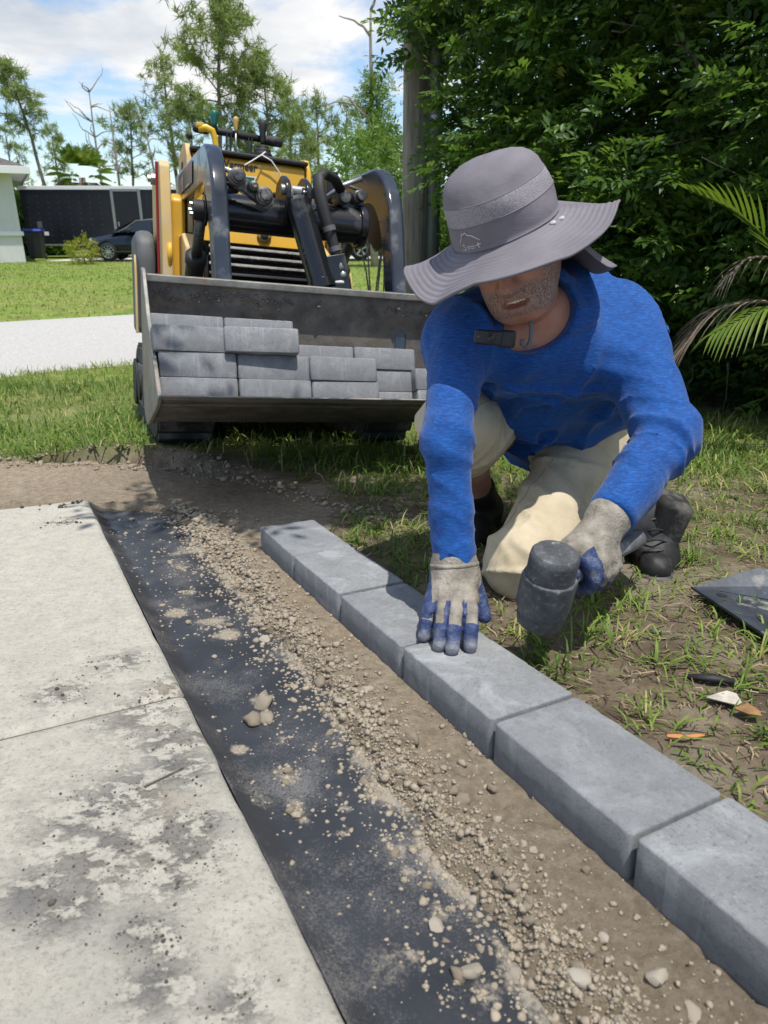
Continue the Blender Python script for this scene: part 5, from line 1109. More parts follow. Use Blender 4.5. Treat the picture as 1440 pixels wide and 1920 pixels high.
MB().tube([(-.9, -ov + .03, 2.95), (-.9, -.3, 2.7), (-.9, -.09, 2.55), (-.9, -.09, .25), (-.9, -.28, .1)], .05, 8).build('downpipe', M_TRIM, H0, smooth=True)
for x in (-4.5, -8.5):
    wn = MB().box((x, -.02, 1.75), (1.5, .10, 1.2)).build('window', M_TRIM, H0, bevel=.01)
    for k in (-1, 1): MB().box((x + k * .36, -.045, 1.75), (.64, .08, 1.06)).build('pane', M_GLASS, wn)
# far driveway
dv = MB(); P = [(-12.6, 28.2), (-9.5, 28.4), (1.5, 29.6), (6, 30.2), (6, 33.5), (-12.6, 33.5)]
dv.prism(P, 2, -.1, .03).build('far_driveway', M_CONC2, None, kind='structure')
# wheelie bin
M_BIN = plain('bin_black', (.018, .022, .022), .5, var=.2); M_LID = plain('bin_lid_blue', (.02, .045, .28), .45, var=.1)
B0 = empty('wheelie_bin', (-13.55, 29.6, .03), rot=(0, 0, .2), label='black wheelie bin with a blue lid beside the house', cat='bin')
mb = MB(); mb.add([(x * (.24 if z < .5 else .31), y * (.27 if z < .5 else .36), z) for z in (.06, 1.02) for x, y in ((-1, -1), (1, -1), (1, 1), (-1, 1))], [(3, 2, 1, 0), (4, 5, 6, 7), (0, 1, 5, 4), (1, 2, 6, 5), (2, 3, 7, 6), (3, 0, 4, 7)]); mb.build('bin_body', M_BIN, B0, bevel=.03)
MB().prism([(-.40, 1.02), (.40, 1.02), (.38, 1.10), (-.30, 1.12), (-.39, 1.06)], 0, -.33, .33).build('lid', M_LID, B0, bevel=.02)
for s in (-1, 1): MB().cyl((s * .2, .33, .1), (s * .27, .33, .1), .1, 16).build('wheel', M_RUB, B0)
# cargo trailer
T0 = empty('cargo_trailer', (-14.7, 31.4, .03), rot=(0, 0, R_(1)), label='black enclosed cargo trailer with white roof trim and side door', cat='trailer')
M_TRB = plain('trailer_black', (.010, .012, .018), .3, var=.3, sc=1.5, bump=.05, bsc=3)
bd_ = MB().box((3.2, 1.1, 1.55), (6.4, 2.2, 2.1)).build('trailer_body', M_TRB, T0, bevel=.03)
MB().box((3.2, -.005, 2.66), (6.46, .06, .14)).build('roof_trim', M_TRIM, T0, bevel=.01); MB().box((3.2, -.01, .50), (6.42, .05, .06)).build('sill_trim', M_STEEL, T0, bevel=.01); MB().box((3.2, 1.1, 2.70), (6.4, 2.15, .06)).build('trailer_roof', M_TRIM, T0, bevel=.02)
dr = MB().box((4.25, -.02, 1.6), (1.0, .04, 1.92)).build('side_door', M_TRB, T0, bevel=.01)
MB().box((3.70, -.03, 1.6), (.11, .05, 2.0)).box((4.80, -.03, 1.6), (.11, .05, 2.0)).box((4.25, -.03, 2.575), (1.2, .05, .10)).build('door_frame', M_STEEL, dr, bevel=.006)
MB().box((3.86, -.06, 1.3), (.06, .06, .16)).build('door_latch', M_STEEL, dr, bevel=.01)
rv = MB()
for x in list(np.arange(.25, 3.6, .42)) + [5.1, 5.5, 5.9]:
    for z in np.arange(.66, 2.55, .21): rv.box((x, -.008, z), (.022, .02, .022))
rv.build('rivets', M_GREY, bd_, kind='stuff')
MB().box((.62, -.01, 1.28), (.18, .03, .24)).build('vent', M_GREY, T0, bevel=.005); MB().box((.68, -.012, .94), (.5, .03, .14)).build('plate', M_WHITE, T0, bevel=.004); MB().box((.55, -.012, .76), (.1, .03, .1)).build('side_marker', plain('marker_red', (.4, .02, .02), .3, var=.1), T0, bevel=.004)
M_TYRE = plain('tyre', (.015, .015, .016), .8, var=.3, sc=20, bump=.2); M_RIM = plain('alloy_rim', (.55, .56, .57), .3, .8, var=.1)
def wheel(parent, x, y, r, wd, side, spokes=5, hub=.62):
    t = MB().lathe([(r * hub, -wd / 2), (r * .93, -wd / 2), (r, -wd * .35), (r, wd * .35), (r * .93, wd / 2), (r * hub, wd / 2)], (x, y, r), (0, side, 0), 36, caps=False).build('wheel', M_TYRE, parent, smooth=True)
    rm = MB(); rm.lathe([(r * hub * 1.02, wd * .42), (r * hub * .92, wd * .46), (r * hub * .88, wd * .30), (r * hub * .88, -wd * .4)], (x, y, r), (0, side, 0), 36, caps=False)
    rm.lathe([(0, wd * .30), (r * .16, wd * .30), (r * .16, wd * .05)], (x, y, r), (0, side, 0), 18, caps=False)
    for k in range(spokes):
        a = 2 * math.pi * k / spokes + .3; rm.box((x + math.cos(a) * r * .36, y + side * wd * .25, r + math.sin(a) * r * .36), (r * .50, wd * .14, r * (.17 if spokes < 8 else .10)), Matrix.Rotation(-a, 3, 'Y'))
    rm.build('rim', M_RIM, t, bevel=.004); MB().cyl((x, y - side * wd * .1, r), (x, y - side * wd * .05, r), r * hub * .88, 24).build('brake', M_MATT, t); return t
for x in (1.6, 2.5): wheel(T0, x + 1.2, .18, .36, .2, -1)
MB().tube([(-.05, .3, .45), (-.05, .3, .05)], .03, 8).build('stand', M_STEEL, T0)
# cars: lofted shells
def loft(sections, name, mat, parent):
    """sections: list of rings of equal length"""
    n = len(sections[0]); V = [p for s in sections for p in s]; F = [(i * n + k, i * n + (k + 1) % n, (i + 1) * n + (k + 1) % n, (i + 1) * n + k) for i in range(len(sections) - 1) for k in range(n)] + [tuple(range(n))[::-1], tuple(range((len(sections) - 1) * n, len(sections) * n))]
    return MB().add(V, F).build(name, mat, parent, smooth=True)
def ring(x, zb, zt, wb, wt, n=20, e=3.2):
    P = []
    for k in range(n):
        t = 2 * math.pi * k / n; c, s_ = math.cos(t), math.sin(t); u_ = math.copysign(abs(c) ** (2 / e), c); q_ = math.copysign(abs(s_) ** (2 / e), s_); zz = (zb + zt) / 2 + (zt - zb) / 2 * q_; wd = wb + (wt - wb) * (q_ + 1) / 2; P.append((x, u_ * wd, zz))
    return P
M_CAR = plain('black_car_paint', (.012, .016, .028), .08, var=.2, sc=2, bump=0); M_TRUCK = plain('dark_truck_paint', (.03, .03, .033), .25, var=.2, sc=2, bump=0)
M_LAMP = plain('lamp_lens', (.65, .66, .66), .1, var=.1)
def sedan(loc, rz, label):
    C0 = empty('car', loc, rot=(0, 0, rz), label=label, cat='car')
    sec = [(0, .45, .62, .60, .58), (.08, .32, .74, .78, .70), (.35, .24, .84, .87, .78), (.9, .22, .93, .90, .82), (1.5, .20, 1.0, .91, .84), (2.4, .20, 1.0, .92, .85), (3.4, .21, 1.01, .92, .84), (4.2, .24, 1.03, .90, .80), (4.62, .34, .98, .84, .74), (4.75, .45, .80, .70, .66)]
    bd2 = loft([ring(x, a, b, c, d) for x, a, b, c, d in sec], 'car_body', M_CAR, C0)
    cab = [(1.05, .95, .97, .80, .76), (1.6, .93, 1.22, .83, .70), (2.05, .93, 1.41, .84, .62), (2.6, .93, 1.465, .84, .60), (3.2, .93, 1.44, .84, .60), (3.75, .93, 1.26, .82, .62), (4.25, .95, 1.02, .78, .68)]
    loft([ring(x, a, b, c, d) for x, a, b, c, d in cab], 'cabin', M_CAR, C0)
    for s in (-1, 1):
        gl = MB(); pts = [(1.62, 1.0), (1.98, 1.36), (2.55, 1.415), (2.58, 1.0)]; q2 = [(2.66, 1.0), (2.64, 1.415), (3.2, 1.39), (3.62, 1.2), (3.6, 1.0)]
        for pl in (pts, q2):
            V = [(x, s * (.86 - (z - .95) * .48 + .012), z) for x, z in pl]; gl.add(V, [tuple(range(len(V))) if s < 0 else tuple(range(len(V)))[::-1]])
        gl.build('side_window', M_GLASS, C0)
        MB().tube([(x, s * (.86 - (z - .95) * .48 + .018), z) for x, z in [(1.35, 1.0), (1.60, 1.12), (2.0, 1.385), (2.6, 1.44), (3.25, 1.41), (3.7, 1.2)]], .012, 6).build('window_trim', M_STEEL, C0, smooth=True)
        MB().lathe([(.02, 0), (.085, .02), (.095, .07), (.06, .12), (.0, .13)], (1.75, s * .88, 1.04), (0, s, .1), 14, caps=False).build('mirror', M_CAR, C0, smooth=True)
        hl = MB().lathe([(.0001, -.03), (.08, .0), (.10, .02), (.0001, .05)], (.30, s * .68, .70), (-.75, s * .5, .25), 14, caps=False).build('headlight', M_LAMP, C0, smooth=True); hl.scale = (1, 1, 1)
        for x in (.92, 3.72): wheel(C0, x, s * .80, .325, .22, s, 10, .70); MB().lathe([(.36, -.02), (.36, .10)], (x, s * .80, .33), (0, s, 0), 28, caps=False).build('wheel_arch', M_MATT, C0, smooth=True)
        MB().box((2.2, s * .915, .32), (2.1, .02, .05)).build('sill', M_MATT, C0, bevel=.008)
    MB().box((.045, 0, .44), (.06, 1.0, .14)).build('grille', M_MATT, C0, bevel=.02); MB().box((.01, 0, .55), (.03, .35, .10)).build('front_plate', M_WHITE, C0, bevel=.004)
    V = [(1.12, -.70, 1.01), (1.12, .70, 1.01), (1.98, .56, 1.39), (1.98, -.56, 1.39)]; V = [(x - .03, y, z + .012) for x, y, z in V]; MB().add(V, [(0, 1, 2, 3)][::-1]).build('windscreen', M_GLASS, C0)
    return C0
sedan((-11.1, 28.6, .035), R_(4), 'black sedan parked in front of the black trailer')
def pickup(loc, rz, label):
    C0 = empty('pickup_truck', loc, rot=(0, 0, rz), label=label, cat='truck')
    loft([ring(x, a, b, c, d, 20, 5) for x, a, b, c, d in [(0, .5, .95, .85, .82), (.1, .42, 1.05, .95, .9), (1.4, .40, 1.15, .98, .93), (2.0, .40, 1.15, 1.0, .95), (5.4, .42, 1.18, 1.0, .96), (5.6, .5, 1.15, .97, .95)]], 'truck_body', M_TRUCK, C0)
    loft([ring(x, a, b, c, d, 20, 4) for x, a, b, c, d in [(1.35, 1.1, 1.12, .9, .85), (1.9, 1.1, 1.75, .92, .76), (2.3, 1.1, 1.88, .92, .74), (3.5, 1.1, 1.88, .92, .74), (3.75, 1.1, 1.6, .92, .80)]], 'cab', M_TRUCK, C0)
    for s in (-1, 1):
        V = [(x, s * (.935 - (z - 1.1) * .2 + .01), z) for x, z in [(1.85, 1.2), (2.15, 1.72), (3.45, 1.76), (3.55, 1.2)]]; MB().add(V, [tuple(range(4)) if s < 0 else (3, 2, 1, 0)]).build('side_window', M_GLASS, C0)
        for x in (1.05, 4.55): wheel(C0, x, s * .88, .40, .26, s, 5, .64); MB().lathe([(.47, -.02), (.47, .12)], (x, s * .89, .42), (0, s, 0), 28, caps=False).build('wheel_arch', M_MATT, C0, smooth=True)
        MB().box((.06, s * .6, .82), (.1, .4, .18)).build('headlight', M_LAMP, C0, bevel=.02)
    MB().box((-.05, 0, .55), (.16, 1.9, .2)).build('bumper', M_GREY, C0, bevel=.04); return C0
pk = pickup((.10, 29.6, .035), R_(184), 'dark pickup truck parked on the far driveway')
MB().box((0, 0, .5), (.09, .09, 1.0)).build('marker_post', M_MATT, None, bevel=.01, label='short dark post standing by the far driveway', cat='post').location = (-.26, 28.3, .02)

# ---- utility pole with a conduit
g = G('weathered_pole', .9, 0, .2); v = g.co(scale=(1, 1, .08)); g.col(g.ramp(g.noise(26, 6, .65, v), (.3, (.12, .105, .085)), (.7, (.34, .31, .26)))); g.bump(g.noise(60, 5, .7, v), .7, .01); M_POLE = g.m
PP = empty('utility_pole', (.285, 6.75, 0), label='weathered wooden utility pole with a grey conduit', cat='utility pole')
MB().lathe([(.135, -.3), (.13, 1), (.115, 5), (.10, 9), (.0, 9.02)], (0, 0, 0), (0, 0, 1), 24, caps=False).build('pole', M_POLE, PP, smooth=True)
cd = MB().cyl((.145, -.08, -.2), (.145, -.08, 6.2), .056, 18).build('conduit', plain('conduit_grey', (.14, .16, .18), .35, var=.1), PP, smooth=True)
for z in (.6, 1.9, 3.3): MB().lathe([(.059, 0), (.059, .04)], (.145, -.08, z), (0, 0, 1), 18).build('strap', M_STEEL, cd)

# ================================================================ vegetation
def leafmat(name, dark, mid, light, trans=.35, rough=.45):
    g = G(name, rough, 0, .45); tint = g.attr('tint')
    c = g.ramp(tint, (.0, dark), (.5, mid), (.92, light), (1.0, (.35, .27, .03)))
    c = g.mix(g.ramp(g.noise(6, 3, .6), (.35, .0), (.7, .35)), c, mid); g.col(c)
    tr = g.nd('BsdfTranslucent'); g.ln(g.mix(.5, c, (.20, .34, .03)), tr.inputs[0]); mx_ = g.nd('MixShader'); mx_.inputs[0].default_value = trans
    g.ln(g.b.outputs[0], mx_.inputs[1]); g.ln(tr.outputs[0], mx_.inputs[2]); g.ln(mx_.outputs[0], g.t.nodes['Material Output'].inputs[0]); return g.m
M_LEAF = leafmat('shrub_leaf', (.030, .068, .015), (.070, .152, .027), (.165, .28, .052), .44)
M_LEAF2 = leafmat('bright_leaf', (.06, .11, .02), (.12, .215, .035), (.23, .34, .07), .42)
M_NEED = leafmat('pine_needles', (.13, .17, .055), (.25, .31, .10), (.40, .45, .17), .45, .6)
M_YLEAF = leafmat('golden_leaf', (.14, .15, .01), (.30, .30, .02), (.45, .42, .04), .4)
M_FROND = leafmat('palm_frond', (.05, .10, .012), (.12, .20, .02), (.26, .33, .04), .35)
M_DEADF = plain('dead_frond', (.20, .155, .105), .85, var=.35, sc=30, bump=.2)
g = G('bark', .92, 0, .2); v = g.co(scale=(1, 1, .25)); g.col(g.ramp(g.noise(30, 6, .65, v), (.3, (.055, .045, .035)), (.7, (.19, .165, .135)))); g.bump(g.noise(50, 5, .7, v), .7, .01); M_BARK = g.m
g = G('pine_bark', .92, 0, .2); v = g.co(scale=(1, 1, .3)); g.col(g.ramp(g.noise(9, 6, .65, v), (.3, (.10, .075, .055)), (.7, (.30, .25, .20)))); g.bump(g.noise(12, 5, .7, v), .7, .03); M_PBARK = g.m
M_SNAG = plain('bleached_wood', (.30, .265, .225), .9, var=.3, sc=5, bump=.3)

def leaflet(L, W, fold=.25, droop=.15):
    """five points, four triangles: a folded, arched blade along +x"""
    V = np.array([(0, 0, 0), (.45 * L, W / 2, fold * W * .5), (.45 * L, -W / 2, fold * W * .5), (.5 * L, 0, -.02 * L), (L, 0, -droop * L)]); F = np.array([(0, 3, 1), (0, 2, 3), (3, 4, 1), (3, 2, 4)]); return V, F
def rotz(a): c, s_ = math.cos(a), math.sin(a); return np.array([[c, -s_, 0], [s_, c, 0], [0, 0, 1]])
def rotx(a): c, s_ = math.cos(a), math.sin(a); return np.array([[1, 0, 0], [0, c, -s_], [0, s_, c]])
def roty(a): c, s_ = math.cos(a), math.sin(a); return np.array([[c, 0, s_], [0, 1, 0], [-s_, 0, c]])
def compound(n=7, L=.15, ll=.055, lw=.022, seed=0):
    r = np.random.default_rng(seed); Vs, Fs, k0 = [], [], 0
    st = np.array([(0, -.0012, 0), (0, .0012, 0), (L, 0, -.15 * L)]); Vs.append(st); Fs.append(np.array([(0, 2, 1)])); k0 = 3
    for i in range(n):
        if i == n - 1: x, a = L, 0
        else: x = L * (.28 + .66 * (i // 2) / max(1, (n - 1) // 2)); a = (1 if i % 2 else -1) * r.uniform(.85, 1.15)
        V, F = leaflet(ll * r.uniform(.85, 1.1), lw * r.uniform(.9, 1.1), .3, .14); V = V @ rotx(r.uniform(-.35, .35)).T @ roty(r.uniform(-.1, .3)).T @ rotz(a).T + [x, 0, -.15 * L * (x / L) ** 2]; Vs.append(V); Fs.append(F + k0); k0 += 5
    return np.concatenate(Vs), np.concatenate(Fs)
def compound2(n, L, ll, lw, seed):
    r = np.random.default_rng(seed); Vs, Fs, k0 = [], [], 0
    for i in range(n):
        if i == n - 1: x, a = L, 0
        else: x = L * (.28 + .66 * (i // 2) / max(1, (n - 1) // 2)); a = (1 if i % 2 else -1) * r.uniform(.85, 1.15)
        l_, w_ = ll * r.uniform(.85, 1.15), lw * r.uniform(.9, 1.15); V = np.array([(0, 0, 0), (.48 * l_, w_ / 2, .12 * w_), (l_, 0, -.12 * l_), (.48 * l_, -w_ / 2, .12 * w_)]); V = V @ rotx(r.uniform(-.4, .4)).T @ roty(r.uniform(-.1, .3)).T @ rotz(a).T + [x, 0, -.15 * L * (x / L) ** 2]; Vs.append(V); Fs.append(np.array([(0, 2, 1), (0, 3, 2)]) + k0); k0 += 4
    return np.concatenate(Vs), np.concatenate(Fs)
COMP2 = [compound2(7, .15, .060, .027, k) for k in range(6)]
COMP = [compound(7, .15, .058, .024, k) for k in range(5)] + [compound(5, .12, .060, .026, 9 + k) for k in range(3)]
def frames(D, roll):
    """rotation matrices (n,3,3) taking +x to D, +z to roughly up"""
    D = D / np.linalg.norm(D, axis=1)[:, None]; U = np.tile([0., 0, 1.], (len(D), 1)); Y = np.cross(U, D); Y /= np.linalg.norm(Y, axis=1)[:, None] + 1e-9; Z = np.cross(D, Y)
    c, s_ = np.cos(roll)[:, None], np.sin(roll)[:, None]; return np.stack([D, Y * c + Z * s_, Z * c - Y * s_], 2)
def scatter(tmpl, P, D, S, roll, tint):
    Vs, Fs, Ts, n = [], [], [], 0; Rm = frames(D, roll); idx = rng.integers(0, len(tmpl), len(P))
    for t, (V, F) in enumerate(tmpl):
        m = np.where(idx == t)[0]
        if len(m) == 0: continue
        Q = np.einsum('kij,vj->kvi', Rm[m], V) * S[m, None, None] + P[m, None]; nv = len(V)
        Vs.append(Q.reshape(-1, 3)); Fs.append((F[None] + (np.arange(len(m)) * nv)[:, None, None]).reshape(-1, F.shape[1]) + n); Ts.append(np.repeat(tint[m], nv)); n += len(m) * nv
    return np.concatenate(Vs), np.concatenate(Fs), np.concatenate(Ts)

# ---- the overgrown thicket behind the worker
FA, FB = np.array([.10, 6.3]), np.array([2.35, 3.15]); fd = FB - FA; FL = np.linalg.norm(fd); fd /= FL; fnm = np.array([fd[1], -fd[0]])       # front line; fnm faces the viewer
if fnm[1] > 0: fnm = -fnm
def thicket_shoots(n, seed):
    r = np.random.default_rng(seed); P, D = [], []
    while len(P) < n:
        m = 6000; s_ = r.uniform(-.15, 1.45, m) * FL; dpt = r.beta(1.1, 1.7, m) * 2.6; z = 4.0 * r.random(m) ** 1.15 + .05
        bul = .42 * fbm(np.stack([s_ * .9, z * .9, z * 0 + seed], 1), 3, 70) + .22 * np.sin(z * 1.1 + .5) * (z > .6) - .30 * (z < .55)
        # crown leans out over the verge higher up at the open end
        q = FA + s_[:, None] * fd - (dpt - bul)[:, None] * fnm; hi = z < 3.7 + .5 * np.sin(s_ * 1.7)
        lf = q[:, 0] > np.interp(z, [0, .5, 1.2, 1.7, 2.2, 3.0, 4], [.90, .88, .70, .38, .16, .22, .5]) + .10 * fbm(np.stack([z * 3, s_ * 2, z * 0], 1), 3, 71)
        den = fbm(np.stack([q[:, 0] * 1.9, q[:, 1] * 1.9, z * 1.9], 1), 3, 72) > -.20
        open_ = ~((z < .8) & (dpt > .5) & (r.random(m) < .35))            # bare stems low inside
        ok = hi & lf & den & open_
        d = np.c_[np.tile(fnm, (m, 1)) * .7 + r.normal(0, .55, (m, 2)), r.normal(.15, .45, m)]
        for i in np.where(ok)[0]: P.append((q[i, 0], q[i, 1], z[i])); D.append(d[i])
    return np.array(P[:n]), np.array(D[:n])
SP, SD_ = thicket_shoots(7600, 5); SD_ /= np.linalg.norm(SD_, axis=1)[:, None]
LP_, LD_, LT_ = [], [], []
for k in range(len(SP)):
    n = rng.integers(4, 8); L = rng.uniform(.14, .32); base_t = np.clip(rng.normal(.42, .22), 0, .93)
    for i in range(n):
        t = (i + .5) / n; a = rng.uniform(0, 6.28); dv = SD_[k] * .55 + np.array([math.cos(a), math.sin(a), .25 * rng.normal()]) * .75; LP_.append(SP[k] + SD_[k] * L * t - [0, 0, .06 * t * t]); LD_.append(dv); LT_.append(np.clip(base_t + rng.normal(0, .10) + .12 * t, 0, .94 if rng.random() > .012 else 1))
LP_, LD_, LT_ = map(np.array, (LP_, LD_, LT_))
LS_ = rng.uniform(.8, 1.35, len(LP_)); LR_ = rng.normal(0, .6, len(LP_))
gzl = gz(LP_[:, 0], LP_[:, 1]); keep = LP_[:, 2] > gzl + .06; LP_, LD_, LT_, LS_, LR_ = LP_[keep], LD_[keep], LT_[keep], LS_[keep], LR_[keep]
TH = empty('thicket_tree', (1.9, 4.9, float(gz(np.array([1.9]), np.array([4.9]))[0])), label='dense dark green thicket with small paired leaflets behind the worker', cat='tree')
bpy.context.view_layer.update(); THI = TH.matrix_world.inverted()
def under(o, p=None):
    p = p or TH; bpy.context.view_layer.update(); o.parent = p; o.matrix_parent_inverse = p.matrix_world.inverted(); return o
# the leaves that show largest are objects of their own
dist = np.linalg.norm(LP_ - np.array([0, 0, 1.05]), axis=1); ang = np.arctan2(LP_[:, 0], LP_[:, 1]); el = np.arctan2(LP_[:, 2] - 1.05, np.hypot(LP_[:, 0], LP_[:, 1]))
inview = (ang < .5) & (ang > -.03) & (el < .24) & (el > -.22); order = np.argsort(np.where(inview, dist, 99)); big = order[:280]; rest = order[280:]
comp_me = []
for j in range(4):
    for t_ in (.2, .45, .62, .8):
        V, F = COMP[j]; me = fmesh('leaf', V, F, {'tint': np.full(len(V), t_)}); me.materials.append(M_LEAF); comp_me.append(me)
Rb = frames(LD_[big], LR_[big]); THM = np.array(TH.matrix_world.translation)
for k, i in enumerate(big):
    j = int(rng.integers(0, 4)); tq = int(np.argmin(np.abs(np.array([.2, .45, .62, .8]) - LT_[i]))); o = bpy.data.objects.new('leaf', comp_me[j * 4 + tq]); COL.objects.link(o); o.parent = TH
    Mx = np.eye(4); Mx[:3, :3] = Rb[k] * LS_[i]; Mx[:3, 3] = LP_[i] - THM; o.matrix_basis = Matrix(Mx.tolist())
V, F, T = scatter(COMP2, LP_[rest], LD_[rest], LS_[rest], LR_[rest], LT_[rest])
under(link('crown', fmesh('crown', V, F, {'tint': T}), M_LEAF, kind='stuff'))
# stems
def wander(p, d, L, r0, r1, n=10, wob=.18, droop=0., seed=None):
    p = np.array(p, float); d = unit(d); P = [p.copy()]
    for k in range(n): d = unit(d + rng.normal(0, wob, 3) + [0, 0, -droop]); p = p + d * L / n; P.append(p.copy())
    return np.array(P), np.linspace(r0, r1, n + 1)
made = 0
while made < 11:
    s_ = rng.uniform(.30, 1.2) * FL; q = FA + s_ * fd - rng.uniform(.3, 1.3) * fnm; z0 = float(gz(np.array([q[0]]), np.array([q[1]]))[0]) - .05
    P, rr_ = wander((q[0], q[1], z0), (rng.normal(0, .25), rng.normal(.1, .2), 1), rng.uniform(2.6, 3.8), rng.uniform(.022, .042), .008, 14, .11)
    fr_ = (P[:, :2] - FA) @ fnm
    if P[:, 0].min() < .75 or fr_.max() > .05: continue
    made += 1; tk = under(MB().tube(P, rr_, 8).build('trunk', M_BARK, smooth=True))
    for j in range(5):
        i = rng.integers(3, 12); Pb, rb_ = wander(P[i], (rng.normal(0, .7) + fnm[0] * .4, rng.normal(0, .7) + fnm[1] * .4, .5), rng.uniform(.4, .9), rr_[i] * .5, .003, 8, .22)
        if Pb[:, 0].min() < .5 or ((Pb[:, :2] - FA) @ fnm).max() > .15: continue
        o = MB().tube(Pb, rb_, 6).build('limb', M_BARK, smooth=True); o.parent = tk
tw = MB()
for k in range(90):
    s_ = rng.uniform(.3, 1.35) * FL; q = FA + s_ * fd - rng.uniform(-.05, .9) * fnm; P, rr_ = wander((q[0], q[1], rng.uniform(.25, 1.6)), (rng.normal(), rng.normal(), rng.normal(0, .6)), rng.uniform(.3, .9), .006, .0015, 7, .3); tw.tube(P, rr_, 5)
under(tw.build('twigs', M_BARK, smooth=True, kind='stuff'))
# a bough that reaches over the verge, above the picture, and shades the ground beyond the row of pavers
m = 620; bp2 = np.c_[rng.normal(.42, .33, m), rng.normal(1.60, .09, m), rng.normal(3.05, .14, m)]; keep = fbm(bp2 * 3.2, 3, 77) > -.12; bp2 = bp2[keep]; m = len(bp2)
V, F, T = scatter(COMP, bp2, np.c_[rng.normal(0, 1, (m, 2)), rng.normal(0, .3, m)], rng.uniform(1.0, 1.5, m), rng.normal(0, .5, m), np.clip(rng.normal(.5, .2, m), 0, .9)); under(link('bough_leaves', fmesh('bough_leaves', V, F, {'tint': T}), M_LEAF, kind='stuff'))
under(MB().tube([(1.8, 3.9, 2.5), (1.3, 3.3, 2.9), (.8, 2.2, 3.05), (.3, 1.6, 3.05)], [.035, .028, .018, .006], 8).build('bough', M_BARK, smooth=True))

# ---- pinnate palm fronds at the edge of the thicket
def frond(name, pts, mat, n=26, ll=.34, lw=.016, spread=1.0, droop=.35, parent=None, both=True, a0=.75, a1=.35):
    P = np.array(pts, float); t = np.linspace(0, 1, 30); pp = np.stack([np.interp(t, np.linspace(0, 1, len(P)), P[:, i]) for i in range(3)], 1)
    for _ in range(6): pp[1:-1] = (pp[:-2] + pp[1:-1] * 2 + pp[2:]) / 4
    rc = MB().tube(pp, np.linspace(.010, .002, 30), 6); o = rc.build(name, mat, parent, smooth=True)
    lf = []
    for i in range(n):
        u_ = .12 + .86 * i / (n - 1); k = u_ * 29; k0 = min(int(k), 28); p = pp[k0] + (pp[k0 + 1] - pp[k0]) * (k - k0); d = unit(pp[k0 + 1] - pp[k0]); sd = unit(np.cross(d, [0, 0, 1.])); upv = np.cross(sd, d)
        for s in ((-1, 1) if both else (1,)):
            L = ll * (math.sin(math.pi * min(1, .18 + u_ * .82)) * .75 + .25) * rng.uniform(.9, 1.08); a = a0 + (a1 - a0) * u_; dir_ = unit(d * math.cos(a) * 1.0 + s * sd * math.sin(a) * spread + upv * .25)
            Q = [p + dir_ * L * q - np.array([0, 0, droop * L * q * q]) for q in np.linspace(0, 1, 6)]; wv = unit(np.cross(dir_, upv)); W = lw * np.array([.35, .9, 1, .85, .5, .05]); V = []
            for q in range(6): V += [Q[q] - wv * W[q] / 2 + upv * W[q] * .15, Q[q] - upv * W[q] * .1, Q[q] + wv * W[q] / 2 + upv * W[q] * .15]
            F = [(3 * q + e, 3 * q + e + 1, 3 * q + e + 4, 3 * q + e + 3) for q in range(5) for e in (0, 1)]; lf.append((np.array(V), np.array(F)))
    for V, F in lf:
        me = fmesh('leaflet', V, F, {'tint': np.full(len(V), np.clip(rng.normal(.55, .15), 0, .93))}); link('leaflet', me, mat, o, smooth=True)
    return o
PL = empty('palm', (1.97, 3.0, float(gz(np.array([1.97]), np.array([3.0]))[0])), label='small palm with yellow green feathery fronds beside the thicket', cat='palm')
def fr(*a, **k):
    o = frond(*a, **k); return under(o, PL)
fr('frond', [(1.95, 2.97, .60), (1.66, 2.93, .86), (1.46, 2.90, 1.02), (1.30, 2.89, 1.13), (1.12, 2.87, 1.19)], M_FROND, n=22, ll=.27, lw=.018, droop=.12, a0=.95, a1=.22)
fr('frond', [(1.95, 2.95, .55), (1.68, 2.86, .76), (1.46, 2.82, .78), (1.26, 2.79, .68)], M_FROND, n=24, ll=.27, lw=.014, droop=.75, a0=1.15, a1=.6)
fr('frond', [(2.0, 3.0, .6), (2.1, 3.0, 1.0), (2.05, 2.85, 1.4), (1.9, 2.7, 1.55)], M_FROND, n=20, ll=.3, droop=.4)
fr('frond', [(1.95, 3.02, .55), (1.55, 2.96, .80), (1.32, 2.93, .77), (1.17, 2.90, .58)], M_DEADF, n=20, ll=.24, lw=.006, droop=.8, a0=.6, a1=.2)
fr('frond', [(1.97, 3.05, .6), (1.62, 3.0, .95), (1.42, 2.96, .96), (1.33, 2.93, .86)], M_DEADF, n=12, ll=.16, lw=.006, droop=.9, a0=.8, a1=.3)
under(MB().tube([(1.97, 3.0, .05), (1.96, 3.0, .60)], [.06, .03], 10).build('trunk', M_BARK, smooth=True), PL)

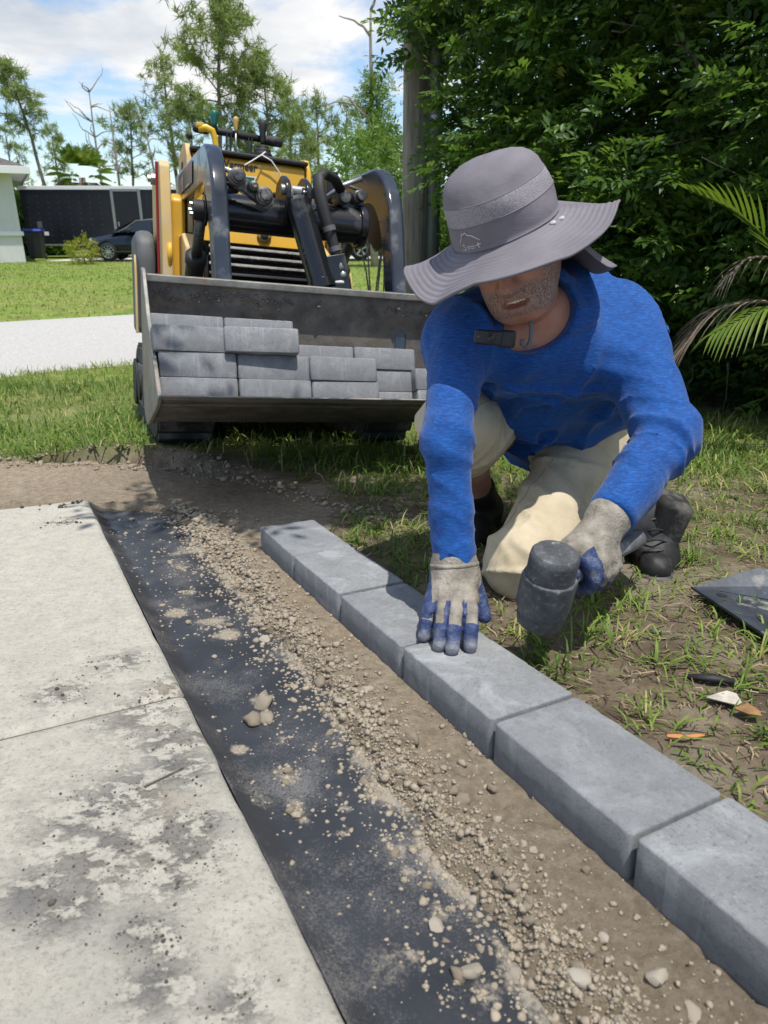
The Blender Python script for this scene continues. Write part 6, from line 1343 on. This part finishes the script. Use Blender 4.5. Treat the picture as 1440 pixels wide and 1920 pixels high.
# ---- other leafy plants
def bush(name, c, rad, n, mat, label, scale=1.0, cat='shrub', stems=5, group=None, tint=.5, zlow=.0, tm=None):
    e = empty(name, c, label=label, cat=cat, group=group); r = rng.normal(size=(n, 3)); r /= np.linalg.norm(r, axis=1)[:, None]; rd = rng.uniform(.35, 1, n) ** .6 * (1 + .35 * fbm(r * 2.2 + c[0], 3, 81)); P = r * rd[:, None] * np.array(rad) + [0, 0, rad[2] * (.95 + zlow)]
    keep = (P[:, 2] > .02) & (fbm(P * (2.2 / max(rad)) * 1.6 + c[0], 2, 82) > -.25); P = P[keep]; D = r[keep] + rng.normal(0, .5, P.shape); m = len(P)
    V, F, T = scatter(tm or COMP, P, D, np.full(m, scale) * rng.uniform(.7, 1.3, m), rng.normal(0, .7, m), np.clip(rng.normal(tint, .2, m), 0, .95)); link('foliage', fmesh('foliage', V, F, {'tint': T}), mat, e, kind='stuff')
    for k in range(stems): Pq, rq = wander((0, 0, -.05), (rng.normal(0, .4), rng.normal(0, .4), 1) if zlow < 2 else (rng.normal(0, .08), rng.normal(0, .08), 1), rad[2] * (1.3 + zlow), .03 * max(rad), .006, 8, .15 if zlow < 2 else .06); MB().tube(Pq, rq, 6).build('stem', M_BARK, e, smooth=True)
    return e
bush('golden_shrub', (-10.3, 25.9, 0), (.50, .5, .44), 420, M_YLEAF, 'yellow green ornamental shrub on the far lawn', 1.1, tint=.5)
bush('shrub', (-.14, 8.6, 0), (.40, .36, .42), 480, M_LEAF2, 'leafy green shrub growing to one side of the utility pole', 1.1, zlow=3.0)
bush('shrub', (-.02, 7.9, 0), (.26, .25, .32), 240, M_LEAF2, 'small leafy shrub close by the utility pole', 1.0, zlow=4.0, stems=3)
# ---- tufts for far trees: a fan of needles / a clump of leaves
def tuft(n, L, w, seed, flat=.0):
    r = np.random.default_rng(seed); V, F = [], []
    for k in range(n):
        d = r.normal(size=3); d[2] = d[2] * .7 + .35; d = unit(d); s_ = unit(np.cross(d, r.normal(size=3))); Lk = L * r.uniform(.6, 1.1); b0 = r.normal(0, L * .15, 3); q = len(V); V += [b0 - s_ * w / 2, b0 + s_ * w / 2, b0 + d * Lk]; F.append((q, q + 1, q + 2))
    return np.array(V), np.array(F)
TUFT = [tuft(22, .42, .045, k) for k in range(4)]
def clump(n, L, seed):
    r = np.random.default_rng(seed); V, F = [], []
    for k in range(n):
        c = r.normal(0, .45, 3) * L; a = unit(r.normal(size=3)); b_ = unit(np.cross(a, r.normal(size=3))); s_ = L * r.uniform(.16, .30); q = len(V); V += [c - a * s_, c + b_ * s_ * .6, c + a * s_, c - b_ * s_ * .6]; F += [(q, q + 1, q + 2), (q, q + 2, q + 3)]
    return np.array(V), np.array(F)
CLUMP = [clump(16, .5, k) for k in range(4)]
def at(px, Y, z=1.5): return (px - 720) / 1335. * (Y * .930 - (z - 1.05) * .3665)            # bearing -> x for far things
def pine(px, Y, H, cw, c0, label, lean=0., spread=1.0, nl=22, mat=M_NEED, dens=9, group='pines beyond the far lawn', seed=0, tsc=1.0):
    global rng
    old, rng = rng, np.random.default_rng(900 + int(px) + seed); x = at(px, Y, H * .75); e = empty('pine_tree', (x, Y, 0), label=label, cat='tree', group=group)
    n = 14; t = np.linspace(0, 1, n); P = np.c_[lean * t ** 1.5 + .12 * np.cumsum(rng.normal(0, .4, n)) * .5, .1 * np.cumsum(rng.normal(0, .4, n)), t * H]; rr_ = np.interp(t, [0, .6, 1], [.19, .13, .03]) * (H / 14)
    MB().tube(P, rr_, 8).build('trunk', M_PBARK, e, smooth=True); lb = MB(); tp, td = [], []
    for k in range(nl):
        u_ = c0 + (1 - c0) * (k + .5) / nl; i = u_ * (n - 1); i0 = min(int(i), n - 2); p = P[i0] + (P[i0 + 1] - P[i0]) * (i - i0); a = k * 2.4 + rng.normal(0, .5); prof = (math.sin(math.pi * min(1, (u_ - c0) / (1 - c0) * .85 + .15)) * .8 + .25) * cw * spread * rng.uniform(.7, 1.05)
        Pb, rb_ = wander(p, (math.cos(a), math.sin(a), rng.uniform(.15, .8)), prof, rr_[i0] * .42, .012, 8, .20); MB().tube(Pb, rb_, 5).build('limb', M_PBARK, e, smooth=True)
        for j in range(int(dens * .56)):
            q = rng.uniform(.35, 1.03); w_ = Pb[0] + (Pb[-1] - Pb[0]) * 0; ii_ = min(int(q * 8), 8); w_ = Pb[ii_] + np.clip(rng.normal(0, .26 + .03 * cw, 3), -.8, .8) * [1, 1, .6]; tp.append(w_); td.append(rng.normal(0, 1, 3) + [0, 0, .8])
    tp = np.array(tp); m = len(tp)
    V, F, T = scatter(TUFT if mat is M_NEED else CLUMP, tp, np.array(td), rng.uniform(.8, 1.45, m) * tsc, rng.uniform(0, 6, m), np.clip(rng.normal(.5, .22, m), 0, .95)); link('crown', fmesh('crown', V, F, {'tint': T}), mat, e, kind='stuff'); rng = old; return e
def ztop(y, Y): return 1.05 + Y * math.tan(R_(-21.5) + math.atan((960 - y) / 1335.)) 
pine(70, 46, ztop(118, 46), 1.6, .62, 'tall slender pine beyond the house roof', lean=-1.6, nl=18, dens=16)
pine(398, 42, ztop(18, 42), 3.7, .50, 'broad-crowned tallest pine with spreading limbs behind the loader', lean=.6, spread=1.15, nl=26, dens=26, tsc=1.15)
pine(322, 50, ztop(108, 50), 2.2, .45, 'upright pine standing next to the tallest pine', lean=-.4, nl=22, dens=14)
pine(352, 58, ztop(170, 58), 1.9, .45, 'lower pine half hidden behind the tallest pine', nl=18, dens=12)
pine(235, 52, ztop(205, 52), 2.2, .5, 'mid-height pine above the trailer door', lean=.5, nl=18, dens=13)
pine(500, 44, ztop(120, 44), 3.0, .30, 'full pale green pine right beside the tallest one', lean=-.3, nl=28, dens=18)
pine(545, 50, ztop(165, 50), 2.6, .28, 'pale green pine between the full one and the thin ones', nl=26, dens=15)
pine(597, 56, ztop(178, 56), 2.0, .42, 'thin pine with a rounded crown over the loader arm', nl=18, dens=13)
pine(648, 58, ztop(195, 58), 1.9, .55, 'thin dark pine close to the vine-covered snag', nl=14, dens=11)
pine(460, 62, ztop(205, 62), 2.2, .4, 'far pine glimpsed through the tallest ones', nl=18, dens=12)
pine(575, 66, ztop(235, 66), 2.2, .35, 'far low pine behind the loader console', nl=16, dens=12)
pine(15, 60, ztop(235, 60), 2.4, .35, 'low far pine right behind the house', nl=16, dens=12)
pine(105, 62, ztop(235, 62), 2.2, .45, 'far pine between the house and the snags', nl=14, dens=12)
pine(690, 62, ztop(250, 62), 2.2, .35, 'far pine behind the shrub by the pole', nl=16, dens=12)
# dead snags
def snag(px, Y, H, label, lean=0., nb=9, r=.13):
    e = empty('dead_tree', (at(px, Y, H * .7), Y, 0), label=label, cat='tree', group='dead trees'); n = 12; t = np.linspace(0, 1, n); P = np.c_[lean * t + .05 * np.cumsum(rng.normal(0, .4, n)), .05 * np.cumsum(rng.normal(0, .4, n)), t * H]
    MB().tube(P, np.linspace(r, .03, n), 8).build('trunk', M_SNAG, e, smooth=True); b_ = MB()
    for k in range(nb): i = rng.integers(6, n); Pb, rb_ = wander(P[i], (rng.normal(), rng.normal(), .7), rng.uniform(.7, 2.0), .045, .012, 7, .25); MB().tube(Pb, rb_, 5).build('limb', M_SNAG, e, smooth=True)
    return e
snag(182, 48, ztop(172, 48), 'tall bare dead tree with fine upward twigs above the trailer', nb=18)
snag(218, 50, ztop(200, 50), 'bare dead trunk next to the fine-twigged dead tree', nb=6)
snag(300, 47, ztop(222, 47), 'leaning broken dead tree beside the loader tower', lean=-.8, nb=7)
sn = snag(702, 24, ztop(18, 24), 'tall dead trunk wrapped in green vines near the utility pole', lean=.05, nb=6, r=.13)
m = 1500; z = rng.uniform(1.5, ztop(140, 24), m); P = np.c_[rng.normal(0, .30, m) * np.interp(z, [1.5, 4, 6.5], [1.6, .9, .6]), rng.normal(0, .3, m), z]
V, F, T = scatter(COMP, P, rng.normal(0, 1, (m, 3)), np.full(m, 1.7), rng.uniform(-1, 1, m), np.clip(rng.normal(.55, .2, m), 0, .95)); link('vines', fmesh('vines', V, F, {'tint': T}), M_LEAF2, sn, kind='stuff')
# cabbage palm behind the trailer
cp = empty('cabbage_palm', (at(152, 40, 3.8), 40, 0), label='round-headed cabbage palm rising behind the trailer', cat='palm'); MB().tube([(0, 0, 0), (.1, 0, 2), (0, 0, 3.6)], [.2, .17, .16], 10).build('trunk', M_PBARK, cp, smooth=True)
for k in range(46):
    a = k * 2.399; el_ = rng.uniform(-.7, 1.25); d = np.array([math.cos(a) * math.cos(el_), math.sin(a) * math.cos(el_), math.sin(el_)]); c = np.array([0, 0, 3.8]) + d * rng.uniform(.7, 1.1); V, F = [], []; s_ = unit(np.cross(d, [0, 0, 1.])); u2 = np.cross(s_, d)
    for j in range(17): f_ = (j - 8) / 8 * 1.35; dd = unit(d * math.cos(f_) + s_ * math.sin(f_) + u2 * .1); q = len(V); L = rng.uniform(.75, 1.0) * (1 - .25 * abs(f_)); V += [c - s_ * .02, c + s_ * .02, c + dd * L * .6 + u2 * .02, c + dd * L - [0, 0, .22 * L]]; F += [(q, q + 1, q + 2), (q + 1, q + 3, q + 2)]
    old_ = el_ < -.35; me = fmesh('frond', np.array(V), np.array(F), {'tint': np.full(len(V), rng.uniform(.3, .9))}); link('frond', me, M_DEADF if old_ and rng.random() < .5 else M_FROND, cp)
# understorey shrubs behind the trailer and driveway
for px, Y, rx, rz, n, lab in [(62, 36, 1.5, 2.2, 520, 'tall bright shrub between the house and the trailer'), (30, 44, 2.2, 2.6, 420, 'wide shrub behind the house corner'), (255, 42, 1.8, 2.0, 480, 'rounded bright shrub above the trailer door'), (285, 38, 1.2, 1.8, 300, 'shrub against the loader tower'), (110, 46, 2.0, 1.8, 380, 'low shrub left of the cabbage palm'), (205, 47, 1.6, 1.7, 300, 'low shrub past the cabbage palm'), (600, 40, 2.2, 2.0, 480, 'wide bright shrub behind the pickup truck'), (655, 38, 1.7, 2.4, 480, 'tall bright shrub behind the pickup wheel'), (560, 46, 2.0, 2.3, 380, 'shrub behind the loader console'), (740, 36, 1.8, 2.0, 480, 'bright shrub across the road behind the pole'), (815, 38, 2.2, 2.6, 380, 'bright shrub across the road behind the thicket edge'), (440, 48, 2.4, 2.2, 300, 'shrub hidden behind the loader'), (930, 40, 2.5, 3.0, 300, 'tall shrub seen through gaps in the thicket')]:
    bush('far_shrub', (at(px, Y), Y, 0), (rx, rx * .8, rz * .6), n, M_LEAF2, lab, 1.0, tint=.55, stems=2, group='shrubs across the road', tm=CLUMP)
# the wood beyond, one mass
m = 5200; X = rng.uniform(-48, 60, m); Y = rng.uniform(60, 82, m); Hh = 3.2 + 2.2 * n2(X, Y, .12, 3, 95) + 1.6 * n2(X, Y, .5, 2, 96); z = rng.random(m) ** .8 * Hh
V, F, T = scatter(CLUMP, np.c_[X, Y, z + .2], rng.normal(0, 1, (m, 3)), rng.uniform(1.6, 2.6, m), rng.uniform(0, 6, m), np.clip(rng.normal(.5, .2, m), 0, .95)); wood = link('far_wood', fmesh('far_wood', V, F, {'tint': T}), M_LEAF2, kind='stuff')
props(wood, 'hazy green mass of the wood beyond the pines', 'woodland')

# ================================================================ grass
def blades(n, xs, ys, L, W, bend, mask, tint, zf=gz, thr=None):
    P = np.c_[xs, ys]; k = rng.random(len(xs)) < mask; xs, ys = xs[k], ys[k]; n = len(xs); L = (L if np.isscalar(L) else L[k]) * rng.uniform(.45, 1.2, n); W = W * rng.uniform(.7, 1.3, n); tint = tint[k] if not np.isscalar(tint) else np.full(n, tint)
    a = rng.uniform(0, 6.283, n); lean = np.abs(rng.normal(.35, .3, n)); cr = rng.normal(bend, .35, n); z = zf(xs, ys) - .004; B = np.c_[xs, ys, z]; D = np.c_[np.cos(a), np.sin(a), np.zeros(n)]; S = np.c_[-np.sin(a), np.cos(a), np.zeros(n)]
    pts = []
    for u_, w_ in ((0, .7), (.4, 1.0), (.75, .75)):
        ang = lean + cr * u_ * .8; p = B + D * (np.sin(ang) * u_ * L)[:, None] + np.array([0, 0, 1.]) * (np.cos(ang) * u_ * L)[:, None]; pts += [p - S * (W * w_ / 2)[:, None], p + S * (W * w_ / 2)[:, None]]
    ang = lean + cr; pts.append(B + D * (np.sin(ang) * L)[:, None] + np.array([0, 0, 1.]) * (np.maximum(np.cos(ang), -.1) * L)[:, None])
    V = np.stack(pts, 1); nv = 7; F = np.array([(0, 1, 3), (0, 3, 2), (2, 3, 5), (2, 5, 4), (4, 5, 6)]); F = (F[None] + (np.arange(n) * nv)[:, None, None]).reshape(-1, 3)
    return V.reshape(-1, 3), F, np.repeat(np.clip(tint + rng.normal(0, .13, n), 0, 1), nv)
g = G('grass_blade', .55, 0, .35); tint = g.attr('tint'); c = g.ramp(tint, (.0, (.05, .10, .014)), (.4, (.125, .215, .03)), (.7, (.24, .33, .06)), (.88, (.42, .39, .13)), (1., (.48, .40, .21))); g.col(c)
tr = g.nd('BsdfTranslucent'); g.ln(c, tr.inputs[0]); mx_ = g.nd('MixShader'); mx_.inputs[0].default_value = .35; g.ln(g.b.outputs[0], mx_.inputs[1]); g.ln(tr.outputs[0], mx_.inputs[2]); g.ln(mx_.outputs[0], g.t.nodes['Material Output'].inputs[0]); M_GRASS = g.m
def grass_obj(name, parts, label):
    n = 0; Vs, Fs, Ts = [], [], []
    for V, F, T in parts: Vs.append(V); Fs.append(F + n); Ts.append(T); n += len(V)
    o = link(name, fmesh(name, np.concatenate(Vs), np.concatenate(Fs), {'tint': np.concatenate(Ts)}), M_GRASS, kind='stuff'); return props(o, label, 'grass')
parts = []
# the verge under and round the loader
n = 90000; x = rng.uniform(-4.0, 3.0, n); y = 2.2 + 4.6 * rng.random(n) ** 1.5
def in_tracks(x, y):
    X = x - M_T[0]; Y = y - M_T[1]; c_, s_ = math.cos(M_Y), math.sin(M_Y); lx = X * c_ + Y * s_; ly = -X * s_ + Y * c_; return (np.abs(np.abs(lx) - .45) < .12) & (ly > .05) & (ly < 1.4)
mk = turf(x, y) * (road_d(x, y) < .02) * ~in_tracks(x, y) * (work(x, y) < -.05); mk *= np.clip(.62 + 1.1 * n2(x, y, 2.2, 3, 97), .08, 1)
parts.append(blades(n, x, y, np.full(n, .088), .0052, .75, mk, np.clip(.42 + .34 * n2(x, y, 1.6, 3, 98) + .45 * (rng.random(n) < .16), .1, .98)))
grass_obj('verge_grass', parts, 'long green verge grass growing round the loader tracks')
# tufts and seedlings in the trampled ground by the pavers
parts = []; tx, ty, tl, tt = [], [], [], []
cen = []
for k in range(520):
    x = rng.uniform(-.15, 2.3); y = rng.uniform(.55, 2.75)
    if x < float(x_right(np.array(y))) + .03 or (y > 1.85 and x < .02): continue
    if n2(np.array([x]), np.array([y]), 2.0, 3, 99)[0] < -.18: continue
    cen.append((x, y))
for x, y in cen + [(.0, 1.78), (-.02, 1.86), (.05, 1.90), (.08, 1.80), (.02, 1.70), (.10, 1.72), (-.08, 1.93), (.14, 1.86), (.26, 1.06), (.29, 1.02), (.25, 1.10), (.42, 1.23), (.46, 1.28), (.55, 1.30), (.52, 1.18), (.48, 1.05), (.57, 1.10), (.62, 1.16), (.60, .98), (.66, .95)]:
    m = int(rng.integers(7, 24)); s_ = rng.uniform(.008, .03); tx.append(x + rng.normal(0, s_, m)); ty.append(y + rng.normal(0, s_, m)); tl.append(np.full(m, rng.uniform(.035, .085))); tt.append(np.full(m, np.clip(rng.normal(.48, .2), .05, .95)))
tx, ty, tl, tt = map(np.concatenate, (tx, ty, tl, tt)); ok = (tx > x_right(ty) + .015); parts.append(blades(0, tx[ok], ty[ok], tl[ok], .0036, .95, np.ones(ok.sum()), tt[ok]))
n = 32000; x = rng.uniform(-.2, 2.3, n); y = rng.uniform(.5, 2.8, n); ok = x > x_right(y) + .02; mk = np.clip(.25 + .9 * n2(x, y, 2.4, 3, 100), 0, 1); parts.append(blades(0, x[ok], y[ok], np.full(ok.sum(), .040), .0035, .9, mk[ok], np.full(ok.sum(), .45)))
grass_obj('tuft_grass', parts, 'sparse grass tufts in the trampled soil beside the laid pavers')
# dry straw lying about
n = 16000; x = rng.uniform(-.2, 1.8, n); y = .45 + 2.2 * rng.random(n) ** 1.3; ok = x > x_right(y) + .012; x, y = x[ok], y[ok]; n = len(x); a = rng.uniform(0, 6.283, n); L = rng.gamma(2.2, .008, n); z = gz(x, y) + rng.uniform(.001, .008, n)
D = np.c_[np.cos(a), np.sin(a), rng.normal(0, .15, n)]; S = np.c_[-np.sin(a), np.cos(a), np.zeros(n)] * rng.uniform(.0006, .0016, n)[:, None]; B = np.c_[x, y, z]; Mid = B + D * (L / 2)[:, None] + np.c_[S[:, :2] * 3, rng.uniform(0, .004, n)]
V = np.stack([B - S, B + S, Mid - S, Mid + S, B + D * L[:, None]], 1); F = np.array([(0, 1, 3), (0, 3, 2), (2, 3, 4)]); F = (F[None] + (np.arange(n) * 5)[:, None, None]).reshape(-1, 3)
g = G('straw', .85, 0, .2); g.col(g.ramp(g.attr('tint'), (0., (.05, .036, .022)), (.55, (.17, .125, .075)), (1., (.36, .29, .18)))); M_STRAW = g.m
props(link('straw_litter', fmesh('straw_litter', V.reshape(-1, 3), F, {'tint': np.repeat(rng.random(n), 5)}), M_STRAW, kind='stuff'), 'dry straw and dead grass scattered on the soil', 'litter')
# far lawn
n = 110000; x = rng.uniform(-17, 9, n); y = 6.5 + 23 * rng.random(n) ** 1.4; mk = (road_d(x, y) > ROAD_W + .03) * (y < 28.6 + .09 * (x + 9)); mk = mk * np.clip(.7 + .7 * n2(x, y, .6, 3, 101), .15, 1)
V, F, T = blades(n, x, y, np.full(n, .065), .018, .8, mk, np.clip(.62 + .42 * n2(x, y, .45, 4, 102), .2, .96)); props(link('lawn_grass', fmesh('lawn_grass', V, F, {'tint': T}), M_GRASS, kind='stuff'), 'short mown lawn across the road', 'grass')

# ================================================================ small things on the ground
# bent sheet of black metal lying in the grass
MS = empty('metal_plate', (.80, 1.20, float(gz(np.array([.8]), np.array([1.2]))[0]) + .012), label='dusty black steel blade lying in the grass near the boot', cat='metal plate')
M_PLATE = plain('dusty_black_steel', (.045, .055, .07), .55, .3, var=.4, sc=18, bump=.3, dust=(.42, .40, .36), dsc=14, dlo=.56, dhi=.72)
MB().prism([(-.150, .145), (.25, -.02), (.22, -.30), (-.105, -.095)][::1], 2, 0, .006).build('plate', M_PLATE, MS, bevel=.001)
MB().add([(-.140, .143, .006), (.24, -.01, .006), (.26, .03, .075), (-.02, .14, .055)], [(0, 1, 2, 3)]).add([(-.142, .148, .004), (.24, -.005, .004), (.262, .036, .073), (-.02, .146, .053)], [(3, 2, 1, 0)]).build('turned_edge', M_PLATE, MS)
MB().lathe([(.010, 0), (.010, .001)], (-.105, .10, .0062), (0, 0, 1), 14).build('hole', M_MATT, MS)
MS.rotation_euler = (R_(-5), R_(3), 0)
def flake(name, pts, z, th, mat, label, cat, curl=.0):
    c = np.mean(pts, 0); z0 = float(gz(np.array([c[0]]), np.array([c[1]]))[0]) + z; mb = MB(); n_ = len(pts); mid = [(c[0] + (p[0] - c[0]) * .55, c[1] + (p[1] - c[1]) * .55) for p in pts]
    V = [(p[0], p[1], z0 + curl * (1 if i % 3 else .3)) for i, p in enumerate(pts)] + [(p[0], p[1], z0 + th) for p in mid]; mb.add(V, [(i, (i + 1) % n_, n_ + (i + 1) % n_, n_ + i) for i in range(n_)] + [tuple(range(n_, 2 * n_))])
    o = mb.build(name, mat, label=label, cat=cat); so_ = o.modifiers.new('s', 'SOLIDIFY'); so_.thickness = .003; return o
M_BARKC = plain('bleached_bark', (.46, .42, .35), .85, var=.2, sc=50, bump=.7, bsc=90)
flake('bark_chip', [(.508, .938), (.524, .922), (.545, .912), (.558, .924), (.557, .942), (.545, .950), (.528, .946)], .010, .010, M_BARKC, 'curled bleached bark chip on the bare soil', 'bark', .006)
flake('wood_shaving', [(.408, .834), (.436, .829), (.462, .836), (.464, .840), (.436, .8345), (.408, .839)], .008, .003, plain('orange_shaving', (.48, .20, .07), .7, var=.2), 'thin orange strip of wood lying beside the pavers', 'wood strip', .001)
flake('dead_leaf', [(.535, .905), (.548, .885), (.566, .880), (.572, .898), (.560, .912)], .012, .006, plain('brown_leaf', (.27, .15, .06), .7, var=.3, sc=40), 'brown dead leaf by the bark chip', 'leaf', .006)
MB().tube([(.505, 1.005, float(gz(np.array([.505]), np.array([1.005]))[0]) + .008), (.54, .99, float(gz(np.array([.54]), np.array([.99]))[0]) + .012), (.575, .985, float(gz(np.array([.575]), np.array([.985]))[0]) + .008)], [.005, .010, .006], 8, flat=.6).build('charred_stick', M_MATT, None, smooth=True, label='short charred stick in the soil near the bark chip', cat='stick')
MB().tube([(-.305, .715, zs(0, .715) + .0325), (-.265, .752, zs(0, .752) + .033)], [.0012, .0008], 6).build('twig', M_BARK, None, smooth=True, label='thin dry twig lying on the stained concrete', cat='twig')
flake('fallen_blade', [(.135, .940), (.150, .946), (.168, .9525), (.150, .949)], .0, .001, M_GRASS, 'single green grass blade lying on a paver', 'grass blade', .0).location.z = .045
